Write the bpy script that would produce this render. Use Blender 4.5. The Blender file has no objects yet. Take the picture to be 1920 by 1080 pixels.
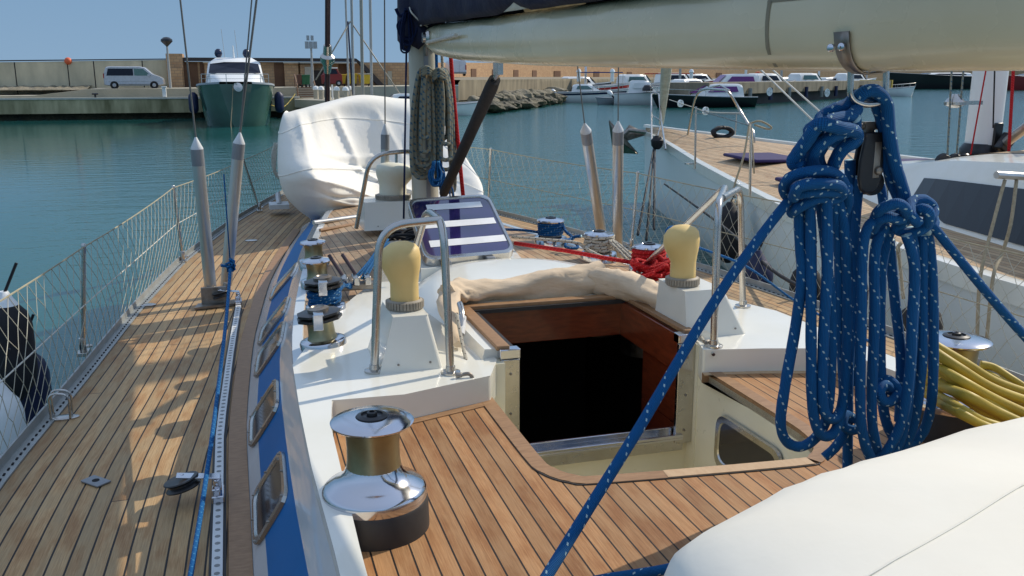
import bpy, math, random
from mathutils import Vector, Matrix, noise
R = math.radians
rnd = random.Random(7)
scene = bpy.context.scene
# ------------------------------------------------------------------ camera, sky, sun, exposure
F, HZ, ZC = 1700., 145., 2.8
PH = math.atan((540-HZ)/F); YAW = math.atan(520/math.hypot(F, 540-HZ))
cam_d = bpy.data.cameras.new('camera'); cam = bpy.data.objects.new('camera', cam_d)
scene.collection.objects.link(cam); scene.camera = cam
cam_d.sensor_width = 36; cam_d.lens = 36*F/1920; cam_d.clip_start = .05; cam_d.clip_end = 4000
cam.location = (0, 0, ZC); cam.rotation_euler = (math.pi/2-PH, 0, -YAW)
scene.render.resolution_x = 1024; scene.render.resolution_y = 576
SUN_EL, SUN_AZ = R(38), R(20)
S = Vector((math.cos(SUN_EL)*math.cos(SUN_AZ), math.cos(SUN_EL)*math.sin(SUN_AZ), math.sin(SUN_EL)))
w = bpy.data.worlds.new('World'); scene.world = w; w.use_nodes = True
wn = w.node_tree; wn.nodes.clear()
sky = wn.nodes.new('ShaderNodeTexSky'); sky.sky_type = 'NISHITA'; sky.sun_disc = False
sky.sun_elevation = SUN_EL; sky.sun_rotation = math.atan2(S.x, S.y)
sky.air_density = 1.0; sky.dust_density = .3; sky.ozone_density = 1.5
bg = wn.nodes.new('ShaderNodeBackground'); bg.inputs[1].default_value = .13
wo = wn.nodes.new('ShaderNodeOutputWorld')
# even blue low down, a brighter gradient added above for fill, mixed with physical sky
tcw = wn.nodes.new('ShaderNodeTexCoord'); spw = wn.nodes.new('ShaderNodeSeparateXYZ'); wn.links.new(tcw.outputs['Generated'], spw.inputs[0])
low_ = wn.nodes.new('ShaderNodeValToRGB'); cr_ = low_.color_ramp; cr_.elements[0].position = 0.; cr_.elements[0].color = (1.42, 2.20, 3.12, 1); cr_.elements[1].position = .16; cr_.elements[1].color = (1.0, 1.82, 2.9, 1)
e_ = cr_.elements.new(.45); e_.color = (2.8, 3.6, 4.9, 1); e_ = cr_.elements.new(1.); e_.color = (3.7, 4.4, 5.7, 1)
wn.links.new(spw.outputs[2], low_.inputs[0])
mk_ = wn.nodes.new('ShaderNodeMapRange'); mk_.inputs[1].default_value = .12; mk_.inputs[2].default_value = .55; mk_.inputs[3].default_value = 0; mk_.inputs[4].default_value = .45; wn.links.new(spw.outputs[2], mk_.inputs[0])
mx_ = wn.nodes.new('ShaderNodeMix'); mx_.data_type = 'RGBA'; wn.links.new(mk_.outputs[0], mx_.inputs[0]); wn.links.new(low_.outputs[0], mx_.inputs[6]); wn.links.new(sky.outputs[0], mx_.inputs[7])
wn.links.new(mx_.outputs[2], bg.inputs[0]); wn.links.new(bg.outputs[0], wo.inputs[0])
sl = bpy.data.lights.new('sun', 'SUN'); sl.energy = 2.85; sl.angle = R(.55); sl.color = (1, .90, .75)
so = bpy.data.objects.new('sun', sl); so.rotation_euler = S.to_track_quat('Z', 'Y').to_euler(); scene.collection.objects.link(so)
scene.view_settings.view_transform = 'Standard'; scene.view_settings.look = 'None'
scene.view_settings.exposure = .47; scene.view_settings.gamma = 1

# ------------------------------------------------------------------ calibration: photo pixel -> place
def ray(x, y):
    u = x-960; v = 540-y
    fw = F*math.cos(PH)+v*math.sin(PH); up = -F*math.sin(PH)+v*math.cos(PH)
    c, s = math.cos(YAW), math.sin(YAW)
    return (u*c+fw*s, -u*s+fw*c, up)
def W(x, y, z):                       # on the level plane z
    r = ray(x, y); t = (z-ZC)/r[2]; return Vector((r[0]*t, r[1]*t, z))
def WY(x, y, Y):                      # on the athwartships plane Y
    r = ray(x, y); t = Y/r[1]; return Vector((r[0]*t, Y, ZC+r[2]*t))
def WX(x, y, X):                      # on the fore-and-aft plane X
    r = ray(x, y); t = X/r[0]; return Vector((X, r[1]*t, ZC+r[2]*t))
def lerp(a, b, t): return a+(b-a)*t
def interp(tab, x):
    if x <= tab[0][0]: return tab[0][1]
    for (x0, y0), (x1, y1) in zip(tab, tab[1:]):
        if x <= x1: return lerp(y0, y1, (x-x0)/(x1-x0))
    return tab[-1][1]

# ------------------------------------------------------------------ materials
MATS = {}
def newmat(n):
    m = bpy.data.materials.new(n); m.use_nodes = True; nt = m.node_tree
    return m, nt, nt.nodes['Principled BSDF']
def nd(nt, t, **k):
    n = nt.nodes.new(t)
    for a, b in k.items():
        if a.startswith('i'): n.inputs[int(a[1:])].default_value = b
        else: setattr(n, a, b)
    return n
def math_n(nt, op, a, b=None, c=None):
    n = nt.nodes.new('ShaderNodeMath'); n.operation = op
    for i, v in enumerate((a, b, c)):
        if v is None: continue
        if isinstance(v, (int, float)): n.inputs[i].default_value = v
        else: nt.links.new(v, n.inputs[i])
    return n.outputs[0]
def mixc(nt, f, a, b, mode='MIX'):
    n = nt.nodes.new('ShaderNodeMix'); n.data_type = 'RGBA'; n.blend_type = mode
    for s, v in ((n.inputs[0], f), (n.inputs[6], a), (n.inputs[7], b)):
        if isinstance(v, (int, float)): s.default_value = v
        elif isinstance(v, (tuple, list)): s.default_value = (*v[:3], 1)
        else: nt.links.new(v, s)
    return n.outputs[2]
def ramp(nt, f, stops):
    n = nt.nodes.new('ShaderNodeValToRGB'); cr = n.color_ramp
    while len(cr.elements) < len(stops): cr.elements.new(.5)
    for e, (p, c) in zip(cr.elements, stops):
        e.position = p; e.color = (*c[:3], 1) if isinstance(c, (tuple, list)) else (c, c, c, 1)
    nt.links.new(f, n.inputs[0]); return n.outputs[0]
def noise_n(nt, vec, sc, det=4, rough=.55):
    n = nt.nodes.new('ShaderNodeTexNoise'); n.inputs['Scale'].default_value = sc
    n.inputs['Detail'].default_value = det; n.inputs['Roughness'].default_value = rough
    if vec is not None: nt.links.new(vec, n.inputs['Vector'])
    return n.outputs[0]
def objco(nt, scale=None, src='Object'):
    tc = nt.nodes.new('ShaderNodeTexCoord'); o = tc.outputs[src]
    if scale:
        mp = nt.nodes.new('ShaderNodeMapping'); mp.inputs['Scale'].default_value = scale
        nt.links.new(o, mp.inputs['Vector']); o = mp.outputs[0]
    return o
def bump(nt, b, h, strength, dist=.01):
    n = nt.nodes.new('ShaderNodeBump'); n.inputs['Strength'].default_value = strength
    n.inputs['Distance'].default_value = dist; nt.links.new(h, n.inputs['Height'])
    nt.links.new(n.outputs[0], b.inputs['Normal'])
def mat(name, col, rough=.5, metal=0, col2=None, sc=6, stretch=None, bmp=0, bsc=40, bd=.004, coat=0, rvar=0, spec=None):
    m, nt, b = newmat(name)
    b.inputs['Roughness'].default_value = rough; b.inputs['Metallic'].default_value = metal
    if coat: b.inputs['Coat Weight'].default_value = coat
    if spec is not None: b.inputs['Specular IOR Level'].default_value = spec
    co = objco(nt, stretch)
    if col2 is None: col2 = tuple(c*.82 for c in col)
    f = ramp(nt, noise_n(nt, co, sc, 6), [(.3, 0.), (.7, 1.)])
    nt.links.new(mixc(nt, f, col2, col), b.inputs['Base Color'])
    if rvar:
        nt.links.new(math_n(nt, 'ADD', math_n(nt, 'MULTIPLY', noise_n(nt, co, sc*2.3, 5), rvar), rough-rvar/2), b.inputs['Roughness'])
    if bmp: bump(nt, b, noise_n(nt, co, bsc, 5), bmp, bd)
    MATS[name] = m; return m
M = MATS
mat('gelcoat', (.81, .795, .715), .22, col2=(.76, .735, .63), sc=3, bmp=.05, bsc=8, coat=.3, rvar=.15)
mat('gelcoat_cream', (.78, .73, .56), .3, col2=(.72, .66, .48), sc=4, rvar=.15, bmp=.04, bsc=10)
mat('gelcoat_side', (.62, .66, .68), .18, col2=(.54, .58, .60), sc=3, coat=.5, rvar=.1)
mat('hull_white', (.84, .85, .82), .25, col2=(.82, .83, .80), sc=.6, spec=.3)
mat('stripe_blue', (.005, .145, .40), .45, col2=(.004, .125, .34), sc=2, spec=.15)
mat('chrome', (.60, .60, .64), .13, 1, col2=(.62, .62, .64), sc=9, rvar=.12)
mat('steel', (.56, .54, .51), .25, 1, col2=(.49, .47, .43), sc=14, rvar=.2)
mat('old_steel', (.36, .34, .31), .45, .9, col2=(.22, .18, .14), sc=18, rvar=.2)
mat('bronze_drum', (.40, .37, .24), .36, 1, col2=(.27, .24, .14), sc=10, rvar=.2)
mat('alu', (.62, .61, .58), .34, .85, col2=(.50, .48, .44), sc=5, stretch=(1, 1, .3), rvar=.15)
mat('alu_white', (.50, .48, .42), .45, .2, col2=(.40, .38, .31), sc=4, rvar=.2)
mat('alu_grey', (.30, .31, .32), .5, .5)
mat('white_cap', (.72, .74, .74), .4)
mat('rubber', (.018, .017, .018), .55, col2=(.028, .026, .026), sc=12, bmp=.1)
mat('black_plastic', (.012, .012, .014), .35, col2=(.02, .02, .022), rvar=.2)
mat('navy_canvas', (.007, .010, .030), .9, col2=(.012, .016, .045), sc=9, bmp=.5, bsc=16, bd=.02)
mat('cover_canvas', (.80, .775, .69), .8, col2=(.76, .725, .63), sc=2.5, bmp=.14, bsc=4.5, bd=.02)
mat('tarp_white', (.82, .80, .74), .85, col2=(.77, .73, .63), sc=1.6, stretch=(1, 1, .7), bmp=.35, bsc=14, bd=.012)
mat('white_canvas', (.80, .77, .68), .85, col2=(.74, .69, .57), sc=2.2, bmp=.25, bsc=5, bd=.03)
mat('beige_canvas', (.68, .54, .38), .85, col2=(.61, .47, .32), sc=5, stretch=(.8, .8, 3.2), bmp=.7, bsc=5, bd=.02)
mat('cowl_rubber', (.78, .58, .24), .55, col2=(.72, .51, .19), sc=7, rvar=.15)
mat('cowl_white', (.76, .74, .60), .5, col2=(.70, .66, .50), sc=7)
mat('collar', (.34, .30, .24), .6, col2=(.26, .23, .18), sc=20, bmp=.2)
mat('mahogany', (.21, .040, .013), .28, col2=(.10, .018, .007), sc=4, stretch=(3, 3, 18), coat=.5)
mat('teak_trim', (.36, .205, .10), .5, col2=(.25, .135, .06), sc=6, stretch=(4, 14, 4))
mat('teak_light', (.55, .38, .22), .55, col2=(.48, .31, .17), sc=6, stretch=(14, 4, 4))
mat('inside_shade', (.022, .016, .012), .7)  # near-black colour stands in for unlit insides
mat('tape_white', (.80, .80, .78), .5)
mat('mast_paint', (.55, .52, .42), .4, col2=(.44, .41, .31), sc=5, stretch=(2, 2, .4), rvar=.2)
mat('boom_paint', (.74, .65, .44), .27, col2=(.64, .55, .34), sc=1.6, rvar=.15, coat=.25, bmp=.03, bsc=30)
mat('boom_stain', (.30, .26, .17), .6)
mat('sock_black', (.025, .021, .021), .8, col2=(.012, .011, .012), sc=5, stretch=(6, 6, 20), bmp=.4, bsc=60)
mat('wire', (.20, .19, .17), .45, .7)
mat('net_cord', (.52, .50, .40), .8, col2=(.45, .42, .32), sc=20)
mat('net_old', (.40, .36, .24), .8, col2=(.28, .25, .17), sc=20)
mat('cord_white', (.70, .68, .60), .8, col2=(.5, .47, .4), sc=60)
mat('cord_tan', (.45, .37, .24), .85, col2=(.3, .24, .15), sc=60, bmp=.3, bsc=200)
mat('cord_black', (.012, .012, .014), .7)
mat('yellow_pvc', (.47, .34, .03), .55, col2=(.36, .25, .02), sc=9, bmp=.3, bsc=5, bd=.02)
mat('red_cloth', (.55, .02, .015), .7)
mat('grey_paint', (.27, .28, .28), .6, col2=(.20, .21, .20))
mat('toerail', (.40, .42, .41), .45, .5, col2=(.30, .31, .29), sc=9, rvar=.2)
mat('hole_black', (.01, .01, .012), .9)
mat('screw', (.35, .33, .3), .3, 1)
mat('concrete', (.50, .42, .28), .9, col2=(.32, .265, .17), sc=.7, bmp=.5, bsc=3, bd=.05)
mat('concrete_light', (.46, .42, .33), .9, col2=(.36, .33, .25), sc=.5, bmp=.4, bsc=3, bd=.05)
mat('concrete_stain', (.52, .45, .27), .95, col2=(.16, .145, .07), sc=1.3, stretch=(1, 1, .22), bmp=.5, bsc=3, bd=.05)
mat('quay_edge', (.55, .52, .44), .8)
mat('asphalt', (.24, .21, .17), .95, col2=(.19, .17, .14), sc=.8)
mat('wall_panel', (.72, .62, .42), .9, col2=(.47, .42, .29), sc=.9, stretch=(1, 1, .35), bmp=.4, bsc=2, bd=.05)
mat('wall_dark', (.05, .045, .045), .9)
mat('tuff_shade', (.16, .085, .045), .95, col2=(.12, .06, .035), sc=2)  # darkened tuff, the painted shade of wall recesses
mat('rock', (.30, .26, .19), .95, col2=(.12, .11, .07), sc=1.1, bmp=1, bsc=3, bd=.2)
mat('rock_wet', (.10, .085, .04), .7, col2=(.03, .028, .015), sc=1.1, bmp=1, bsc=3, bd=.2)
mat('embank', (.30, .25, .165), .95, col2=(.15, .125, .08), sc=1.0, stretch=(1, 1, .3))
mat('pier_concrete', (.27, .235, .165), .95, col2=(.13, .115, .08), sc=1.0, stretch=(1, 1, .3))
mat('boat_white', (.84, .85, .83), .3, col2=(.76, .77, .75), sc=1)
mat('boat_grey', (.35, .38, .40), .35, col2=(.28, .31, .33), sc=1)
mat('boat_navy', (.012, .02, .06), .25)
mat('boat_black', (.012, .012, .014), .3)
mat('hull_green', (.06, .13, .095), .16, col2=(.04, .09, .07), sc=.7, coat=.6)
mat('tarp_blue', (.008, .04, .22), .7, bmp=.5, bsc=3, bd=.05)
mat('fender_navy', (.008, .014, .06), .5)
mat('fender_black', (.012, .011, .014), .75, bmp=.3, bsc=20)
mat('glass_dark', (.015, .02, .035), .25, col2=(.012, .016, .03), spec=.25)
mat('glass_green', (.10, .20, .19), .08)
mat('purple_glass', (.19, .04, .22), .12)
mat('smoked', (.025, .022, .024), .08)
mat('van_paint', (.50, .52, .56), .28, .3, coat=.6)
mat('van_white', (.62, .66, .72), .3, coat=.4)
mat('tyre', (.015, .015, .015), .8)
mat('hub', (.45, .45, .46), .35, .8)
mat('lamp_red', (.35, .02, .02), .3)
mat('yellow_bin', (.60, .42, .02), .5)
mat('green_bin', (.02, .14, .06), .5)
mat('brown_bin', (.14, .06, .04), .6)
mat('red_bin', (.22, .02, .02), .5)
mat('orange', (.75, .14, .05), .6)
mat('wood_step', (.22, .13, .08), .8)
mat('pole_grey', (.42, .42, .40), .5, .2)
mat('mast_dark', (.05, .025, .03), .4)
mat('stay_tan', (.36, .33, .27), .5)
mat('hatch_blue_cloth', (.022, .012, .09), .8, bmp=.4, bsc=12, bd=.01)
mat('furled_sail', (.66, .62, .50), .8, col2=(.5, .45, .33), sc=5, stretch=(1, 1, 6), bmp=.6, bsc=12, bd=.02)

def teak(name, width, light, dark, caulk=(.018, .015, .013), grey=None, cw=.075, length=9.):
    m, nt, b = newmat(name)
    uv = nt.nodes.new('ShaderNodeUVMap'); uv.uv_map = 'uv'
    sp = nt.nodes.new('ShaderNodeSeparateXYZ'); nt.links.new(uv.outputs[0], sp.inputs[0])
    u = math_n(nt, 'DIVIDE', sp.outputs[0], width)
    idx = math_n(nt, 'FLOOR', u); fr = math_n(nt, 'FRACT', u)
    wn1 = nt.nodes.new('ShaderNodeTexWhiteNoise'); wn1.noise_dimensions = '1D'; nt.links.new(idx, wn1.inputs['W'])
    vv = math_n(nt, 'ADD', math_n(nt, 'DIVIDE', sp.outputs[1], length), math_n(nt, 'MULTIPLY', wn1.outputs[0], 7.3))
    vi = math_n(nt, 'FLOOR', vv); vf = math_n(nt, 'FRACT', vv)
    wn2 = nt.nodes.new('ShaderNodeTexWhiteNoise'); wn2.noise_dimensions = '2D'
    cb = nt.nodes.new('ShaderNodeCombineXYZ'); nt.links.new(idx, cb.inputs[0]); nt.links.new(vi, cb.inputs[1])
    nt.links.new(cb.outputs[0], wn2.inputs['Vector'])
    cg = nt.nodes.new('ShaderNodeCombineXYZ')
    nt.links.new(math_n(nt, 'MULTIPLY', sp.outputs[0], 260), cg.inputs[0]); nt.links.new(math_n(nt, 'MULTIPLY', sp.outputs[1], 9), cg.inputs[1])
    nt.links.new(math_n(nt, 'MULTIPLY', wn2.outputs[0], 31), cg.inputs[2])
    grain = noise_n(nt, cg.outputs[0], 1, 5, .65)
    cg2 = nt.nodes.new('ShaderNodeCombineXYZ')
    nt.links.new(math_n(nt, 'MULTIPLY', sp.outputs[0], 14), cg2.inputs[0]); nt.links.new(math_n(nt, 'MULTIPLY', sp.outputs[1], 4), cg2.inputs[1])
    nt.links.new(math_n(nt, 'MULTIPLY', wn2.outputs[0], 5), cg2.inputs[2])
    blotch = noise_n(nt, cg2.outputs[0], 1, 4)
    c = mixc(nt, ramp(nt, grain, [(.32, 0.), (.68, 1.)]), dark, light)
    tone = math_n(nt, 'ADD', math_n(nt, 'MULTIPLY', wn2.outputs[0], .55), .74)
    hs = nt.nodes.new('ShaderNodeHueSaturation'); nt.links.new(c, hs.inputs['Color']); nt.links.new(tone, hs.inputs['Value'])
    c = hs.outputs[0]
    if grey:
        c = mixc(nt, math_n(nt, 'MULTIPLY', ramp(nt, blotch, [(.38, 0.), (.66, 1.)]), .45), c, grey)
    c = mixc(nt, ramp(nt, blotch, [(.30, .5), (.52, 0.)]), c, (dark[0]*.75, dark[1]*.55, dark[2]*.45))
    d = math_n(nt, 'ABSOLUTE', math_n(nt, 'SUBTRACT', fr, .5))
    line = math_n(nt, 'GREATER_THAN', d, .5-cw/2)
    butt = math_n(nt, 'LESS_THAN', vf, .0005)
    k = math_n(nt, 'MAXIMUM', line, butt)
    c = mixc(nt, k, c, caulk)
    nt.links.new(c, b.inputs['Base Color'])
    b.inputs['Roughness'].default_value = .62; b.inputs['Specular IOR Level'].default_value = .35
    bump(nt, b, math_n(nt, 'SUBTRACT', grain, math_n(nt, 'MULTIPLY', k, 1.5)), .35, .0015)
    MATS[name] = m; return m
teak('teak_side', .062, (.54, .345, .165), (.31, .178, .07), grey=(.35, .28, .165), cw=.11)
teak('teak_cockpit', .0515, (.43, .225, .095), (.26, .12, .042), grey=(.38, .235, .12), cw=.10, caulk=(.012, .008, .006), length=40.)
teak('teak_roof', .055, (.46, .31, .18), (.30, .185, .095), grey=(.40, .31, .20), cw=.08)
teak('teak_neighbour', .052, (.52, .37, .215), (.38, .25, .13), grey=(.46, .35, .22), cw=.10, caulk=(.06, .045, .035))

def rope_mat(name, base, dark, fleck=None, fleck2=None, turns=22., dots=3., fw=.13):
    m, nt, b = newmat(name)
    uv = nt.nodes.new('ShaderNodeUVMap'); uv.uv_map = 'uv'
    sp = nt.nodes.new('ShaderNodeSeparateXYZ'); nt.links.new(uv.outputs[0], sp.inputs[0])
    U, V = sp.outputs[0], sp.outputs[1]          # U around (0..1), V along in metres
    s1 = math_n(nt, 'SINE', math_n(nt, 'MULTIPLY', math_n(nt, 'ADD', math_n(nt, 'MULTIPLY', V, 330.), math_n(nt, 'MULTIPLY', U, 8.)), 6.283/6.283))
    a = math_n(nt, 'ADD', math_n(nt, 'MULTIPLY', U, 12.), math_n(nt, 'MULTIPLY', V, 160.))
    c2 = math_n(nt, 'SUBTRACT', math_n(nt, 'MULTIPLY', U, 12.), math_n(nt, 'MULTIPLY', V, 160.))
    br = math_n(nt, 'MULTIPLY', math_n(nt, 'SINE', math_n(nt, 'MULTIPLY', a, 6.283)), math_n(nt, 'SINE', math_n(nt, 'MULTIPLY', c2, 6.283)))
    br = math_n(nt, 'ADD', math_n(nt, 'MULTIPLY', br, .5), .5)
    c = mixc(nt, br, dark, base)
    def flecks(c, col, ph):
        t = math_n(nt, 'FRACT', math_n(nt, 'ADD', math_n(nt, 'ADD', U, math_n(nt, 'MULTIPLY', V, turns*.5)), ph))
        on = math_n(nt, 'LESS_THAN', math_n(nt, 'ABSOLUTE', math_n(nt, 'SUBTRACT', t, .5)), fw/2)
        t2 = math_n(nt, 'FRACT', math_n(nt, 'MULTIPLY', V, turns*dots))
        on2 = math_n(nt, 'LESS_THAN', t2, .34)
        return mixc(nt, math_n(nt, 'MULTIPLY', on, on2), c, col)
    if fleck: c = flecks(flecks(c, fleck, 0.), fleck, .52)
    if fleck2: c = flecks(c, fleck2, .27)
    nt.links.new(c, b.inputs['Base Color']); b.inputs['Roughness'].default_value = .75
    b.inputs['Specular IOR Level'].default_value = .25
    bump(nt, b, br, .9, .0022)
    MATS[name] = m; return m
rope_mat('rope_blue', (.002, .135, .38), (.001, .045, .15), (.42, .60, .64), turns=11., dots=4.6, fw=.055)
rope_mat('rope_blue_thin', (.012, .17, .45), (.008, .10, .30), (.10, .35, .55), turns=30)
rope_mat('rope_navy', (.006, .022, .09), (.004, .012, .05))
rope_mat('rope_grey', (.36, .35, .26), (.17, .18, .14), (.06, .13, .18), (.30, .22, .12), turns=20., dots=1.0, fw=.3)
rope_mat('rope_white', (.66, .62, .52), (.50, .46, .37), (.06, .03, .03), turns=22., dots=2.2, fw=.12)
rope_mat('rope_red', (.62, .012, .015), (.42, .008, .01), (.75, .10, .09), turns=40)

def mat_purple():
    m, nt, b = newmat('hatch_acrylic')
    co = objco(nt)
    c = ramp(nt, noise_n(nt, co, 3.2, 4), [(.35, (.010, .010, .055)), (.6, (.028, .020, .10)), (.75, (.075, .03, .09))])  # reddish patches paint reflections into the acrylic's colour
    nt.links.new(c, b.inputs['Base Color']); b.inputs['Roughness'].default_value = .06
    b.inputs['Coat Weight'].default_value = .6
    MATS['hatch_acrylic'] = m
mat_purple()
def mat_brick():
    m, nt, b = newmat('tuff_brick')
    uv = nt.nodes.new('ShaderNodeUVMap'); uv.uv_map = 'uv'
    br = nd(nt, 'ShaderNodeTexBrick'); nt.links.new(uv.outputs[0], br.inputs['Vector'])
    br.inputs['Color1'].default_value = (.56, .36, .19, 1); br.inputs['Color2'].default_value = (.42, .25, .13, 1)
    br.inputs['Mortar'].default_value = (.30, .22, .14, 1); br.inputs['Scale'].default_value = 1.
    br.inputs['Mortar Size'].default_value = .02; br.inputs['Brick Width'].default_value = .42; br.inputs['Row Height'].default_value = .22
    c = mixc(nt, ramp(nt, noise_n(nt, uv.outputs[0], .8, 5), [(.3, .5), (.7, 0.)]), br.outputs[0], (.34, .20, .11))
    nt.links.new(c, b.inputs['Base Color']); b.inputs['Roughness'].default_value = .95
    MATS['tuff_brick'] = m
mat_brick()
def mat_water():
    m, nt, b = newmat('harbour_water')
    tc = nt.nodes.new('ShaderNodeTexCoord'); o = tc.outputs['Object']
    mp = nt.nodes.new('ShaderNodeMapping'); mp.inputs['Scale'].default_value = (.55, 1.9, 1); mp.inputs['Rotation'].default_value = (0, 0, R(14))
    nt.links.new(o, mp.inputs['Vector'])
    n1 = noise_n(nt, mp.outputs[0], 1.1, 3, .5)
    mp2 = nt.nodes.new('ShaderNodeMapping'); mp2.inputs['Scale'].default_value = (1.0, 2.4, 1); nt.links.new(o, mp2.inputs['Vector'])
    n2 = noise_n(nt, mp2.outputs[0], 4.5, 3, .55)
    # wind ruffles: a calm tongue on the left, livelier water to the right
    big = noise_n(nt, o, .045, 2)
    sp = nt.nodes.new('ShaderNodeSeparateXYZ'); nt.links.new(o, sp.inputs[0])
    side = math_n(nt, 'MULTIPLY', math_n(nt, 'ADD', sp.outputs[0], 4.), .09)
    s = nt.nodes.new('ShaderNodeClamp'); nt.links.new(math_n(nt, 'ADD', side, math_n(nt, 'MULTIPLY', big, .5)), s.inputs[0])
    s.inputs[1].default_value = .10; s.inputs[2].default_value = 1.
    h = math_n(nt, 'MULTIPLY', math_n(nt, 'ADD', math_n(nt, 'MULTIPLY', n1, 1.), math_n(nt, 'MULTIPLY', n2, .28)), s.outputs[0])
    bump(nt, b, h, .6, .12)
    deep = mixc(nt, ramp(nt, big, [(.3, 0.), (.7, 1.)]), (.012, .085, .076), (.017, .104, .098))
    nt.links.new(deep, b.inputs['Base Color'])
    b.inputs['Roughness'].default_value = .07; b.inputs['IOR'].default_value = 1.33
    MATS['harbour_water'] = m
mat_water()

# ------------------------------------------------------------------ mesh building
ORI = {}
def link(o): scene.collection.objects.link(o); return o
def thing(name, label, cat, loc=(0, 0, 0), group=None):
    o = bpy.data.objects.new(name, None); o.empty_display_size = .2; link(o)
    o.location = loc; o['label'] = label; o['category'] = cat
    if group: o['group'] = group
    ORI[o] = Vector(loc); return o
def tag(o, label, cat, group=None):
    o['label'] = label; o['category'] = cat
    if group: o['group'] = group
    return o
class MB:
    def __init__(s): s.v = []; s.f = []; s.uv = []; s.m = []; s.mats = []
    def mi(s, m):
        if m not in s.mats: s.mats.append(m)
        return s.mats.index(m)
    def add(s, vs, fs, uvs=None, m=None):
        o = len(s.v); s.v += [Vector(x) for x in vs]
        k = s.mi(m) if m else 0
        for i, f in enumerate(fs):
            s.f.append([o+a for a in f]); s.m.append(k)
            s.uv.append(uvs[i] if uvs else None)
        return s
    def box(s, c, d, rot=None, m=None):
        c = Vector(c); x, y, z = d[0]/2, d[1]/2, d[2]/2
        vs = [(a*x, bb*y, cc*z) for cc in (-1, 1) for bb in (-1, 1) for a in (-1, 1)]
        fs = [[0, 2, 3, 1], [4, 5, 7, 6], [0, 1, 5, 4], [2, 6, 7, 3], [0, 4, 6, 2], [1, 3, 7, 5]]
        if rot is not None: vs = [rot @ Vector(v) for v in vs]
        return s.add([c+Vector(v) for v in vs], fs, m=m)
    def tube(s, pts, r, n=8, m=None, closed=False, cap=True, v0=0.):
        pts = [Vector(p) for p in pts]; N = len(pts)
        rs = r if isinstance(r, (list, tuple)) else [r]*N
        tan = []
        for i in range(N):
            a = pts[(i-1) % N] if (i > 0 or closed) else pts[i]; b = pts[(i+1) % N] if (i < N-1 or closed) else pts[i]
            t = (b-a); tan.append(t.normalized() if t.length > 1e-9 else Vector((0, 0, 1)))
        up = Vector((0, 0, 1)) if abs(tan[0].z) < .9 else Vector((1, 0, 0))
        nrm = (up-tan[0]*up.dot(tan[0])).normalized()
        vs = []; L = v0; Ls = []
        for i in range(N):
            if i:
                nrm = (nrm-tan[i]*nrm.dot(tan[i]))
                nrm = nrm.normalized() if nrm.length > 1e-6 else tan[i].orthogonal().normalized()
                L += (pts[i]-pts[i-1]).length
            Ls.append(L); bn = tan[i].cross(nrm)
            for k in range(n):
                a = 2*math.pi*k/n; vs.append(pts[i]+(nrm*math.cos(a)+bn*math.sin(a))*rs[i])
        fs = []; uv = []
        for i in range(N-1 if not closed else N):
            j = (i+1) % N; lj = Ls[j] if j else L+(pts[0]-pts[-1]).length
            for k in range(n):
                k2 = (k+1) % n
                fs.append([i*n+k, i*n+k2, j*n+k2, j*n+k]); uv.append([(k/n, Ls[i]), ((k+1)/n, Ls[i]), ((k+1)/n, lj), (k/n, lj)])
        if cap and not closed:
            fs.append(list(range(n))[::-1]); uv.append([(.5, 0)]*n)
            fs.append([(N-1)*n+k for k in range(n)]); uv.append([(.5, 0)]*n)
        return s.add(vs, fs, uv, m)
    def lathe(s, prof, c, n=24, axis=(0, 0, 1), m=None, sy=1.):
        c = Vector(c); ax = Vector(axis).normalized(); q = Vector((0, 0, 1)).rotation_difference(ax)
        vs = []
        for (r, z) in prof:
            for k in range(n):
                a = 2*math.pi*k/n; vs.append(c+q @ Vector((r*math.cos(a), r*sy*math.sin(a), z)))
        fs = []; P = len(prof)
        for i in range(P-1):
            for k in range(n): fs.append([i*n+k, i*n+(k+1) % n, (i+1)*n+(k+1) % n, (i+1)*n+k])
        if prof[0][0] > 1e-4: fs.append(list(range(n))[::-1])
        if prof[-1][0] > 1e-4: fs.append([(P-1)*n+k for k in range(n)])
        return s.add(vs, fs, m=m)
    def prism(s, poly, z0, z1, m=None, uvf=None, mtop=None):
        """plan polygon (ccw) extruded; z1 may be a function of (x, y)"""
        n = len(poly); zf = z1 if callable(z1) else (lambda x, y: z1)
        z0f = z0 if callable(z0) else (lambda x, y: z0)
        vs = [(x, y, z0f(x, y)) for x, y in poly]+[(x, y, zf(x, y)) for x, y in poly]
        s.add(vs, [[i, (i+1) % n, n+(i+1) % n, n+i] for i in range(n)]+[list(range(n))[::-1]], m=m)
        top = list(range(n)); u = [[(uvf(x, y) if uvf else (x, y)) for x, y in poly]]
        return s.add(vs[n:], [top], u, mtop or m)
    def grid(s, P, m=None, uv=None, close_u=False, close_v=False):
        a = len(P); b = len(P[0]); vs = [p for row in P for p in row]; fs = []; us = []
        for i in range(a if close_u else a-1):
            for j in range(b if close_v else b-1):
                i2 = (i+1) % a; j2 = (j+1) % b
                fs.append([i*b+j, i*b+j2, i2*b+j2, i2*b+j])
                us.append([uv[i][j], uv[i][j2], uv[i2][j2], uv[i2][j]] if uv else [(0, 0)]*4)
        return s.add(vs, fs, us, m)
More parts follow.
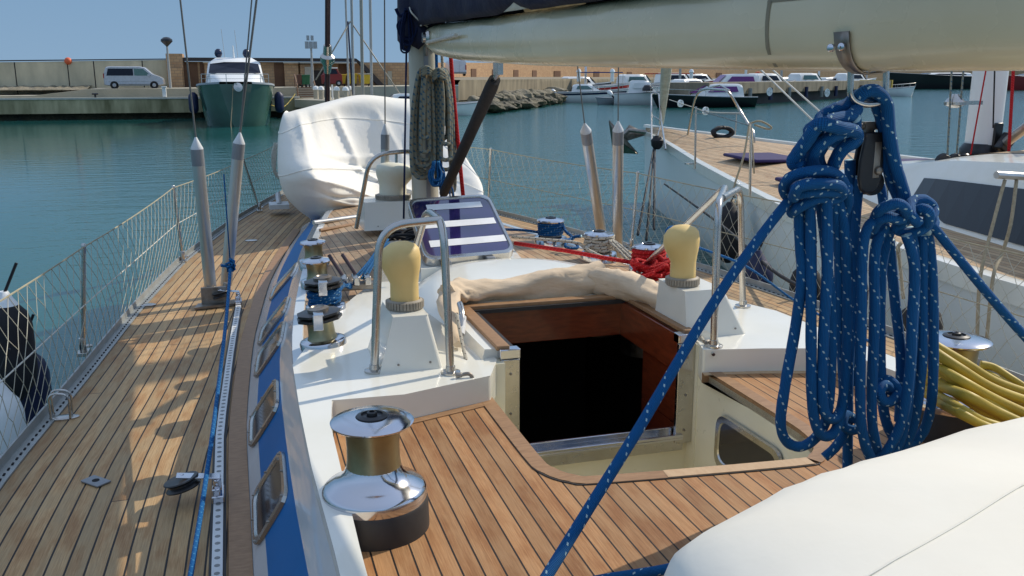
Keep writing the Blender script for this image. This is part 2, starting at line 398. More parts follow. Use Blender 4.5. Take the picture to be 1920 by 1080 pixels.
def obj(name, mb, m, parent=None, smooth=True, angle=40, bevel=0, solid=0):
    me = bpy.data.meshes.new(name); o = bpy.data.objects.new(name, me)
    off = ORI.get(parent, Vector((0, 0, 0))) if parent else Vector((0, 0, 0))
    me.from_pydata([tuple(v-off) for v in mb.v], [], mb.f)
    ul = me.uv_layers.new(name='uv'); k = 0; flat = []
    for f, u in zip(mb.f, mb.uv):
        for i in range(len(f)): flat += (u[i][0], u[i][1]) if u else (0., 0.)
    ul.data.foreach_set('uv', flat)
    mats = mb.mats or [None]
    for x in mats: me.materials.append(M[x or m] if not hasattr(x, 'node_tree') else x)
    me.polygons.foreach_set('material_index', mb.m)
    me.update(); me.validate()
    import bmesh
    bm = bmesh.new(); bm.from_mesh(me); bmesh.ops.recalc_face_normals(bm, faces=bm.faces); bm.to_mesh(me); bm.free()
    if smooth:
        me.polygons.foreach_set('use_smooth', [True]*len(me.polygons))
        me.set_sharp_from_angle(angle=R(angle))
    link(o)
    if parent: o.parent = parent; ORI[o] = off
    else: ORI[o] = off
    if bevel:
        b = o.modifiers.new('b', 'BEVEL'); b.width = bevel; b.segments = 3; b.limit_method = 'ANGLE'; b.angle_limit = R(35)
    if solid:
        b = o.modifiers.new('s', 'SOLIDIFY'); b.thickness = solid; b.offset = 0
    return o
def smooth_pts(pts, k=6, closed=False):
    pts = [Vector(p) for p in pts]; n = len(pts); out = []
    for i in range(n if closed else n-1):
        p0 = pts[i-1] if (i or closed) else pts[0]; p1 = pts[i]; p2 = pts[(i+1) % n]; p3 = pts[(i+2) % n] if (closed or i+2 < n) else pts[-1]
        for j in range(k):
            t = j/k; out.append(.5*((2*p1)+(p2-p0)*t+(2*p0-5*p1+4*p2-p3)*t*t+(3*p1-p0-3*p2+p3)*t**3))
    if not closed: out.append(pts[-1])
    return out
def strut(a, b, r, n=8, m=None, mb=None):
    return (mb or MB()).tube([a, b], r, n, m)
def copy_tree(o, off, parent=None):
    c = o.copy(); link(c); ORI[c] = ORI.get(o, Vector())
    if parent: c.parent = parent
    else: c.location = o.location+Vector(off)
    for ch in list(o.children): copy_tree(ch, off, c)
    return c

# ================================================================== the yacht we stand on
ZD = 1.25                                        # side deck
PE = [(-3.5, -.80), (0, -.98), (2, -1.01), (3, -1.0), (3.76, -.97), (4.07, -.935), (4.9, -.85), (6.5, -.71), (8.19, -.50), (10.2, -.10), (12.37, .46), (14, .98), (15.2, 1.36)]
SE = [(-3.5, 3.55), (0, 3.72), (3.5, 3.76), (5.4, 3.70), (5.95, 3.64), (6.94, 3.50), (7.7, 3.35), (9.14, 3.04), (10.2, 2.75), (12.4, 2.12), (14, 1.68), (15.2, 1.36)]
BP = [(-3.5, -.03), (3.0, -.05), (4.07, -.06), (5.48, .0), (7.1, .15), (8.5, .36), (9.8, .60)]
TP = [(-3.5, .17), (1.95, .164), (2.5, .14), (3.15, .143), (3.86, .155), (4.79, .235), (6.8, .47), (8.5, .72), (9.8, .95)]
BS = [(-3.5, 2.76), (2.5, 2.80), (4.0, 2.76), (5.5, 2.66), (7.1, 2.48), (8.5, 2.30), (9.8, 2.08)]
TS = [(-3.5, 2.46), (2.5, 2.50), (3.2, 2.45), (4.0, 2.42), (5.0, 2.33), (6.8, 2.12), (8.5, 1.92), (9.8, 1.75)]
def sm(tab):                                     # smoothed table lookup
    def f(y, k=.35): return (interp(tab, y-k)+interp(tab, y)*2+interp(tab, y+k))/4
    return f
pe, se, bp, tp, bs, ts = map(sm, (PE, SE, BP, TP, BS, TS))
def zt(y): return interp([(5.5, 1.66), (8.5, 1.57), (9.8, 1.46)], y)
def zroof(x, y):
    a, b = tp(y), ts(y); c = (a+b)/2; h = (b-a)/2
    return zt(y)+.035*(1-((x-c)/h)**2)
def yr(a, b, st): n = max(1, round((b-a)/st)); return [a+(b-a)*i/n for i in range(n+1)]
yacht = thing('sailing_yacht', 'white sailing yacht with teak decks and blue window stripe, in the foreground', 'sailing yacht', (1.3, 3, 0))
# hull shell
mb = MB(); rows = []
ys = yr(-3.5, 15.2, .6)
for y in ys:
    c = lerp(1.32, 1.36, max(0, min(1, (y-8)/7))); row = []
    fl = interp([(8, .95), (15.2, .25)], y)
    for s_, e in ((-1, pe(y)-.085), (1, se(y)+.085)):
        col = [Vector((e, y-(.0 if y < 12 else 0), ZD-.006)), Vector((e+s_*.02, y, ZD-.25)), Vector((e-s_*.03, y-.1, .55)), Vector((lerp(c, e, fl), y-.35 if y > 12 else y, .05)), Vector((lerp(c, e, fl*.7), y-.8 if y > 12 else y, -.35))]
        row += col if s_ < 0 else col[::-1]
    rows.append(row)
mb.grid(rows); mb.add(rows[0], [list(range(len(rows[0])))])
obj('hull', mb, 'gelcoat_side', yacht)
# decks of sprung teak, one sheet per side meeting on the centreline
def deckmesh(side):
    mb = MB(); P = []; U = []; s = 0; last = None
    for y in yr(-3.5, 15.1, .25):
        e = pe(y) if side < 0 else se(y)
        b = (bp(y)+.06 if side < 0 else bs(y)-.06) if y < 9.75 else 1.32
        if last is not None: s += math.hypot(y-last[1], e-last[0])
        last = (e, y); n = 6
        P.append([Vector((lerp(e, b, i/n), y, ZD)) for i in range(n+1)])
        U.append([(abs(lerp(e, b, i/n)-e)+(.0 if side < 0 else 3.1), s) for i in range(n+1)])
    mb.grid(P, uv=U); return mb
obj('side_deck', deckmesh(-1), 'teak_side', yacht, smooth=False)
obj('side_deck', deckmesh(1), 'teak_side', yacht, smooth=False)
# toe rails
def toerail(e, sg):
    mb = MB(); P = []
    for y in yr(-3.5, 15.2, .3):
        x = e(y)
        P.append([Vector((x+sg*dx, y, ZD+dz)) for dx, dz in ((-.002, -.004), (-.002, .008), (.050, .010), (.054, .048), (.064, .048), (.068, .010), (.10, .008), (.10, -.02))])
    mb.grid(P); r = obj('toe_rail', mb, 'toerail', yacht, angle=20)
    m2 = MB()
    for y in yr(.3, 14.6, .052):
        x = e(y)+sg*.020; m2.box((x, y, ZD+.0105), (.008, .022, .004))
    obj('drain_slot', m2, 'hole_black', r, smooth=False)['kind'] = 'stuff'
toerail(pe, -1); toerail(se, 1)
# perforated jib track with its dark bedding, and the teak margin outboard of the cabin
trk = lambda y: interp([(-1, -.16), (2.7, -.155), (4.0, -.165), (5.2, -.125), (6.4, -.075)], y)
mb = MB(); m2 = MB(); m3 = MB(); P = []; Q = []; G = []
for y in yr(.3, 6.35, .3):
    x = trk(y)
    P.append([Vector((x+a, y, ZD+z)) for a, z in ((-.017, .004), (-.017, .020), (.017, .020), (.017, .004))])
    Q.append([Vector((x+a, y, ZD+z)) for a, z in ((-.027, .001), (-.027, .006), (.027, .006), (.027, .001))])
for y in yr(.3, 9.6, .3):
    a = bp(y)-.075; G.append([Vector((a, y, ZD+.002)), Vector((a+.004, y, ZD+.012)), Vector((bp(y)+.004, y, ZD+.012))])
tr = obj('genoa_track', mb.grid(P), 'white_cap', yacht, angle=20)
obj('track_bedding', m2.grid(Q), 'rubber', tr, angle=20)
obj('margin_plank', m3.grid(G, uv=[[(0, i)]*3 for i in range(len(G))]), 'teak_trim', yacht, angle=20)
mb = MB()
for i, y in enumerate(yr(.35, 6.3, .05)): mb.lathe([(.0095, 0), (.0095, .0015)], (trk(y), y, ZD+.0195), 8)
obj('track_hole', mb, 'grey_paint', tr, smooth=False)['kind'] = 'stuff'
# cabin sides with the blue band
def S(y, t, side=-1, out=0.):
    b, a = (bp(y), tp(y)) if side < 0 else (bs(y), ts(y))
    return Vector((lerp(b, a, t)+side*out, y, lerp(ZD, zt(y), t)+out*.5))
def cabside(side):
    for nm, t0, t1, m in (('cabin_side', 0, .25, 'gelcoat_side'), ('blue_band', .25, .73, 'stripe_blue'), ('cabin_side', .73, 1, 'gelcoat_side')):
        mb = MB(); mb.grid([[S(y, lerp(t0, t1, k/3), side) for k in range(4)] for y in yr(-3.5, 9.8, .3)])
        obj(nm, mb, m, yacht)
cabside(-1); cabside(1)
mb = MB()
mb.grid([[Vector((lerp(bp(9.8), bs(9.8), i/8), 9.8+.5*math.sin(math.pi*i/8), ZD)) for i in range(9)], [Vector((lerp(tp(9.8), ts(9.8), i/8), 9.8+.25*math.sin(math.pi*i/8), zroof(lerp(tp(9.8), ts(9.8), i/8), 9.8))) for i in range(9)], [Vector((lerp(tp(9.8), ts(9.8), i/8), 9.79, zroof(lerp(tp(9.8), ts(9.8), i/8), 9.8))) for i in range(9)]])
obj('cabin_front', mb, 'gelcoat', yacht)
# cabin windows, each a raised frame and a smoked pane
def cabwin(y0l, y1l, y0u, y1u, ta, tb, side=-1):
    c = [(y0l, ta), (y1l, ta+.03), (y1u, tb), (y0u, tb-.03)]          # corners aft-low, fwd-low, fwd-up, aft-up
    cy = sum(a for a, _ in c)/4; ct = sum(b for _, b in c)/4
    def ring(k, out):
        q = []; n = len(c)
        for i in range(n):
            p0 = Vector(c[i-1]); p1 = Vector(c[i]); p2 = Vector(c[(i+1) % n])
            for f in range(5):
                t = f/4; a = p1+(p0-p1)*.22; b = p1+(p2-p1)*.22
                z = a*(1-t)**2+p1*2*t*(1-t)+b*t*t; q.append(z)
        return [S(cy+(z.x-cy)*k, ct+(z.y-ct)*k, side, out) for z in q]
    mb = MB(); r = [ring(1.0, .001), ring(.99, .012), ring(.86, .013), ring(.80, .006)]
    mb.grid([[*x, x[0]] for x in r], m='steel')
    for z in ring(.93, .0135)[2::5]+[(ring(.93, .0135)[4+5*i]+ring(.93, .0135)[(5+5*i) % 20])/2 for i in range(4)]: mb.lathe([(.0065, -.002), (.006, .002), (0, .003)], z, 8, m='old_steel')
    fr = obj('window', mb, 'steel', yacht, angle=30)
    m2 = MB(); q = ring(.815, .0065); m2.add(q, [list(range(len(q)))]); obj('pane', m2, 'smoked', fr, smooth=False)
for a in ((2.82, 3.22, 2.70, 3.08, .09, .70), (3.66, 4.02, 3.50, 3.86, .10, .72), (4.50, 4.93, 4.32, 4.70, .16, .80), (5.08, 5.44, 4.92, 5.25, .16, .80), (6.1, 6.5, 5.95, 6.35, .2, .80)): cabwin(*a)
for a in ((3.6, 4.0, 3.8, 4.2, .18, .80), (4.6, 5.0, 4.8, 5.2, .18, .80), (5.6, 6.0, 5.8, 6.2, .18, .80)): cabwin(*a, side=1)
# teak-laid roof
def roofgrid(y0, y1, xa, xb):
    mb = MB(); P = []; U = []
    for y in yr(y0, y1, .2):
        a, b = xa(y), xb(y); n = 14; row = [lerp(a, b, i/n) for i in range(n+1)]
        P.append([Vector((x, y, zroof(x, y))) for x in row]); U.append([(x, y) for x in row])
    mb.grid(P, uv=U); return mb
obj('cabin_roof', roofgrid(4.3, 9.8, lambda y: tp(y)+.0, lambda y: ts(y)), 'teak_roof', yacht, smooth=False)
obj('cabin_roof', roofgrid(3.4, 4.3, lambda y: tp(y)+.0, lambda y: interp([(3.4, .2), (4.3, .6)], y)), 'teak_roof', yacht, smooth=False)
mb = MB()                                                             # white covering board along the roof edge
for e, sg in ((tp, 1), (ts, -1)):
    mb.grid([[Vector((e(y)-sg*.004, y, zt(y)-.004)), Vector((e(y)+sg*.0, y, zt(y)+.008)), Vector((e(y)+sg*.045, y, zroof(e(y)+sg*.045, y)+.006)), Vector((e(y)+sg*.05, y, zroof(e(y)+sg*.05, y)-.002))] for y in yr(3.3, 9.8, .25)])
obj('covering_board', mb, 'gelcoat_side', yacht)
# the white moulding aft of the teak roof: coamings and the flat round the companionway
def wxy(x, y, z): p = W(x, y, z); return (p.x, p.y)
ZC1 = 1.60; ZM = 1.702
Vp = [wxy(625, 802, ZC1), wxy(760, 790, ZC1), wxy(920, 752, ZC1)]
Vs = [wxy(1316, 700, ZC1), wxy(1430, 697, ZC1), wxy(1590, 697, ZC1)]
def chain(f, a, b, st=.25, dx=0): return [(f(y)+dx, y) for y in yr(a, b, st)]
poly = [(.15, -3.4), (.215, -3.4), (.215, 2.0), (.225, 2.80), *Vp, (.93, 3.33), (.95, 4.05), (1.80, 4.05), (1.82, 3.33), *Vs, (2.33, 2.95), (2.40, 2.4), (2.40, -3.4), (2.47, -3.4)]
poly += chain(ts, -3.0, 3.7, .5, .004)+[(2.2, 4.35), (1.98, 4.95), (1.66, 5.22), (1.2, 5.28), (.92, 5.05), wxy(728, 514, ZM), wxy(708, 522, ZM), wxy(660, 560, ZM), wxy(614, 599, ZM)]+chain(tp, -3.0, 3.50, .5, -.004)[::-1]
obj('coaming_moulding', MB().prism(poly, 1.556, ZM), 'gelcoat', yacht, angle=50, bevel=.012)
# raised garage round the companionway, rounded outside
low = [(.87, 3.34), (.86, 3.6), (.84, 3.9), (.80, 4.25), (.82, 4.62), (.98, 4.92), (1.25, 5.06), (1.58, 5.02), (1.82, 4.8), (2.00, 4.45), (2.04, 4.1), (1.98, 3.7), (1.93, 3.34)]
hi = [(.89, 3.37), (.885, 3.6), (.88, 3.9), (.90, 4.15), (.97, 4.42), (1.08, 4.62), (1.28, 4.72), (1.53, 4.70), (1.70, 4.52), (1.86, 4.30), (1.88, 4.1), (1.88, 3.7), (1.88, 3.37)]
inn = [(.955, 3.37), (.955, 3.6), (.955, 3.85), (.955, 3.98), (.99, 4.03), (1.10, 4.035), (1.3, 4.035), (1.5, 4.035), (1.70, 4.035), (1.77, 4.02), (1.795, 3.9), (1.795, 3.7), (1.795, 3.37)]
def gz(y): return interp([(3.7, 1.738), (4.05, 1.745), (4.45, 1.80), (4.7, 1.815)], y)
def zz(l, z): return smooth_pts([(x, y, z(y) if callable(z) else z) for x, y in l], 4)
mb = MB(); L0, L1, L2, L3 = zz(low, ZM-.004), zz([(lerp(a[0], b[0], .6), lerp(a[1], b[1], .6)) for a, b in zip(low, hi)], lambda y: gz(y)-.018), zz(hi, gz), zz(inn, 1.735)
L4 = zz(inn, 1.556)
mb.grid([L0, L1, L2, L3, L4])
for k in (0, -1): mb.add([L0[k], L1[k], L2[k], L3[k], L4[k]], [[0, 1, 2, 3, 4]])
obj('companionway_garage', mb, 'gelcoat', yacht, angle=40)
# interior under the hatchway, coloured near black for its shade, and its mahogany frame
mb = MB(); mb.box((1.37, 4.2, .55), (2.0, 2.4, 1.9))
o = obj('cabin_interior', MB().add([(.5, 3.40, -.2), (2.2, 3.40, -.2), (2.2, 5.6, -.2), (.5, 5.6, -.2), (.5, 3.40, 1.55), (2.2, 3.40, 1.55), (2.2, 5.6, 1.55), (.5, 5.6, 1.55)], [[0, 1, 2, 3], [1, 2, 6, 5], [2, 3, 7, 6], [3, 0, 4, 7]]), 'inside_shade', yacht, smooth=False)
mb = MB()
mb.box((1.36, 4.022, 1.637), (.80, .025, .170)); mb.box((1.775, 3.70, 1.637), (.040, .66, .170)); mb.box((.968, 3.70, 1.637), (.022, .66, .170))
fr = obj('hatch_frame', mb, 'mahogany', yacht, bevel=.004)
mb = MB(); mb.box((1.800, 3.60, 1.42), (.018, .42, .26)); mb.box((1.800, 3.60, 1.15), (.018, .42, .27)); obj('door_lining', mb, 'mahogany', fr)
mb = MB(); mb.box((.962, 3.68, 1.742), (.055, .66, .02)); mb.box((1.788, 3.68, 1.742), (.045, .66, .02)); mb.box((1.375, 4.03, 1.744), (.88, .055, .02))
obj('trim', mb, 'teak_trim', fr, bevel=.004)
mb = MB(); mb.box((1.005, 3.66, 1.728), (.025, .60, .014)); mb.box((1.375, 3.995, 1.728), (.78, .022, .018))
obj('slide', mb, 'rubber', fr)
# bulkhead: steel door posts, chrome sill, cream panel below
for x_, w_ in ((.925, .06), (1.870, .125)): obj('bulkhead_cheek', MB().box((x_, 3.37, 1.26), (w_, .14, .87)), 'gelcoat_cream', yacht)
for x in (.985, 1.768):
    mb = MB(); mb.box((x, 3.335, 1.475), (.078, .022, .45)); p = obj('door_post', mb, 'steel', yacht, bevel=.003)
    mb = MB(); mb.box((x, 3.35, 1.722), (.085, .05, .04)); obj('post_cap', mb, 'chrome', p, bevel=.004)
    mb = MB()
    for z in (1.31, 1.47, 1.64): mb.lathe([(.006, 0), (.004, .003)], (x, 3.322, z), 8, (0, -1, 0))
    obj('screw', mb, 'old_steel', p)
mb = MB(); mb.box((1.39, 3.335, 1.288), (.74, .05, .014)); mb.box((1.39, 3.365, 1.30), (.74, .014, .03)); mb.box((1.39, 3.318, 1.275), (.74, .012, .012))
si = obj('door_sill', mb, 'chrome', yacht, bevel=.003)
mb = MB(); mb.box((1.39, 3.345, 1.245), (.76, .02, .062)); obj('sill_plate', mb, 'steel', si)
# the well in front of the door
notch = [(.868, 3.30), (.868, 2.62), (.885, 2.50), (.93, 2.435), (1.02, 2.405), (1.62, 2.345), (1.71, 2.36), (1.77, 2.42), (1.803, 2.52), (1.812, 2.70), (1.812, 3.30)]
ns = smooth_pts([(x, y, 0) for x, y in notch], 3)
mb = MB(); mb.grid([[Vector((p.x, p.y, z)) for p in ns] for z in (1.588, 1.2, .80)])
obj('well_liner', mb, 'gelcoat_cream', yacht, angle=60)
mb = MB(); mb.box((1.33, 3.40, 1.0), (.96, .05, .46)); mb.box((1.33, 2.8, .79), (.98, 1.2, .02)); obj('well_bulkhead', mb, 'gelcoat_cream', yacht, smooth=False)
# teak of the cockpit coamings: one plate with the notch cut out
pl = [(.222, -3.3), (2.392, -3.3), (2.392, 2.4), (2.325, 2.93)]+[(x, y-.004) for x, y in Vs[::-1]]+[(p.x, p.y) for p in ns[::-1]]+[(x, y-.004) for x, y in Vp[::-1]]+[(.230, 2.78), (.222, 2.0)]
obj('coaming_teak', MB().prism(pl, 1.56, ZC1, m='teak_trim', mtop='teak_cockpit'), 'teak_cockpit', yacht, smooth=False)
def strip(name, pts, w_, z, m, par, side=1, h=.0):
    pts = [Vector((p[0], p[1], 0)) for p in pts]; mb = MB(); A = []; B = []; s = 0
    for i, p in enumerate(pts):
        t = (pts[min(i+1, len(pts)-1)]-pts[max(i-1, 0)]).normalized(); n = Vector((-t.y, t.x, 0))*side
        A.append(Vector((p.x, p.y, z))); B.append(Vector((p.x+n.x*w_, p.y+n.y*w_, z)))
    mb.grid([[a-Vector((0, 0, .006)) for a in A], A, B, [b-Vector((0, 0, .006)) for b in B]])
    return obj(name, mb, m, par, angle=20)
trim = [(p.x, p.y) for p in ns]
strip('margin_strip', trim[:14], .052, ZC1+.0045, 'teak_trim', yacht, -1); strip('margin_strip', trim[13:17], .05, ZC1+.0055, 'teak_light', yacht, -1)
strip('margin_strip', trim[16:], .052, ZC1+.0045, 'teak_trim', yacht, -1)
strip('margin_strip', Vp, .04, ZC1+.004, 'teak_trim', yacht, -1); strip('margin_strip', Vs, .03, ZC1+.004, 'teak_light', yacht, -1)
# seams beside the margins
strip('caulk_line', [(p.x+.0, p.y) for p in smooth_pts([(.814, 3.18, 0), (.814, 2.62, 0), (.83, 2.48, 0), (.89, 2.39, 0), (1.0, 2.352, 0), (1.62, 2.29, 0), (1.72, 2.305, 0), (1.80, 2.38, 0)], 4)], .005, ZC1+.003, 'rubber', yacht, 1)
# port in the starboard side of the well
def wallp(y, z): return Vector((1.789 if y > 2.62 else 1.795, y, z))
q = []
cs = [WY(1352, 780, 2.98), WY(1345, 868, 2.98), WY(1400, 905, 2.72), WY(1475, 895, 2.52), WY(1455, 845, 2.50), WY(1385, 785, 2.85)]
cs = [(3.10, 1.475), (3.105, 1.235), (2.635, 1.30), (2.635, 1.485)]
def rr(cs, k, n=6, rad=.3):
    cx = sum(a for a, _ in cs)/len(cs); cy = sum(b for _, b in cs)/len(cs); out = []
    for i in range(len(cs)):
        p0, p1, p2 = Vector(cs[i-1]), Vector(cs[i]), Vector(cs[(i+1) % len(cs)])
        ra = min((p0-p1).length, (p2-p1).length)*rad
        a = p1+(p0-p1).normalized()*ra; b = p1+(p2-p1).normalized()*ra
        for f in range(n): t = f/(n-1); z = a*(1-t)**2+p1*2*t*(1-t)+b*t*t; out.append((cx+(z.x-cx)*k[0], cy+(z.y-cy)*k[1]))
    return out
mb = MB(); rs = [[Vector((1.800-o_, a, b)) for a, b in rr(cs, k)] for k, o_ in (((1, 1), -.004), ((.99, .98), .009), ((.89, .77), .009), ((.87, .73), .002))]
mb.grid([[*r, r[0]] for r in rs]); f = obj('window', mb, 'steel', yacht, angle=30)
r = [Vector((1.797, a, b)) for a, b in rr(cs, (.885, .76))]
obj('pane', MB().add(r, [list(range(len(r)))]), 'smoked', f, smooth=False)

# ---- winches
def winch(c, r, h, kind='chrome', top='disc', lean=(0, 0, 1), base_h=.30, par=yacht, bl='black_plastic', drum='bronze_drum'):
    c = Vector(c); bh = base_h*h
    if kind == 'big':
        w_ = obj('winch', MB().lathe([(r, -.03), (r*1.0, 0), (r*.985, bh*.92), (r*.96, bh)], c, 48, lean), 'rubber', par, angle=50)
        obj('skirt', MB().lathe([(r*.955, bh*.98), (r*.965, bh+.004), (r*.965, bh+.024), (r*.95, bh+.030), (r*.90, bh+.037), (r*.74, bh+.050), (r*.62, bh+.062), (r*.54, bh+.078), (r*.50, bh+.095)], c, 48, lean), 'chrome', w_, angle=35)
        obj('drum', MB().lathe([(r*.505, bh+.092), (r*.485, bh+.115), (r*.48, bh+.15), (r*.50, h-.022), (r*.53, h-.010)], c, 40, lean), drum, w_)
        obj('top_cap', MB().lathe([(r*.50, h-.014), (r*.70, h-.010), (r*.755, h-.004), (r*.76, h), (r*.72, h+.004), (r*.5, h+.010), (r*.30, h+.012), (r*.29, h+.010), (0, h+.008)], c, 48, lean), 'chrome', w_, angle=35)
        obj('socket', MB().lathe([(r*.29, h+.008), (r*.285, h+.015), (r*.20, h+.019), (r*.19, h+.014), (r*.10, h+.014), (r*.09, h+.024), (r*.05, h+.026), (r*.045, h+.018), (0, h+.018)], c, 32, lean), bl, w_, angle=30)
        return w_
    w_ = obj('winch', MB().lathe([(r, -.01), (r, bh*.8), (r*.96, bh*.92), (r*.85, bh), (r*.62, bh*1.06)], c, 32, lean), 'chrome', par, angle=35)
    obj('drum', MB().lathe([(r*.66, bh), (r*.58, bh*1.35), (r*.56, h*.62), (r*.60, h*.80), (r*.66, h*.86)], c, 28, lean), drum, w_)
    if top == 'disc':
        obj('top_cap', MB().lathe([(r*.55, h*.85), (r*.80, h*.86), (r*.84, h*.90), (r*.80, h*.94), (r*.4, h*.99), (r*.36, h*.97), (0, h*.97)], c, 32, lean), 'chrome', w_, angle=35)
        obj('socket', MB().lathe([(r*.34, h*.96), (r*.30, h*1.03), (r*.16, h*1.03), (r*.14, h*.98), (0, h*.98)], c, 20, lean), bl, w_)
    else:
        mb = MB(); n = 14
        for z0, z1, rr_ in ((.74, .82, .98), (.86, .93, .95)):
            mb.lathe([(r*.6, h*z0), (r*rr_, h*(z0+.02)), (r*rr_, h*z1), (r*.6, h*(z1+.03))], c, 9, lean)
        obj('self_tailing_jaw', mb, 'black_plastic', w_, angle=20)
        obj('top_cap', MB().lathe([(r*.45, h*.95), (r*.46, h*1.02), (r*.30, h*1.06), (r*.26, h*1.03), (0, h*1.03)], c, 20, lean), 'old_steel', w_, angle=30)
        mb = MB(); a = Vector((-.1, -1, 0)).normalized(); q = c+Vector(lean)*h*.98
        mb.box(q+a*r*.55, (r*.42, r*1.0, .008)); mb.box(q+a*r*1.0+Vector((0, 0, -h*.17)), (r*.42, .010, h*.36))
        obj('feeder_arm', mb, 'chrome', w_, bevel=.003)
    return w_
zb = WY(685, 785, 2.33).z-ZC1
winch((*wxy(705, 984, ZC1), ZC1), .147, .305, 'big', base_h=.28)
winch((2.285, 2.40, ZC1+.0), .148, .335, 'big', base_h=.32, drum='bronze_drum')
ZW = 1.690
for (x, y), r, h, tp_, ln in (((608, 648), .098, .185, 'jaw', (-.10, .02, 1)), ((612, 582), .098, .185, 'jaw', (-.06, .02, 1)), ((597, 532), .095, .17, 'disc', (-.04, 0, 1)), ((590, 492), .095, .17, 'disc', (-.03, 0, 1))):
    p = W(x, y, ZW); p.z = zroof(p.x, p.y); winch(p, r, h, 'small', tp_, Vector(ln).normalized())
stw = []
for (x, y), zc in (((1032, 462), 1.66), ((1122, 492), 1.66), ((1215, 520), 1.66)):
    p = W(x, y, zc); stw.append(p); winch(p, .115, .20, 'small', 'disc', base_h=.36, drum='old_steel')
for p in stw: obj('winch_plinth', MB().lathe([(.15, -.45), (.14, -.02), (.135, .0)], p, 24), 'old_steel', yacht)

# ---- grab hoops
def rod(pts, r, k=7): return MB().tube(smooth_pts(pts, k), r, 10)
def rnd_path(pts, rad=.09, n=7):
    pts = [Vector(p) for p in pts]; out = [pts[0]]
    for i in range(1, len(pts)-1):
        a, b, c = pts[i-1], pts[i], pts[i+1]
        d = min(rad, (a-b).length*.48, (c-b).length*.48)
        p = b+(a-b).normalized()*d; q = b+(c-b).normalized()*d
        for k in range(n+1): t = k/n; out.append(p*(1-t)**2+b*2*t*(1-t)+q*t*t)
    return out+[pts[-1]]
def hoop(aft, fwd, side_, ztop, yt, xt):
    mb = MB(); r = .0155
    A, Fw, Sd = Vector(aft), Vector(fwd), Vector(side_)
    T1 = Vector((A.x, A.y+.0, ztop)); T2 = Vector((Fw.x, yt, ztop+.01))
    mb.tube(rnd_path([A, T1+Vector((-.01*xt, .04, 0)), T2, Fw], .10), r, 12)
    J = T1.lerp(T2, .30)
    mb.tube(rnd_path([J, Vector((Sd.x+.04*xt, Sd.y+.02, ztop-.015)), Sd], .11), r, 12)
    h = obj('grab_hoop', mb, 'steel', yacht)
    for q in (A, Fw, Sd): obj('foot_flange', MB().lathe([(.038, -.004), (.038, .008), (.020, .012), (.018, .03)], q, 20), 'steel', h)
hoop((*wxy(845, 700, ZM), ZM), (*wxy(748, 574, ZM), ZM), (*wxy(702, 697, ZM), ZM), 2.275, 3.55, 1)
hoop((*wxy(1338, 650, ZM), ZM), (*wxy(1195, 505, ZM+.02), ZM), (*wxy(1393, 575, ZM), ZM), 2.30, 3.75, -1)
A = W(668, 428, 1.72); mb = MB(); mb.tube(rnd_path([A, WY(694, 290, 6.5), WY(790, 281, 6.55), W(800, 420, 1.72)], .14), .016, 10); mb.tube([WY(743, 283, 6.53), WY(743, 305, 6.53)], .01, 8)
obj('grab_hoop', mb, 'steel', yacht)

# ---- dorade vents
def dorade(cx, cy, z, wb, wt, dpt, h, ccx, cr, ch, face, cm='cowl_rubber', mtl='gelcoat'):
    mb = MB(); P = []
    for k, t in enumerate((0, .5, 1.)):
        a, b = lerp(wb[0], wt[0], t), lerp(wb[1], wt[1], t); d0, d1 = lerp(cy-dpt/2, cy-dpt*.36, t), lerp(cy+dpt/2, cy+dpt*.42, t)
        P.append([Vector(p) for p in ((a, d0, z+h*t), (b, d0, z+h*t), (b, d1, z+h*t), (a, d1, z+h*t))])
    mb.grid([r+[r[0]] for r in P]); mb.add(P[2], [[0, 1, 2, 3]])
    v = obj('dorade_vent', mb, mtl, yacht, bevel=.014)
    m2 = MB(); n = 36; zc = z+h
    for k in range(n):
        a = 2*math.pi*k/n; rr_ = cr*1.0; m2.box((ccx+rr_*math.cos(a), cy+rr_*math.sin(a), zc+.020), (.010, .010, .026), Matrix.Rotation(a, 3, 'Z'))
    m2.lathe([(cr, 0), (cr*1.0, .006), (cr*.99, .034), (cr*.86, .040), (cr*.8, .036)], (ccx, cy, zc), 36)
    obj('collar', m2, 'collar', v, angle=30)
    # cowl: a stem that swells into a hooded bell opening away from us
    P = []; f = Vector(face).normalized(); zc += .034; n = 20
    for t, off, rr_, tilt in ((0, 0, .80, 0), (.12, 0, .80, 0), (.30, .0, .79, .05), (.42, .06, .90, .15), (.56, .12, 1.05, .3), (.70, .17, 1.13, .4), (.83, .20, 1.08, .45), (.92, .22, .86, .4), (.98, .23, .52, .3), (1.0, .23, .02, .3)):
        cpt = Vector((ccx, cy, zc+ch*t))+f*off*cr; row = []
        ax = f.cross(Vector((0, 0, 1)))
        for k in range(n+1):
            a = 2*math.pi*k/n; q = Vector((math.cos(a), math.sin(a), 0))*cr*rr_; dd = q.dot(f)
            q.z -= dd*tilt*.35
            row.append(cpt+q)
        P.append(row)
    m3 = MB(); m3.grid(P)
    obj('cowl', m3, cm, v, angle=60)
    m4 = MB()
    for sx in (wb[0]+.05, wb[1]-.02): m4.lathe([(.005, 0), (.004, .004)], (lerp(sx, (wb[0]+wb[1])/2, .3), cy-dpt/2+.0, z+.03), 8, (0, -1, .2))
    obj('screw', m4, 'old_steel', v)
dz = ZM
a = W(713, 703, dz); b = W(834, 694, dz)
dorade((a.x+b.x)/2, a.y+.19, dz, (a.x, b.x), (a.x+.065, b.x-.045), .36, .205, (a.x+b.x)/2+.01, .071, .235, (-1, .3, 0))
a = W(1288, 636, dz); b = W(1400, 633, dz)
dorade((a.x+b.x)/2, a.y+.17, dz, (a.x-.0, b.x+.03), (a.x+.005, b.x-.065), .34, .200, a.x+.055, .071, .235, (-1, .3, 0))
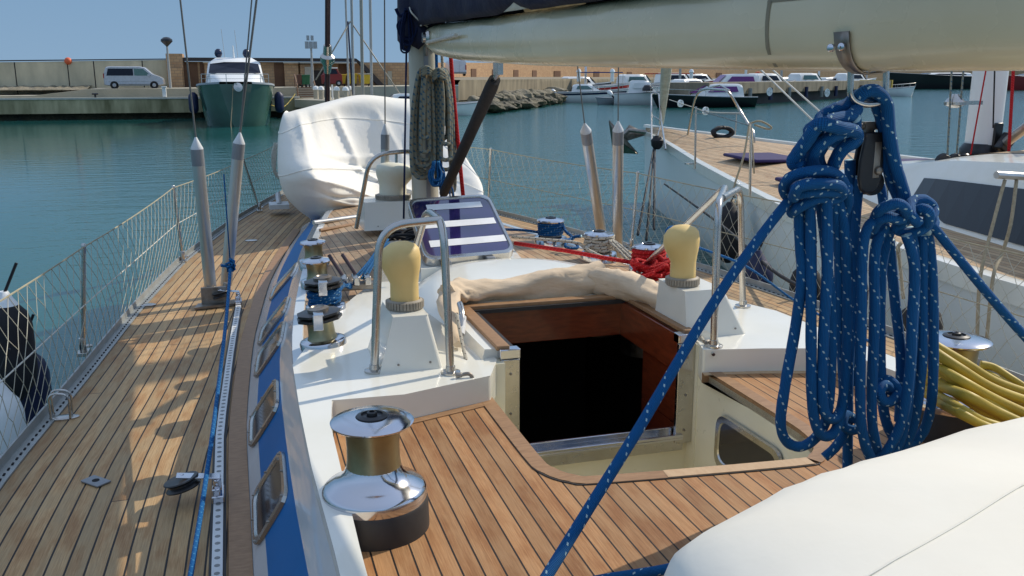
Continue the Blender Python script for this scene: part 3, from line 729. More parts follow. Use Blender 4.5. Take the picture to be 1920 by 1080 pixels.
a = W(683, 428, 1.72); b = W(795, 422, 1.72)
dorade((a.x+b.x)/2, a.y+.22, 1.70, (a.x, b.x), (a.x+.02, b.x-.02), .44, .20, (a.x+b.x)/2+.03, .13, .24, (1, .2, 0), 'cowl_white')

# ---- forward hatch standing open: alloy rim, tinted acrylic, three white tapes
BL, BR = W(797, 492, 1.80), W(968, 476, 1.80); TL, TR = WY(762, 377, 5.62), WY(922, 368, 5.75)
TR = TL+(BR-BL)*.985; nrm = ((BR-BL).cross(TL-BL)).normalized()
def hp(u, v, o=0.): return BL+(BR-BL)*u+(TL-BL)*v+nrm*o
def hring(k, o, m_=0., rad=.13):
    q = []
    for (u, v) in rr([(0, 0), (1, 0), (1, 1), (0, 1)], (k, k), 6, rad): q.append(hp(u, v, o))
    return q
if nrm.y > 0: nrm = -nrm
rs = [hring(1, -.03), hring(1.0, .012), hring(.985, .018), hring(.93, .018), hring(.92, .008)]
mb = MB(); mb.grid([[*r, r[0]] for r in rs]); hat = obj('deck_hatch', mb, 'steel', yacht, angle=30)
r = hring(.925, .010); mb = MB().add(r, [list(range(len(r)))]); r = hring(.985, -.028); mb.add(r, [list(range(len(r)))]); obj('tinted_lid', mb, 'hatch_acrylic', hat, smooth=False)
for u0, u1, v0 in ((.20, .86, .80), (.10, .93, .50), (.02+.08, .955, .205)):
    dv = .10; m_ = [hp(u0, v0-.02, .0115), hp(u1, v0-.02, .0115), hp(u1, v0+dv-.02, .0115), hp(u0, v0+dv-.02, .0115)]
    obj('tape_strip', MB().add(m_, [[0, 1, 2, 3]]), 'tape_white', hat, smooth=False)
for u in (.22, .70): obj('hinge', MB().box(hp(u, -.03, -.01), (.05, .05, .04)), 'alu_grey', hat, bevel=.004)
mb = MB(); f0 = [W(770, 500, 1.735), W(965, 487, 1.735)]
c = (BL+BR)/2; mb.prism([(BL.x-.03, BL.y-.03), (BR.x+.03, BR.y-.03), (BR.x+.12, BR.y+.62), (BL.x+.07, BL.y+.62)], 1.66, 1.77)
obj('hatch_coaming', mb, 'gelcoat', hat, bevel=.006)
# teak-framed instrument pad beside the hatch
p = W(775, 480, 1.72); mb = MB(); mb.box((p.x-.02, p.y+.12, p.z+.03), (.20, .42, .03), Matrix.Rotation(.12, 3, 'Z')); q = obj('hatch_slide', mb, 'grey_paint', yacht, bevel=.006)

# ---- mast and standing rigging
MX, MY = 1.312, 6.68
def mastsec(z, sx=.098, sy=.125, n=24): return [Vector((MX+sx*math.cos(2*math.pi*k/n), MY+sy*math.sin(2*math.pi*k/n), z)) for k in range(n+1)]
mast = obj('mast', MB().grid([mastsec(z) for z in (1.5, 2, 2.5, 3, 4, 6, 9, 13, 17.5)]), 'mast_paint', yacht)
mb = MB(); mb.box((MX, MY-.129, 2.9), (.03, .016, 2.4)); mb.box((MX, MY-.129, 6.), (.03, .016, 3.0)); obj('sail_track', mb, 'alu_grey', mast)
mb = MB(); mb.lathe([(.17, 0), (.17, .03), (.13, .06)], (MX, MY, 1.70), 24); obj('mast_collar', mb, 'rubber', mast)
def spike(base, top, r, nm='shroud_tube'):
    b, t = Vector(base), Vector(top); d = (t-b); L = d.length; d.normalize()
    o = obj(nm, MB().lathe([(r*.96, 0), (r, .01), (r, L-.19)], b, 24, d), 'alu', yacht, angle=35)
    obj('tube_collar', MB().lathe([(r*1.02, L-.19), (r*1.02, L-.08)], b, 24, d), 'alu_grey', o, angle=35)
    obj('tube_cap', MB().lathe([(r*1.0, L-.08), (r*1.0, L-.075), (r*.15, L)], b, 24, d), 'white_cap', o, angle=35)
sh = []
for b, t in ((W(396, 552, 1.32), WY(367, 257, 6.45)), (W(424, 535, 1.32), WY(450, 248, 6.72))):
    spike(b, t, .041 if t.y < 6.6 else .041); sh.append(t)
pb = W(403, 572, ZD); mb = MB(); mb.prism([(pb.x-.13, pb.y-.13), (pb.x+.17, pb.y-.07), (pb.x+.15, pb.y+.05), (pb.x-.11, pb.y-.01)], ZD+.003, ZD+.022)
mb.box((pb.x+.0, pb.y-.02, ZD+.07), (.17, .02, .13)); mb.tube([W(396, 566, 1.26), W(396, 548, 1.34)], .026, 10); mb.tube([W(420, 556, 1.26), W(426, 530, 1.36)], .026, 10)
obj('chainplate', mb, 'old_steel', yacht, bevel=.004)
for b, t in ((W(1133, 470, 1.32), WY(1096, 231, 6.55)), (W(1158, 480, 1.32), WY(1159, 227, 6.6))):
    spike(b, t, .043); sh.append(t)
sb = W(1145, 500, ZD); mb = MB(); mb.box((2.86, 6.5, ZD+.03), (.16, .24, .06)); obj('chainplate', mb, 'old_steel', yacht)
b, t = WY(722, 405, 6.9), WY(722, 232, 6.9); spike(b, t, .032); ist = t
def wirem(a, b, r, n=6): return MB().tube([a, b], r, n)
def up(p, px, py, L=9.): 
    """continue a wire from p through the photo direction (px,py) rising into the rig"""
    q = WY(px, py, p.y); d = (q-p).normalized(); return p+d*L
for p, px, py, r in ((sh[0], 338, 0, .006), (sh[1], 481, 0, .0075), (sh[1], 472, 0, .005), (sh[2], 1080, 100, .005), (sh[3], 1160, 60, .005), (ist, 721, 0, .005)):
    obj('shroud', wirem(p, up(p, px, py), r), 'wire', yacht)
# forestay with its furled dark sock
a = WY(605, 200, 15.2); b = Vector((1.36, 6.9, 17.)); a = Vector((1.36, 15.15, 1.5)); d = (b-a)
mb = MB(); mb.tube([a+d*.01, a+d*.95], .04, 12); fs = obj('furled_jib', mb, 'mast_dark', yacht)
q = WY(604, 108, 14.4); k = (q.z-a.z)/d.z; q = a+d*k
obj('furler_joint', MB().lathe([(.05, -.25), (.07, -.12), (.11, -.06), (.11, .02), (.07, .06), (.06, .2)], q, 16, d), 'steel', fs)
obj('furler_drum', MB().lathe([(.10, .25), (.12, .27), (.12, .29), (.06, .3), (.06, .4), (.12, .41), (.12, .43)], a, 16, d), 'alu_grey', fs)
# boom
def bx(y): return interp([(-2.5, 1.90), (1.5, 1.60), (2.1, 1.55), (2.93, 1.47), (4.28, 1.385), (6.5, 1.345)], y)
def bz0(y): return interp([(-2.5, 2.80), (2.1, 2.815), (3.0, 2.83), (4.28, 2.856), (5.6, 2.90), (6.2, 2.945), (6.42, 2.985), (6.5, 3.03)], y)
def bz1(y): return interp([(-2.5, 3.06), (2.1, 3.075), (4.28, 3.105), (6.2, 3.15), (6.42, 3.14), (6.5, 3.10)], y)
def bsec(y, n=28):
    zc, h = (bz0(y)+bz1(y))/2, (bz1(y)-bz0(y))/2; wd = .083*min(1, h/.11+.1); out = []
    for k in range(n+1):
        a = 2*math.pi*k/n; c, s = math.cos(a), math.sin(a)
        out.append(Vector((bx(y)+wd*math.copysign(abs(c)**.75, c), y, zc+h*math.copysign(abs(s)**.85, s))))
    return out
yy = yr(-2.5, 6.0, .35)+[6.2, 6.32, 6.42, 6.47, 6.5]
mb = MB(); mb.grid([bsec(y) for y in yy]); mb.add(bsec(6.5)[:-1], [list(range(28))]); mb.add(bsec(-2.5)[:-1], [list(range(28))])
boom = obj('boom', mb, 'boom_paint', yacht)
p = WY(812, 72, 6.30); mb = MB(); px_ = bx(6.3)-.084
mb.lathe([(.045, 0), (.05, .012), (.035, .03), (.033, .05), (0, .052)], (px_+.01, 6.22, p.z), 20, (-1, 0, 0)); obj('outhaul_sheave', mb, 'steel', boom, angle=30)
mb = MB(); mb.tube([(px_-.012, 6.22, p.z-.03), (px_-.012, 5.35, p.z-.03+.01)], .012, 8); obj('outhaul_line', mb, 'cord_white', boom)
# stained outline left by an old patch on the boom
def onboom(px, py, Y0):
    for _ in range(8):
        pass
    return WY(px, py, Y0)
def boomside(y, f, o=.0015):       # f: 0 bottom .. 1 top on the port side
    s = bsec(y, 56); n = len(s); cand = s[14:43]; 
    z = lerp(bz0(y), bz1(y), f); j = min(range(len(cand)), key=lambda i: abs(cand[i].z-z)); 
    p = Vector(cand[j]); p.z = z; c = Vector((bx(y), y, (bz0(y)+bz1(y))/2)); dd = (p-c).normalized(); return p+dd*o
mb = MB(); ya = 2.335
mb.grid([[boomside(ya+a_, lerp(.04, .72, i/10)) for i in range(11)] for a_ in (-.008, .008)])
mb.grid([[boomside(lerp(ya+.01, 1.35, i/10), f_) for i in range(11)] for f_ in (.71, .75)])
obj('old_tape_mark', mb, 'boom_stain', boom)
# steel bail strap under the boom, eye rod, mainsheet block shackle
yb = 2.03
mb = MB(); P = []
for k in range(15):
    t = k/14; a_ = math.pi*(1.06+.88*t)       # from port side round the bottom to starboard
    h = (bz1(yb)-bz0(yb))/2; c, s = math.cos(a_), math.sin(a_)
    if t < .0: pass
    q = Vector((bx(yb)+.088*math.copysign(abs(c)**.75, c), 0, (bz0(yb)+bz1(yb))/2+(h+.006)*math.copysign(abs(s)**.85, s)))
    hw_ = .016+.014*abs(2*t-1)**.5; P.append([Vector((q.x, yb-hw_, q.z)), Vector((q.x, yb+hw_, q.z))])
mb.grid(P); bail = obj('boom_strap', mb, 'old_steel', boom, solid=.005)
yb = 2.10; p0 = WY(1594, 128, yb); mb = MB()
mb.tube(rnd_path([p0+Vector((0, 0, .03)), WY(1594, 186, yb), WY(1622, 198, yb), WY(1660, 192, yb), WY(1662, 120, yb)], .035), .0085, 10)
mb.box(WY(1582, 118, yb), (.02, .05, .03)); mb.box(WY(1600, 112, yb-.01), (.03, .05, .02)); obj('bail_rod', mb, 'steel', bail)
mb = MB()
for px, py in ((1566, 90), (1586, 88)):
    q = WY(px, py, 2.015); mb.lathe([(.010, -.004), (.010, .004), (.006, .007)], q+Vector((-.012, -.0, 0)), 10, (-.9, -.3, 0))
obj('rivet', mb, 'chrome', bail)
# gooseneck
mb = MB(); mb.box((MX, 6.535, 3.07), (.05, .09, .10)); mb.tube([(MX, 6.54, 2.95), (MX, 6.54, 3.2)], .014, 8); obj('gooseneck', mb, 'old_steel', boom, bevel=.006)
# rigid vang in its black sock
a = WY(832, 362, 6.35); b = WY(934, 135, 4.95); d = b-a
vg = obj('vang', MB().tube([a+d*t for t in (0, .3, .6, .90, .95)], [.033, .036, .036, .039, .034], 14), 'sock_black', yacht)
mb = MB(); mb.tube([a+d*.93, a+d*1.0], .016, 8); mb.box(b+Vector((0, 0, .02)), (.03, .10, .07)); obj('vang_fork', mb, 'steel', vg)

# ---- stanchions, lifelines
stP = [(4.35-2.0, None), (5.475, None), (8.13, None), (11.165, None), (13.3, None)]
def stanchion(x, y, tx, ty, zt_):
    mb = MB(); mb.tube([(x, y, ZD+.03), (tx, ty, zt_)], .0125, 10); mb.lathe([(.015, 0), (.015, .012), (.010, .02)], (tx, ty, zt_), 10)
    s = obj('stanchion', mb, 'steel', yacht)
    mb = MB(); mb.box((x, y, ZD+.012), (.06, .10, .022)); mb.tube([(x, y, ZD+.01), (x, y, ZD+.10)], .020, 10); mb.tube([(x, y, ZD+.05), (x+.05 if x < 1.3 else x-.05, y, ZD+.05)], .010, 8)
    obj('stanchion_foot', mb, 'steel', s, bevel=.003)
pt = []
def top_at(px, py, y): return WY(px, py, y)
for bx_, by_, tx_, ty_ in ((157, 665, 157, 463), (343, 492, 325, 352), (487, 397, 456, 300)):
    b = W(bx_, by_, ZD); t = top_at(tx_, ty_, b.y-.02); stanchion(b.x, b.y, t.x, t.y, t.z); pt.append(t)
b0 = Vector((-1.05, 2.9, ZD)); t0 = Vector((-1.12, 2.9, 1.93)); stanchion(b0.x, b0.y, t0.x, t0.y, t0.z)
e0 = Vector((-1.06, -1.0, 1.93)); t4 = WY(523, 268, 13.0)
topP = [e0, t0]+pt+[t4]
spt = []
for by_, tz in ((2.75, 1.92), (5.0, 1.93), (7.6, 1.95), (10.3, 1.98), (12.8, 2.0)):
    x = se(by_)+.05; stanchion(x, by_, x+.04, by_, tz); spt.append(Vector((x+.04, by_, tz)))
topS = [Vector((3.15, -1.0, 1.92))]+spt
# pulpit at the bow
mb = MB(); c = WY(520, 272, 13.4)
pul = [Vector((pe(13.0)-.02, 13.0, ZD)), Vector((pe(13.0)-.05, 13.1, 2.0)), Vector((1.2, 15.35, 2.1)), Vector((1.52, 15.35, 2.1)), Vector((se(13.0)+.05, 13.1, 2.0)), Vector((se(13.0)+.02, 13.0, ZD))]
mb.tube(rnd_path(pul, .25), .014, 10); mb.tube([(1.1, 14.7, ZD), (1.12, 14.9, 2.05)], .012, 8); mb.tube([(1.62, 14.7, ZD), (1.6, 14.9, 2.05)], .012, 8)
obj('pulpit', mb, 'steel', yacht)
def sag(a, b, s=.02, n=6): return [a.lerp(b, i/n)-Vector((0, 0, s*4*(i/n)*(1-i/n))) for i in range(n+1)]
def lifeline(tops, nm):
    mb = MB(); pts = []
    for a, b in zip(tops, tops[1:]): pts += sag(a, b, .015)[:-1]
    pts.append(tops[-1]); mb.tube(pts, .0045, 6); return pts, mb
lp, mb = lifeline(topP+[pul[1]+Vector((0, 0, -.05))], ''); obj('lifeline', mb, 'net_old', yacht)
ls, mb = lifeline(topS+[pul[4]+Vector((0, 0, -.05))], ''); obj('lifeline', mb, 'net_old', yacht)
mb = MB(); mid = [Vector((lerp(pe(t.y)-.05, t.x, .52), t.y, lerp(ZD, t.z, .52))) for t in topP]; mb.tube(mid, .0035, 6)
obj('lifeline', mb, 'cord_white', yacht)
mb = MB(); mid = [Vector((lerp(se(t.y)+.05, t.x, .52), t.y, lerp(ZD, t.z, .52))) for t in topS]; mb.tube(mid, .0035, 6); obj('lifeline', mb, 'net_old', yacht)

# ---- deck fittings
p = W(112, 785, ZD); mb = MB(); mb.lathe([(.065, 0), (.065, .006), (.05, .010)], (p.x+.02, p.y, ZD), 24, sy=.55)
for dy in (-.028, .028):
    mb.tube(rnd_path([(p.x-.03, p.y+dy, ZD+.01), (p.x-.035, p.y+dy, ZD+.135), (p.x+.055, p.y+dy, ZD+.125), (p.x+.05, p.y+dy, ZD+.01)], .04), .0055, 8)
obj('deck_bow_eye', mb, 'steel', yacht)
p = W(180, 905, ZD); mb = MB(); Rz = Matrix.Rotation(.75, 3, 'Z'); mb.box((p.x, p.y, ZD+.006), (.062, .105, .008), Rz); o = obj('eye_plate', mb, 'alu_grey', yacht, bevel=.003)
obj('eye_hole', MB().lathe([(.014, 0), (.014, .0015)], (p.x, p.y, ZD+.0102), 16), 'hole_black', o)
for x, y in ((276, 573), (471, 452)):
    p = W(x, y, ZD); obj('deck_plate', MB().lathe([(.060, .002), (.060, .007), (.045, .012), (0, .013)], p, 24, sy=.7), 'steel', yacht, angle=30)
def tblock(px, py, y, sc=1.):
    y_ = W(px, py, ZD).y; x = trk(y_); mb = MB()
    mb.box((x, y_, ZD+.034), (.045, .11, .028)); mb.tube([(x, y_, ZD+.04), (x, y_, ZD+.095)], .016, 10); mb.box((x-.005, y_-.035, ZD+.060), (.03, .03, .03))
    b = obj('track_car', mb, 'chrome', yacht, bevel=.004)
    ax = (-.25, .1, 1); c = (x-.095*sc, y_+.02, ZD+.085)
    obj('sheave', MB().lathe([(.048*sc, -.018), (.05*sc, -.013), (.040*sc, -.002), (.040*sc, .004), (.05*sc, .014), (.048*sc, .018), (0, .019)], c, 24, ax), 'black_plastic', b, angle=30)
    mb = MB(); mb.box((x-.05*sc, y_+.015, ZD+.108), (.12*sc, .045, .006), Matrix.Rotation(.15, 3, 'Y')); mb.lathe([(.009, 0), (.007, .004)], (c[0], c[1], ZD+.118), 10)
    obj('block_cheek', mb, 'chrome', b, bevel=.004)
tblock(425, 940, 0, 1.3); tblock(468, 572, 0, 1.2)
# rope clutches with their levers, on the roof inboard of the winches
p = W(668, 545, 1.71); mb = MB(); mb.box((p.x+.0, p.y+.03, p.z+.02), (.22, .07, .035)); cl = obj('rope_clutch', mb, 'old_steel', yacht, bevel=.006)
mb = MB()
for i in range(3): mb.box((p.x-.06+.06*i, p.y+.02, p.z+.055), (.035, .10, .05))
obj('clutch_body', mb, 'steel', cl, bevel=.008)
mb = MB()
for i in range(2): mb.tube([(p.x-.06+.07*i, p.y+.05, p.z+.07), (p.x-.12+.07*i, p.y+.14, p.z+.17)], .010, 8)
obj('lever', mb, 'mast_dark', cl)
mb = MB(); q = p+Vector((.16, .08, .07)); mb.box(q, (.09, .012, .10)); obj('cleat_plate', mb, 'steel', cl, bevel=.004)
# hand rail and rails under the dinghy
mb = MB(); a, b = W(588, 418, 1.62), W(700, 403, 1.62); mb.tube([a, b], .022, 10, m='alu'); 
for t in (.05, .95): mb.tube([a.lerp(b, t), a.lerp(b, t)-Vector((0, 0, .12))], .016, 8)
obj('dinghy_chock', mb, 'alu', yacht)
mb = MB(); a, b = W(600, 432, 1.63), W(700, 414, 1.63); mb.tube([a, b], .014, 8); obj('hand_rail', mb, 'teak_trim', yacht)
# snap shackles at the aft corners of the moulding
for px, py in ((880, 722), (1338, 660)):
    p = W(px, py-18, ZM); mb = MB(); mb.box((p.x, p.y-.02, ZM-.03), (.035, .015, .055)); mb.tube(rnd_path([p+Vector((-.04, -.02, .012)), p+Vector((0, -.025, .018)), p+Vector((.012, -.03, -.03))], .02), .008, 8); mb.lathe([(.010, -.012), (.010, .012)], p+Vector((-.045, -.02, .012)), 10, (1, 0, 0))
    obj('pad_eye', mb, 'old_steel', yacht, bevel=.003)
for x, y, z in ((875, 572, 1.86), (1198, 0, 0)):
    pass
mb = MB(); p = WY(1295, 625, 3.5); mb.box((1.90, 3.50, ZM+.11), (.035, .08, .03)); obj('guide_cap', mb, 'chrome', yacht, bevel=.004)

# ================================================================== things lying on, hanging from and tied to the yacht
def rope(name, pts, r, m, label=None, cat='rope', group=None, parent=None, k=6, n=8, closed=False):
    mb = MB(); mb.tube(smooth_pts(pts, k, closed) if k > 1 else pts, r, n, closed=closed)
    o = obj(name, mb, m, parent, angle=180)
    if label: tag(o, label, cat, group)
    return o
def pts_y(l, Y, r=None):                          # photo points in the athwartships plane Y (+ small offsets)
    return [WY(p[0], p[1], Y+(p[2] if len(p) > 2 else 0)) for p in l]
# ---- mainsheet coils under the boom
RB = .0150
mbA = MB(); YA = 2.10
def run(mb, l, Y, r=RB, k=8, n=10, v0=0.):
    p = smooth_pts([q+Vector((rnd.uniform(-.003, .003), rnd.uniform(-.004, .004), 0)) for q in pts_y(l, Y)], k); mb.tube(p, [r*(1+.05*noise.noise(q*14)+.02*math.sin(j*1.3)) for j, q in enumerate(p)], n, v0=v0)
A = [
 [(1497, 372, .0), (1498, 450), (1503, 520, -.01), (1492, 620), (1474, 720, -.01), (1464, 790), (1476, 828), (1505, 836, -.01), (1538, 812), (1553, 760, -.01), (1556, 620), (1548, 480), (1538, 372)],
 [(1520, 372, -.03), (1522, 480, -.03), (1520, 640, -.035), (1522, 760, -.035), (1538, 812, -.035), (1562, 812, -.03), (1578, 770, -.02), (1586, 690, -.01), (1588, 560, 0), (1586, 450, 0), (1572, 372)],
 [(1548, 370, -.05), (1548, 500, -.05), (1545, 640, -.05), (1543, 740, -.05), (1552, 780, -.05), (1570, 780, -.03), (1580, 730, 0), (1574, 600, .02), (1572, 460, .02), (1560, 372)],
]
for i, l in enumerate(A): run(mbA, l, YA, v0=i*1.3)
for i, l in enumerate([                              # the wraps of the knot round the top of the coil
 [(1486, 378, .02), (1472, 356, -.01), (1482, 334, -.05), (1515, 322, -.07), (1555, 322, -.07), (1580, 338, -.04), (1590, 372, .0), (1585, 400, .02), (1570, 420, .04)],
 [(1490, 372, -.05), (1500, 350, -.085), (1540, 345, -.10), (1572, 348, -.09), (1580, 362, -.06), (1566, 374, -.05), (1530, 372, -.05), (1500, 388, -.03), (1484, 400, .0)],
 [(1484, 368, -.02), (1505, 362, -.06), (1540, 360, -.075), (1575, 360, -.06), (1590, 352, -.02)],
 [(1476, 362, .04), (1500, 384, .05), (1545, 378, .05), (1586, 362, .04), (1560, 340, .05), (1500, 342, .05), (1476, 362, .04)],
 ]): run(mbA, l, YA, v0=i*.7)
for i, l in enumerate([                              # the twisted pair that climbs to the bail
 [(1536, 350, .01), (1534, 325, .0), (1524, 303, -.02), (1535, 278, -.05), (1560, 255, -.06), (1590, 245, -.04), (1602, 225, .0), (1590, 208, .02)],
 [(1555, 348, .02), (1560, 318, 0), (1575, 285, -.02), (1598, 262, -.03), (1606, 240, -.02), (1600, 222, -.03)],
 [(1500, 312, -.02), (1488, 305, -.02), (1497, 285, -.03), (1515, 262, -.05), (1532, 240, -.07), (1560, 226, -.06), (1592, 218, -.03), (1606, 206, .0), (1606, 190, .01), (1622, 172, -.01), (1645, 172, -.01), (1661, 196, 0), (1668, 250, 0), (1680, 310), (1692, 360), (1700, 398)],
 [(1500, 312, .0), (1512, 296, .0), (1524, 280, .01), (1536, 262, .01), (1532, 248, -.02), (1540, 222, .02), (1566, 206, .02), (1588, 196, .02), (1612, 178, .02), (1636, 180, .03), (1652, 212, .03), (1660, 262, .03), (1672, 330, .03), (1688, 380, .03), (1694, 405, .03)],
 [(1540, 318, .02), (1536, 290, .01), (1550, 262, .0), (1572, 246, .0), (1596, 232, .01)],
 [(1516, 245, -.02), (1540, 233, -.09), (1575, 240, -.09), (1600, 246, -.05), (1606, 262, .0), (1590, 272, .03), (1560, 262, .05)],
 ]): run(mbA, l, YA, r=.0178, v0=i*.9)
tag(obj('rope_coil', mbA, 'rope_blue', angle=180), 'blue flecked mainsheet coil hanging left of the black pulley block, looped over the boom bail', 'rope coil', 'blue mainsheet coils under the boom')
mbB = MB()
for i, l in enumerate([
 [(1648, 410, -.02), (1626, 430, -.03), (1618, 480, -.04), (1617, 600, -.05), (1613, 720, -.05), (1614, 800, -.05), (1628, 850, -.05), (1650, 872, -.04), (1675, 850, -.03), (1695, 800, -.02), (1708, 700, 0), (1716, 560, 0), (1716, 480, 0), (1706, 428)],
 [(1662, 425, 0), (1642, 470, -.01), (1638, 600, -.02), (1634, 760, -.02), (1642, 830, -.02), (1660, 868, 0), (1690, 850, 0), (1715, 790, 0), (1726, 680, 0), (1731, 560, 0), (1728, 440, 0)],
 [(1670, 430, .03), (1654, 500, .03), (1652, 640, .03), (1656, 760, .03), (1672, 812, .03), (1690, 830, .02), (1715, 830, .02), (1738, 800, .01), (1748, 740, .0), (1750, 620, 0), (1748, 500, 0), (1738, 430)],
 [(1700, 440, -.05), (1712, 500, -.05), (1710, 600, -.05), (1706, 700, -.05), (1690, 790, -.05), (1668, 845, -.05), (1650, 860, -.03)],
 [(1668, 450, .05), (1680, 560, .05), (1688, 660, .05), (1690, 740, .05), (1684, 790, .05)],
 [(1676, 735, .02), (1660, 722, .0), (1650, 735, -.01), (1656, 752, -.02), (1676, 752, -.02), (1684, 735, .0), (1672, 715, .02), (1650, 712, .03), (1644, 728, .03)],
 [(1640, 415, .0), (1650, 393, -.05), (1680, 382, -.08), (1698, 392, -.08), (1700, 412, -.05), (1680, 428, -.02), (1700, 436, -.03), (1728, 430, -.05), (1745, 410, -.05), (1748, 388, -.03), (1728, 374, -.03), (1708, 382, -.04), (1706, 404, -.07), (1722, 420, -.08)],
 [(1636, 440, .02), (1646, 415, -.03), (1668, 408, -.06), (1690, 412, -.06), (1712, 400, -.05), (1730, 392, -.07), (1742, 400, -.08), (1740, 422, -.06), (1722, 432, -.02)],
 [(1652, 418, .04), (1680, 400, .05), (1720, 396, .05), (1745, 402, .04), (1752, 420, .0), (1740, 434, -.02)],
 [(1592, 300, .08), (1598, 420, .08), (1598, 560, .08), (1592, 700, .07), (1590, 780, .07), (1590, 880, .07)],
 [(1602, 785, .05), (1586, 778, .03), (1580, 795, .02), (1596, 806, .02), (1612, 800, .04), (1606, 783, .06)],
 [(1594, 800, .05), (1580, 818, .04), (1562, 840, .03), (1545, 858, .03)],
 ]): run(mbB, l, YA, v0=i*1.1)
tag(obj('rope_coil', mbB, 'rope_blue', angle=180), 'blue flecked mainsheet coil hanging right of the black pulley block, knotted at its top', 'rope coil', 'blue mainsheet coils under the boom')
# the parts of the sheet that lead away
a = WY(1482, 372, 2.10); mb = MB()
Pk = [a, WY(1440, 425, 2.06), WY(1370, 520, 2.0), WY(1300, 630, 1.94), WY(1200, 800, 1.84), WY(1100, 960, 1.74), WY(1010, 1105, 1.64)]
tag(obj('mainsheet_rope', MB().tube(smooth_pts(Pk, 8), .0135, 10), 'rope_blue', angle=180), 'taut blue flecked rope running from the left coil down across the companionway', 'rope')
Pk = [WY(1742, 415, 2.08), WY(1790, 475, 2.06), WY(1860, 560, 2.04), WY(1930, 640, 2.02), WY(2050, 770, 1.95)]
tag(obj('mainsheet_rope', MB().tube(smooth_pts(Pk, 8), .0135, 10), 'rope_blue', angle=180), 'blue flecked rope running down to the right edge from the knot of the right coil', 'rope')
Pk = [WY(1612, 330, 2.16), WY(1604, 420, 2.17), WY(1600, 520, 2.17), WY(1604, 640, 2.18), WY(1600, 720, 2.2)]
mb = MB().tube(smooth_pts(Pk, 6), .0135, 10); mb.tube(smooth_pts([WY(1650, 345, 2.2), WY(1656, 380, 2.2), WY(1660, 440, 2.2)], 6), .0135, 10)
tag(obj('mainsheet_rope', mb, 'rope_blue', angle=180), 'blue rope falling straight out of the black pulley block between the two coils', 'rope')
p = W(1245, 1068, 1.64); q = W(1090, 1095, 1.62); mb = MB().tube(smooth_pts([q+Vector((-.2, -.06, 0)), q, p, p+Vector((.12, .02, .0))], 6), .0125, 10)
tag(obj('mainsheet_rope', mb, 'rope_blue', angle=180), 'end of blue rope lying on the teak at the edge of the white wheel cover', 'rope')
# the block
yb_ = 2.15; c = WY(1627, 300, yb_)
blk = thing('pulley_block', 'black mainsheet pulley block hanging from the boom between two blue coils', 'pulley block', tuple(c))
mb = MB()
def plate(px, w0, w1, w2, y0, y1, dy, th, m=None):
    z0, z1 = WY(px, y1, yb_).z, WY(px, y0, yb_).z; cx = WY(px, (y0+y1)/2, yb_).x; out = []
    prof = [(w0, z1), (w1, lerp(z1, z0, .45)), (w1, lerp(z1, z0, .75)), (w2, lerp(z1, z0, .93)), (w2*.5, z0)]
    q = [(cx-a, z) for a, z in prof]+[(cx+a, z) for a, z in prof[::-1]]
    n = len(q); mb.add([Vector((x, yb_+dy, z)) for x, z in q]+[Vector((x, yb_+dy+th, z)) for x, z in q], [list(range(n)), list(range(n, 2*n))[::-1]]+[[i, (i+1) % n, n+(i+1) % n, n+i] for i in range(n)])
plate(1622, .026, .038, .030, 250, 360, -.030, .012); plate(1634, .026, .036, .030, 246, 362, .022, .012)
mb.box(WY(1627, 252, yb_+.0), (.06, .06, .014)); obj('cheek', mb, 'black_plastic', blk, bevel=.005)
mb = MB(); mb.lathe([(.034, -.02), (.036, -.012), (.028, 0), (.036, .012), (.034, .02)], WY(1630, 342, yb_), 24, (0, 1, 0)); obj('sheave', mb, 'black_plastic', blk, angle=30)
mb = MB(); mb.lathe([(.012, 0), (.012, .008), (.006, .012), (0, .012)], WY(1646, 320, yb_-.03), 12, (0, -1, 0)); mb.box(WY(1644, 300, yb_-.028), (.022, .006, .10)); obj('axle_strap', mb, 'old_steel', blk, bevel=.002)
mb = MB(); mb.tube(rnd_path([WY(1611, 236, yb_), WY(1606, 205, yb_), WY(1618, 190, yb_), WY(1640, 190, yb_), WY(1652, 205, yb_), WY(1643, 236, yb_)], .03), .008, 8); mb.tube([WY(1604, 237, yb_), WY(1650, 237, yb_)], .009, 8); mb.box(WY(1627, 240, yb_), (.03, .022, .035)); obj('shackle', mb, 'old_steel', blk)

# ---- canvas over the steering wheel, bottom right
mb = MB(); out = [(.46, .86), (.50, .99), (.60, 1.045), (.80, 1.125), (1.06, 1.197), (1.336, 1.225), (1.7, 1.19), (2.0, 1.07), (2.16, .85), (2.14, .5), (1.95, .22), (1.6, .02), (1.25, -.03), (.9, .04), (.62, .22), (.47, .48), (.44, .70)]
oo = [Vector((x, y, 0)) for x, y in smooth_pts([(a, b, 0) for a, b in out], 5, True) and [(p.x, p.y) for p in smooth_pts([(a, b, 0) for a, b in out], 5, True)]]
KW = 1.34; oo = [o_*KW for o_ in oo]; cc = Vector((1.30*KW, .58*KW, 0)); P = []; ZK = ZC-(ZC-2.215)*KW
for s_, h in ((.0, .068), (.2, .068), (.4, .062), (.58, .055), (.72, .045), (.83, .030), (.90, .012), (.955, -.012), (.985, -.04), (1.0, -.085), (.99, -.15), (.97, -.26), (.95, -.36)):
    P.append([Vector((lerp(cc.x, p.x, s_), lerp(cc.y, p.y, s_), ZK+h*1.2+.006*math.sin(7*p.x+5*p.y)*s_+.003*math.sin(math.atan2(p.y-cc.y, p.x-cc.x)*31+3*math.sin(p.x*9))*s_**5)) for p in oo])
mb.grid(P, close_v=True)
wc = obj('wheel_cover', mb, 'cover_canvas', angle=180); tag(wc, 'large off-white canvas cover over the steering wheel in the lower right corner', 'cover')
mb = MB(); s0 = [W(1530, 1090, 2.09), W(1640, 1035, 2.098), W(1800, 962, 2.098), W(1940, 895, 2.09), W(2060, 850, 2.08)]
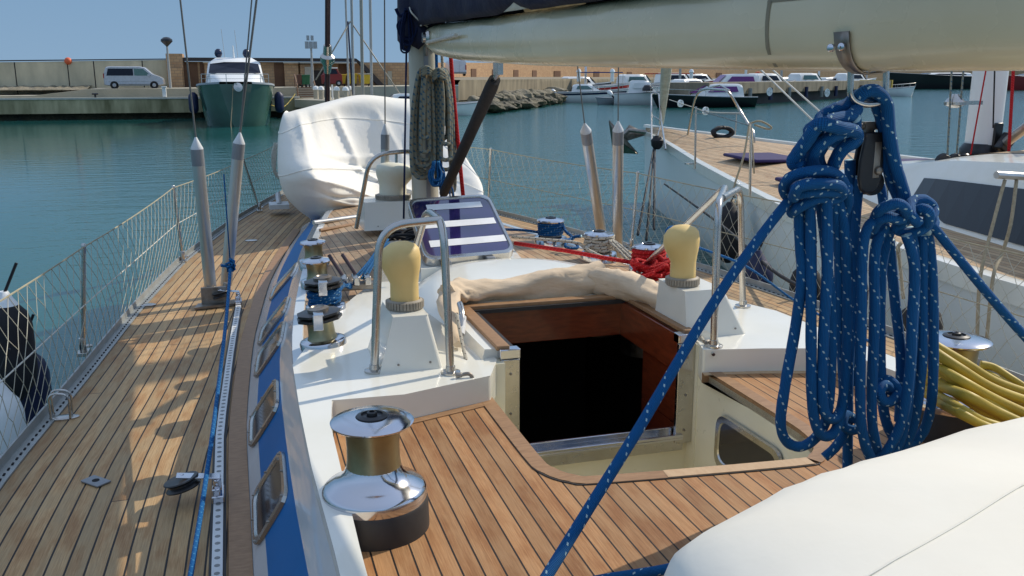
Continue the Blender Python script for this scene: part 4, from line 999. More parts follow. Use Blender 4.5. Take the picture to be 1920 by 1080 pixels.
def domez(p):
    # height of the cover under a plan position
    d = Vector((p.x, p.y, 0))-cc; best = 1e9; ang = math.atan2(d.y, d.x); rr_ = None
    for a_, b_ in zip(oo, oo[1:]+oo[:1]):
        a1, a2 = a_-cc, b_-cc
        t1, t2 = math.atan2(a1.y, a1.x), math.atan2(a2.y, a2.x)
        dd = abs((ang-t1+math.pi) % (2*math.pi)-math.pi)
        if dd < best: best = dd; rr_ = a1.length; pt_ = a_
    s_ = d.length/rr_
    return ZK+1.2*interp([(.0, .068), (.2, .068), (.4, .062), (.58, .055), (.72, .045), (.83, .030), (.90, .012), (.955, -.012), (1, -.085)], s_)+.006*math.sin(7*pt_.x+5*pt_.y)*s_
for i, p in enumerate(smooth_pts(s0, 8)):
    pass
sp_ = [Vector((p.x, p.y, domez(p)+.0012)) for p in smooth_pts(s0, 10)]
mb.tube(sp_, .0022, 6); obj('seam', mb, 'cover_canvas', wc)
mb.tube([(1.6, .75, 1.2), (1.6, .75, 2.0)], .05, 12)
ped = MB().lathe([(.10, -.1), (.09, .5), (.08, .80)], (1.6, .75, 1.2), 20); obj('steering_pedestal', ped, 'steel', yacht)

# ---- yellow hose over the starboard winch
mb = MB(); Yh = 2.15
for i, l in enumerate([
 [(1700, 640, .1), (1752, 660, .05), (1800, 692, .0), (1860, 728, -.03), (1940, 756, -.05), (2040, 785, -.1)],
 [(1700, 672, .1), (1755, 690, .0), (1810, 726, -.05), (1870, 765, -.1), (1950, 808, -.12), (2040, 850, -.15)],
 [(1700, 690, .0), (1760, 714, -.08), (1815, 752, -.12), (1870, 786, -.15), (1940, 812, -.2), (2040, 850, -.2)],
 [(1700, 716, .0), (1755, 738, -.12), (1800, 765, -.18), (1850, 792, -.22), (1925, 815, -.25), (2020, 840, -.25)],
 [(1700, 652, .2), (1755, 674, .1), (1820, 708, .08), (1880, 740, .05), (1950, 768, .0), (2040, 800, 0)],
 [(1700, 660, .05), (1753, 684, -.02), (1806, 716, -.06), (1866, 750, -.09), (1945, 786, -.12), (2040, 825, -.15)],
 [(1700, 700, -.05), (1758, 722, -.10), (1812, 742, -.14), (1868, 772, -.16), (1945, 806, -.2), (2040, 842, -.2)],
 [(1700, 630, .15), (1752, 648, .1), (1810, 682, .05), (1868, 716, .02), (1945, 742, .0), (2040, 770, -.05)],
 [(1700, 726, -.1), (1752, 748, -.16), (1800, 775, -.2), (1850, 800, -.24), (1925, 822, -.28), (2020, 850, -.28)],
 [(1838, 684, .3), (1865, 690, .27), (1900, 712, .2), (1950, 742, .15), (2050, 790, .1)],
 [(1840, 698, .3), (1866, 708, .24), (1905, 732, .17), (1950, 758, .12), (2050, 806, .1)],
 ]):
    if l[0][0] < 1720: l[0] = (l[0][0]+25, l[0][1], .22); l[1] = (l[1][0], l[1][1], max(.07, l[1][2]))
    mb.tube(smooth_pts(pts_y(l, Yh), 7), [.0150+.002*math.sin(j*.12+i) for j in range(len(l)*7-6)], 10)
tag(obj('hose', mb, 'yellow_pvc', angle=180), 'yellow hose flaked in thick bights below the chrome winch at the right edge', 'hose')
p = W(1800, 800, 1.60)
# ---- sail cover lashed along the boom and round the mast
mb = MB(); P = []
for i, y in enumerate(yr(-2.5, 6.62, .13)):
    zb_, x = bz1(min(y, 6.1)), bx(min(y, 6.4)); hh = interp([(-2.5, .30), (3.0, .34), (5.5, .50), (6.62, .80)], y); ww = .135+.012*math.sin(i*1.9)
    gap = .030*max(0, math.sin((y-4.05)/.42*math.pi)) if 4.05 < y < 4.47 else 0
    row = []
    for a, b in ((-.75, -.0), (-.98, .06), (-1.05, .20), (-.98, .45), (-.7, .75), (-.35, .95), (0, 1.0), (.35, .95), (.7, .75), (.98, .45), (1.05, .2), (.98, .06), (.75, 0)):
        row.append(Vector((x+a*ww*(1+.10*math.sin(i*.8+b*9)), y, zb_-.006+b*hh+(gap if abs(a) > .7 and b < .1 and a < 0 else 0)+.012*math.sin(i*1.3+a*4)*(b > .3))))
    P.append(row)
mb.grid(P); P = []
for j, z in enumerate((3.02, 3.06, 3.15, 3.3, 3.6, 3.95, 4.1)):
    P.append([Vector((MX+.165*(1+.05*math.sin(k*2.1+j))*math.cos(t)*(1 if j else .9), MY+.0+.21*math.sin(t)*(1 if j else .9), z+(.03*math.sin(k*1.7) if j == 0 else 0))) for k, t in ((k, 2*math.pi*k/22+.3) for k in range(23))])
mb.grid(P)
sc_ = obj('sail_cover', mb, 'navy_canvas', angle=80, solid=.006); tag(sc_, 'dark navy sail cover laced along the top of the boom and round the mast', 'sail cover')
mb = MB(); mb.grid([[Vector((bx(y)+s_*.10, y, bz1(y)+.002+.05*b)) for s_, b in ((-1, 0), (-1.05, .9), (-.6, 1.3), (.6, 1.3), (1, 0))] for y in yr(3.9, 4.7, .1)]); obj('stowed_sail', mb, 'furled_sail', sc_)
mb = MB(); mb.tube(smooth_pts([WY(768, 14, 6.45), WY(772, 24, 6.4), WY(790, 42, 6.38), WY(802, 50, 6.35)], 5), .005, 6); mb.tube(smooth_pts([WY(784, 30, 6.4), WY(796, 42, 6.36), WY(805, 44, 6.34), WY(788, 48, 6.38)], 5), .005, 6); obj('lacing', mb, 'cord_white', sc_)

# ---- folded sprayhood round the front of the companionway
def roll(path, rad, seed, ns=16, wr=.018, flat=.8):
    pts = smooth_pts(path, 8); P = []; mb = MB()
    for i, p in enumerate(pts):
        t = (pts[min(i+1, len(pts)-1)]-pts[max(i-1, 0)]).normalized(); n1 = Vector((-t.y, t.x, 0)).normalized(); n2 = Vector((0, 0, 1)); row = []
        r = interp([(j/(len(rad)-1), v) for j, v in enumerate(rad)], i/(len(pts)-1))
        for k in range(ns+1):
            a = 2*math.pi*k/ns; q = p+n1*math.cos(a)*r+n2*math.sin(a)*r*flat
            w_ = noise.noise(Vector((q.x*4+seed, q.y*4, q.z*16)))+.5*noise.noise(Vector((i*.45+seed, math.cos(a)*2, math.sin(a)*2)))+.35*math.sin(a*3+i*.22+seed)*(.4+abs(noise.noise(Vector((i*.08, seed, 0))))*2)
            row.append(q+(q-p).normalized()*w_*wr)
        P.append(row)
    mb.grid(P); mb.add(P[0][:-1], [list(range(ns))]); mb.add(P[-1][:-1], [list(range(ns))]); return mb
spr = thing('sprayhood', 'beige canvas sprayhood folded down round the front of the companionway', 'sprayhood', (1.4, 4.3, 1.8))
zf = ZM+.165
obj('canvas', roll([WY(838, 545, 4.02), WY(870, 553, 4.10), WY(960, 541, 4.14), WY(1050, 530, 4.16), WY(1128, 524, 4.16)], [.045, .062, .070, .072, .078], 3, 22, .034, .90), 'beige_canvas', spr, angle=180)
obj('canvas', roll([WY(1108, 520, 4.16), WY(1160, 535, 4.04), WY(1210, 552, 3.88), WY(1262, 570, 3.66), WY(1282, 580, 3.58)], [.072, .070, .064, .060, .040], 8, 20, .03, .95), 'beige_canvas', spr, angle=180)
obj('canvas', roll([WY(846, 548, 4.08), WY(842, 575, 3.9), WY(848, 605, 3.7), WY(858, 645, 3.5)], [.05, .045, .030, .018], 5, 14, .022, .9), 'beige_canvas', spr, angle=180)
for l in ([WY(862, 570, 3.75), WY(866, 590, 3.66), WY(862, 640, 3.58)], [WY(1272, 537, 3.82), WY(1280, 556, 3.76), WY(1285, 610, 3.62)]):
    mb = MB().tube(smooth_pts(l, 5), .014, 10); fr = obj('bow_end', mb, 'steel', spr)
    mb = MB().tube([l[1]-Vector((0, 0, .01)), l[1].lerp(l[2], .75)], .020, 10); obj('sleeve', mb, 'tape_white', fr)
for l, nm in (([WY(856, 588, 3.6), WY(868, 650, 3.45), WY(882, 705, 3.28)], 'left'), ([WY(1282, 570, 3.7), WY(1310, 625, 3.4), WY(1338, 665, 3.2)], 'right')):
    rope('tensioning_cord', l, .0075, 'rope_white', parent=spr)
# ---- canvas-covered dinghy on the foredeck
G = [
 [(560, 235, 11.6), (600, 215, 11.8), (670, 200, 12.0), (740, 205, 12.0), (800, 225, 11.9), (845, 285, 11.7), (870, 325, 11.4)],
 [(547, 213, 10.2), (605, 197, 10.6), (668, 184, 11.0), (738, 188, 11.1), (800, 198, 11.0), (846, 262, 10.7), (878, 310, 10.3)],
 [(538, 214, 9.6), (600, 197, 9.85), (670, 181, 10.1), (740, 187, 10.2), (802, 200, 10.2), (850, 262, 10.0), (886, 316, 9.65)],
 [(528, 250, 9.40), (575, 232, 9.45), (640, 222, 9.85), (712, 226, 9.95), (790, 240, 9.95), (852, 290, 9.75), (896, 332, 9.35)],
 [(526, 290, 9.2), (572, 275, 9.15), (640, 270, 9.65), (705, 275, 9.8), (785, 285, 9.8), (855, 315, 9.55), (902, 346, 9.15)],
 [(528, 330, 9.00), (580, 318, 8.72), (645, 318, 9.4), (700, 322, 9.65), (785, 325, 9.6), (858, 340, 9.35), (904, 360, 8.95)],
 [(540, 365, 8.98), (600, 347, 8.66), (655, 345, 9.05), (705, 350, 9.35), (785, 352, 9.4), (860, 362, 9.15), (905, 374, 8.8)],
 [(562, 392, 9.02), (612, 378, 8.80), (662, 372, 8.90), (712, 375, 9.2), (790, 375, 9.2), (862, 382, 9.0), (902, 388, 8.75)],
 [(584, 410, 9.20), (622, 404, 9.05), (672, 396, 9.10), (720, 396, 9.3), (795, 392, 9.1), (860, 394, 9.0), (896, 396, 8.85)],
 [(590, 414, 9.6), (625, 408, 9.6), (675, 400, 9.2), (722, 398, 9.3), (795, 394, 9.4), (860, 394, 9.4), (890, 396, 9.4)]]
Gp = [[WY(*q) for q in row] for row in G]
Gp = [[r[0]+Vector((.05, 1.3, -.05)), r[0]+Vector((-.01, .35, 0))]+r+[r[-1]+Vector((.01, .4, 0)), r[-1]+Vector((-.1, 1.4, -.05))] for r in Gp]
front = [Vector((lerp(p.x, 1.36, .25), 12.6, 1.35)) for p in Gp[0]]
Gp = [front]+Gp
rows = [smooth_pts(r, 14) for r in Gp]; cols = [smooth_pts([rows[i][j] for i in range(len(rows))], 12) for j in range(len(rows[0]))]
def wrinkle(p):
    lowf = max(0, min(1, (2.12-p.z)/.35)); d = .010*noise.noise(Vector((p.x*3, p.y*2, p.z*1.2))); K = lambda u: math.exp(-abs(u)*1.5)
    for cx, sl, w_, a_ in ((.60, -.10, .06, .055), (.72, -.12, .05, -.04), (1.04, -.32, .05, .065), (1.50, -.46, .07, .045), (1.85, -.3, .06, .03)):
        u = (p.x-cx+sl*(2.3-p.z)+.02*noise.noise(Vector((p.z*2.2, cx*9, 0))))/w_; d += a_*K(u)*(1-lowf*.8)*max(0, min(1, (2.50-p.z)/.15))
    for z0, sl, w_, a_ in ((2.02, -.22, .02, .05), (1.96, -.26, .025, -.06), (1.88, -.34, .022, .075), (1.82, -.30, .02, -.05), (1.74, -.38, .022, .07), (1.66, -.34, .02, -.06), (1.60, -.22, .02, .055), (1.52, -.12, .015, -.03)):
        u = (p.z-z0-sl*(p.x-1.0)-.03*noise.noise(Vector((p.x*4, z0*9, 0)))-.02*math.sin(p.x*7+z0*30))/w_; k = max(0, min(1, (p.x-.55)/.3))*max(0, min(1, (2.15-p.x)/.3)); d += a_*K(u)*k*(.3+.7*lowf)
    d += .035*(.3-abs(noise.noise(Vector((p.x*3.2+p.z*3, p.z*6.5, 1)))))*(.0+.8*lowf)
    return d
mb = MB(); mb.grid([[p+Vector((0, -1, .25))*wrinkle(p) for p in c] for c in cols])
dcv = obj('dinghy_cover', mb, 'tarp_white', angle=180); tag(dcv, 'upturned dinghy under a creased white canvas cover on the foredeck in front of the mast', 'covered dinghy')

for rr_ in (3, 5):
    k_ = (rr_+1)*12; ln = [c[k_]+Vector((0, -1, .25))*(wrinkle(c[k_])+.002) for c in cols][14:-14]; obj('seam', MB().tube(ln, .006, 5), 'tarp_white', dcv)
mb = MB()
for c in cols[20:-20:9]:
    q = c[-6]+Vector((0, -1, .25))*wrinkle(c[-6]); mb.tube([q, q+Vector((rnd.uniform(-.03, .03), .05, -.16))], .006, 5)
obj('lashing', mb, 'cord_white', dcv)
# ---- knotted safety nets along the rails
def net(top, e, sg, nm, label, y0, y1, m):
    def tp_(y):
        for a, b in zip(top, top[1:]):
            if min(a.y, b.y) <= y <= max(a.y, b.y)+1e-6:
                t = (y-a.y)/(b.y-a.y+1e-9); return a.lerp(b, t)
        return top[-1] if y > top[-1].y else top[0]
    def bt(y): return Vector((e(y)+sg*.06, y, ZD+.05))
    mb = MB(); st = .125; n = int((y1-y0)/st); sp_ = 4; H = 8
    def node(i, j):                              # i along, j up; a slack diamond grid
        y = y0+i*st/2*1.0; t = j/H; p = bt(y).lerp(tp_(y), t)
        amp = .010+.012*(1-abs(2*t-1)); p += Vector((-sg*.03*math.sin(math.pi*t), rnd.uniform(-amp, amp), rnd.uniform(-amp, amp)*.8)); return p
    N = {}
    for i in range(0, 2*n+1):
        for j in range(H+1):
            if (i+j) % 2 == 0: N[i, j] = node(i, j) if 0 < j < H else (bt(y0+i*st/2) if j == 0 else tp_(y0+i*st/2))
    for (i, j), p in N.items():
        for di in (-1, 1):
            q = N.get((i+di, j+1))
            if q is not None: mb.tube([p, q], .0019, 3, cap=False)
    o = obj(nm, mb, m, smooth=False); tag(o, label, 'net', 'rope safety nets along both rails'); return o
net(lp, pe, -1, 'safety_net', 'pale knotted rope net laced along the left rail above the teal water', 1.6, 13.0, 'net_cord')
net(ls, se, 1, 'safety_net', 'pale knotted rope net along the right rail beside the neighbouring white hull', 2.0, 12.8, 'net_cord')
# ---- sheets, halyards and coils
rope('jib_sheet', [W(432, 498, 1.80), W(425, 590, 1.66), W(404, 770, 1.52), W(380, 940, 1.44), W(352, 1110, 1.40)], .0085, 'rope_blue_thin', 'slim blue sheet stretched over the left side deck from the shroud foot', 'rope')
mb = MB(); p = W(432, 500, 1.80)
mb.tube([p+Vector((.022*math.cos(t*1.3), .0, .02*math.sin(t*1.3)+.004*t-.02)) for t in range(12)], .009, 6); mb.tube([p, p+Vector((-.05, 0, .01))], .008, 6); mb.tube([p, p+Vector((.0, .0, .5))], .004, 5)
tag(obj('rope_knot', mb, 'rope_blue_thin', angle=180), 'blue knot tied at the foot of the left shroud tubes', 'knot')
def wraps(c, r0, z0, z1, turns, r, axis=Vector((0, 0, 1)), jit=.002, ph=0.):
    c = Vector(c); q = Vector((0, 0, 1)).rotation_difference(axis); n = int(turns*16); out = []
    for i in range(n+1):
        t = i/n; a = 2*math.pi*turns*t+ph
        out.append(c+q @ Vector(((r0+rnd.uniform(-jit, jit))*math.cos(a), (r0+rnd.uniform(-jit, jit))*math.sin(a), lerp(z0, z1, t)+rnd.uniform(-jit, jit))))
    return out
s1, s2, s3 = stw
mb = MB(); mb.tube(wraps(s1, .082, .082, .165, 5, .009), .0095, 8)
mb.tube(smooth_pts([s1+Vector((-.085, .02, .1)), WY(985, 432, s1.y+.02), WY(940, 430, s1.y+.05), WY(860, 428, s1.y+.1)], 6), .009, 8)
mb.tube(smooth_pts([s1+Vector((.08, -.02, .15)), WY(1062, 435, s1.y-.12), WY(1075, 447, s1.y-.2), WY(1055, 450, s1.y-.3), WY(1078, 455, s1.y-.35), WY(1082, 465, s1.y-.4), WY(1060, 462, s1.y-.4), WY(1072, 446, s1.y-.3), WY(1090, 443, s1.y-.35)], 7), .010, 8)
tag(obj('winch_rope', mb, 'rope_blue', angle=180), 'blue line wound on the farthest of three winches on the right of the cabin roof', 'rope')
mb = MB(); mb.tube(wraps(s2, .086, .075, .17, 5, .010, jit=.006), .011, 8)
mb.tube(smooth_pts([s2+Vector((-.09, .0, .09)), WY(1080, 455, s2.y+.05), WY(1020, 449, s2.y+.1), WY(960, 444, s2.y+.2)], 6), .010, 8)
for dx in (0, 8, 15): mb.tube(smooth_pts([s2+Vector((.06, -.07, .15)), WY(1145+dx, 455+dx*.2, s2.y-.1), WY(1165+dx, 475, s2.y-.15), WY(1180+dx, 492-dx*.3, s2.y-.2)], 7), .010, 8)
mb.tube(smooth_pts([s2+Vector((-.07, -.07, .13)), WY(1100, 466, s2.y-.1), WY(1125, 480, s2.y-.18), WY(1150, 490, s2.y-.2)], 7), .011, 8)
tag(obj('winch_rope', mb, 'rope_white', angle=180), 'white rope with dark flecks wound on the middle winch right of the roof', 'rope')
mb = MB(); mb.tube(wraps(s3, .090, .10, .17, 3, .010), .012, 8)
for i in range(13):
    a0 = rnd.uniform(0, 6.28); c_ = WY(1215+i*3.2-14, 492+(i % 6)*5+rnd.uniform(-4, 6), s3.y-.14-.02*(i % 4)); r1, r2 = rnd.uniform(.05, .10), rnd.uniform(.035, .06)
    mb.tube(smooth_pts([c_+Vector((r1*math.cos(a0+k*.9), r2*.8*math.sin(a0+k*.9)-.01*k, .018*math.sin(k*1.7+i))) for k in range(7)], 5), .011, 8)
for l in ([(1205, 478, 0), (1235, 480, -.1), (1255, 505, -.2), (1262, 520, -.25), (1285, 527, -.3), (1296, 528, -.3)], [(1235, 495, -.1), (1260, 505, -.2), (1285, 515, -.25), (1298, 525, -.3)], [(1210, 500, -.15), (1240, 510, -.2), (1262, 524, -.3), (1290, 524, -.35)]):
    mb.tube(smooth_pts([WY(x, y, s3.y+d) for x, y, d in l], 6), .0115, 8)
mb.tube([WY(965, 456, s3.y+.5), WY(1060, 470, s3.y+.2), WY(1130, 483, s3.y+.05), WY(1185, 492, s3.y-.05)], .0125, 8)
tag(obj('winch_rope', mb, 'rope_red', angle=180), 'bright red rope heaped on the nearest winch right of the cabin roof', 'rope')
pw = W(612, 582, ZW); mb = MB(); pw.z = zroof(pw.x, pw.y); ax = Vector((-.06, .02, 1)).normalized()
for k in range(2): mb.tube(wraps(pw, .066+.008*k, .062, .125, 5, .009, ax, .005, k), .009, 8)
for k in range(4): mb.tube(smooth_pts([pw+Vector((.06, 0, .075+.012*k)), WY(640, 540-3*k, pw.y+.1), WY(655, 534+2*k, pw.y+.25), WY(664, 536, pw.y+.36)], 6), .008, 8)
tag(obj('winch_rope', mb, 'rope_blue', angle=180), 'blue line wound on the second nearest winch left of the companionway', 'rope')
mb = MB(); a, b = W(678, 518, 1.78), W(724, 452, 1.86)
for i in range(13):
    d = Vector((rnd.uniform(-.016, .016), rnd.uniform(-.02, .02), rnd.uniform(-.012, .012))); mb.tube(smooth_pts([a+d*1.6, a.lerp(b, .4)+d, b+d*1.2], 5), .005, 5)
tag(obj('rope_hank', mb, 'rope_blue_thin', angle=180), 'frayed bright blue rope end standing slantwise on the roof behind the left hoop', 'rope')
mb = MB()
for i in range(16):
    c_ = WY(775+rnd.uniform(-14, 16), 447+rnd.uniform(-6, 7), 5.9+rnd.uniform(-.1, .1)); mb.tube(smooth_pts([c_+Vector((.13*math.cos(t), .05*math.sin(t), .045*math.sin(t+i))) for t in [k*.9+i for k in range(8)]], 4), .010, 6)
tag(obj('rope_pile', mb, 'cord_black', angle=180), 'dark tangle of rope between the left hoop and the open purple hatch', 'rope')
# coils on the mast
def hank(mb, top, loops, Y, r, k=7, n=8):
    for i, (xl, xr, yb_, dy) in enumerate(loops):
        tx, ty = top; w_ = (xr-xl)/2; cx = (xl+xr)/2
        l = [(tx-4, ty, dy), (lerp(tx, xl, .6), ty+14, dy), (xl+1, lerp(ty, yb_, .45), dy), (xl, yb_-w_*1.2, dy), (cx-w_*.6, yb_-w_*.18, dy), (cx, yb_, dy), (cx+w_*.6, yb_-w_*.2, dy), (xr, yb_-w_*1.2, dy+.01), (xr-1, lerp(ty, yb_, .45), dy+.02), (lerp(tx, xr, .6), ty+12, dy+.02), (tx+4, ty, dy+.01)]
        mb.tube(smooth_pts([WY(x, y, Y+d) for x, y, d in l], k), r, n, v0=i*.37)
YM = 6.42
mb = MB(); hank(mb, (802, 128), [(772, 814, 334, -.02), (779, 810, 312, .0), (783, 808, 300, .02), (785, 817, 322, .02), (789, 805, 285, -.04), (794, 802, 258, -.05), (777, 820, 328, .04)], YM, .0145)
for k in range(3): mb.tube(smooth_pts([WY(788, 132+k*5, YM-.07), WY(800, 126+k*5, YM-.09), WY(812, 134+k*4, YM-.06)], 5), .0145, 8)
tag(obj('rope_coil', mb, 'rope_grey', angle=180), 'long grey-green rope coil hanging on the mast, left of its twin', 'rope coil', 'rope coils hanging on the mast')
mb = MB(); hank(mb, (822, 130), [(818, 851, 345, .02), (823, 849, 318, .0), (827, 845, 300, -.03), (830, 842, 270, -.04), (815, 838, 262, .03), (826, 853, 360, .05)], YM, .0145)
for k in range(3): mb.tube(smooth_pts([WY(810, 140+k*5, YM-.06), WY(822, 130+k*6, YM-.09), WY(836, 142+k*4, YM-.06)], 5), .0145, 8)
tag(obj('rope_coil', mb, 'rope_grey', angle=180), 'long grey-green rope coil hanging on the mast, nearer the red halyard', 'rope coil', 'rope coils hanging on the mast')
mb = MB()
for i in range(15):
    t0 = rnd.uniform(-5, 5); wv = rnd.uniform(5, 15); hank(mb, (818+t0*.5, 302+rnd.uniform(-3, 3)), [(818-wv+t0, 818+wv*.8+t0, 350-rnd.uniform(0, 14), -.10+rnd.uniform(-.04, .04))], YM, .006, 5, 6)
for x in (826, 832, 840, 846): mb.tube(smooth_pts([WY(822, 335, YM-.05), WY(x, 350, YM-.05), WY(x+4, 368, YM-.06)], 5), .006, 6)
tag(obj('rope_hank', mb, 'rope_blue_thin', angle=180), 'small bright blue hank tied below the grey coils on the mast', 'rope')
mb = MB(); 
for i in range(9):
    t0 = rnd.uniform(-6, 6); wv = rnd.uniform(6, 17); hank(mb, (765+t0*.5, 18+rnd.uniform(-3, 8)), [(763-wv+t0, 763+wv+t0, 100-rnd.uniform(0, 35), rnd.uniform(-.05, .05))], 6.5, .0065, 5, 6)
mb.tube([WY(762, 95, 6.5), WY(757, 410, 6.1)], .007, 6); mb.tube(smooth_pts([WY(742, 16, 6.5), WY(750, 30, 6.5), WY(762, 20, 6.5)], 5), .011, 6)
tag(obj('rope_hank', mb, 'rope_navy', angle=180), 'navy blue halyard coil hanging left of the mast under the sail cover', 'rope')
rope('halyard', [WY(843, 60, 6.5), WY(849, 160, 6.48), WY(869, 375, 6.4)], .015, 'rope_red', 'taut red halyard running down beside the mast on its right', 'rope', k=3)
rope('halyard', [WY(827, 60, 6.55), WY(832, 160, 6.53), WY(850, 372, 6.45)], .011, 'rope_white', 'white flecked halyard between the grey coils and the red halyard', 'rope', k=3)
rope('halyard', [WY(817, 60, 6.56), WY(820, 170, 6.53), WY(828, 372, 6.5)], .011, 'rope_blue_thin', 'blue halyard behind the grey coils on the mast', 'rope', k=3)
mb = MB(); c_ = WY(520, 300, 12.4)
for i in range(4): mb.tube(smooth_pts([WY(518+(-1) ** i*3, 268, 12.4), WY(511+i*2, 285, 12.4), WY(513+i, 320, 12.4), WY(524, 334-i*3, 12.4), WY(530-i, 318, 12.4), WY(528-i, 290, 12.4), WY(521, 268, 12.4)], 6), .014, 8)
tag(obj('rope_coil', mb, 'cord_white', angle=180), 'white mooring rope coiled over the left rail beside the covered dinghy', 'rope coil')
mb = MB(); p = W(523, 385, ZD+.1); mb.box(p, (.22, .3, .05)); mb.tube([p+Vector((0, -.06, .02)), p+Vector((.0, .1, .12))], .03, 8)
obj('bow_cleat', mb, 'white_cap', yacht)
rope('preventer_line', [W(1262, 436, 1.95), W(1300, 460, 1.85), W(1400, 500, 1.72), W(1500, 570, 1.45), W(1650, 650, 1.36)], .0075, 'rope_blue_thin', 'thin blue line led outside the right-hand cowl vent along the side deck', 'rope')
mb = MB(); p = W(1262, 436, 1.95); 
for k in range(3): mb.tube(smooth_pts([p+Vector((.03*math.cos(t+k), .01*k, .028*math.sin(t+k))) for t in range(6)], 5), .012, 6)
tag(obj('rope_knot', mb, 'rope_blue_thin', angle=180), 'blue knot on the right rail net, left of the right-hand cowl vent', 'knot')
# fenders hanging outside the left rail
def fender(name, c, r, L, m, label, caps='boat_white', group='fenders hanging over the left rail'):
    c = Vector(c); f = obj(name, MB().lathe([(r*.25, -L/2-.04), (r*.5, -L/2), (r*.85, -L/2+.05), (r, -L/2+.12), (r, L/2-.12), (r*.85, L/2-.05), (r*.5, L/2), (r*.25, L/2+.04)], c, 24), m)
    tag(f, label, 'fender', group)
    obj('end_cap', MB().lathe([(r*.55, L/2-.005), (r*.3, L/2+.045), (r*.2, L/2+.07), (0, L/2+.07)], c, 16), caps, f)
    obj('lanyard', MB().tube([c+Vector((0, 0, L/2+.05)), c+Vector((.08, .0, L/2+.22))], .008, 6), 'cord_black', f); return f
for q, r, L, m_, l in ((WX(52, 742, -1.24), .125, .50, 'fender_navy', 'navy fender with a white end outside the left rail, nearer the camera'), (WX(20, 655, -1.25), .12, .50, 'fender_black', 'black covered fender outside the left rail, farther along the net'), (WX(4, 806, -1.24), .11, .40, 'boat_white', 'off-white fender outside the left rail beside the navy one')):
    fender('fender', q, r, L, m_, l, 'boat_white')

# ================================================================== water and sky setting
mb = MB()
for x0, x1, y0, y1 in ((-900, 1500, -300, 3000),): mb.add([(x0, y0, 0), (x1, y0, 0), (x1, y1, 0), (x0, y1, 0)], [[0, 1, 2, 3]])
o = obj('water', mb, 'harbour_water', smooth=False); o['kind'] = 'structure'

# ================================================================== the quays across the basin
def wall_strip(name, plan, z0, z1, m, kind=None, label=None, cat=None, parent=None, group=None, thick=.6, uvs=True):
    """a wall standing along a plan polyline, with thickness away from us"""
    mb = MB(); P = []; U = []; s = 0; last = None
    for (x, y) in plan:
        if last: s += math.hypot(x-last[0], y-last[1])
        last = (x, y); a0 = z0(s) if callable(z0) else z0; a1 = z1(s) if callable(z1) else z1
        P.append([Vector((x, y, a0)), Vector((x, y, a1)), Vector((x, y+thick, a1)), Vector((x, y+thick, a0))]); U.append([(s, a0), (s, a1), (s, a1+thick), (s, a1+thick)])
    mb.grid(P, uv=U); mb.add(P[0], [[0, 1, 2, 3]]); mb.add(P[-1], [[0, 1, 2, 3]])
    o = obj(name, mb, m, parent, angle=30)
    if kind: o['kind'] = kind
    if label: tag(o, label, cat, group)
    return o
def slab(name, poly, z0, z1, m, kind='structure'):
    o = obj(name, MB().prism(poly, z0, z1), m, smooth=False); o['kind'] = kind; return o
def at(px, Y): return WY(px, 145, Y).x
QY = 68.
# lower landing with its pale kerb; a darker shadow gap at the water is real overhang
slab('quay', [(-120, QY), (at(372, QY), QY), (at(372, QY), 76), (-120, 76)], .42, 1.34, 'concrete_stain')
slab('quay', [(-120, QY+.8), (at(372, QY), QY+.8), (at(372, QY), 76), (-120, 76)], -.8, .42, 'rock_wet')
slab('quay_kerb', [(-120, QY-.05), (at(560, QY), QY-.05), (at(560, QY), QY+.5), (-120, QY+.5)], 1.344, 1.47, 'quay_edge')
slab('quay', [(at(372, QY), QY+.02), (at(566, QY), QY+.02), (at(566, QY), 76), (at(372, QY), 76)], .45, 1.34, 'concrete_stain')
slab('quay', [(at(372, QY), QY+1), (at(640, QY), QY+1), (at(640, QY), 76), (at(372, QY), 76)], -.8, .44, 'rock_wet')
# raised road behind
RY = 72.
def rz(x): return interp([(-40, 1.35), (at(60, RY), 1.55), (at(165, RY), 1.98), (at(560, RY), 2.05), (20, 2.2)], x)
pl = [(-120, RY), (at(0, RY), RY), (at(100, RY), RY), (at(165, RY), RY), (at(560, RY), RY), (16, RY+.1), (30, 92), (60, 118), (110, 150), (230, 260), (260, 600), (-260, 600), (-120, 90)]
mb = MB(); n = 60; P = []; 
front = []
for x in [-120, -60, at(0, RY), at(60, RY), at(110, RY), at(165, RY), at(300, RY), at(400, RY), at(560, RY), at(640, RY), 14, 17]: front.append((x, RY, rz(x)))
mb.grid([[Vector((x, y, -.5)) for x, y, z in front], [Vector((x, y, z)) for x, y, z in front], [Vector((x, y+30, z+.25)) for x, y, z in front]])
o = obj('road', mb, 'concrete_light', smooth=False); o['kind'] = 'structure'
FE = [(17, RY), (24, 84), (33, 100), (44, 116), (62, 140), (90, 175), (140, 240)]                # the far embankment wall
mb = MB(); mb.grid([[Vector((x, y, 1.0)) for x, y in FE], [Vector((x, y, 2.35)) for x, y in FE], [Vector((x+.3, y+.5, 2.6)) for x, y in FE], [Vector((x-14, y+22, 2.95)) for x, y in FE], [Vector((x-14, y+80, 2.95)) for x, y in FE]])
o = obj('embankment', mb, 'embank', smooth=False); o['kind'] = 'structure'
mb = MB(); mb.grid([[Vector((x-.2, y-.2, -1)) for x, y in FE], [Vector((x-.2, y-.2, 1.2)) for x, y in FE]]); o = obj('embankment_foot', mb, 'rock_wet', smooth=False); o['kind'] = 'structure'
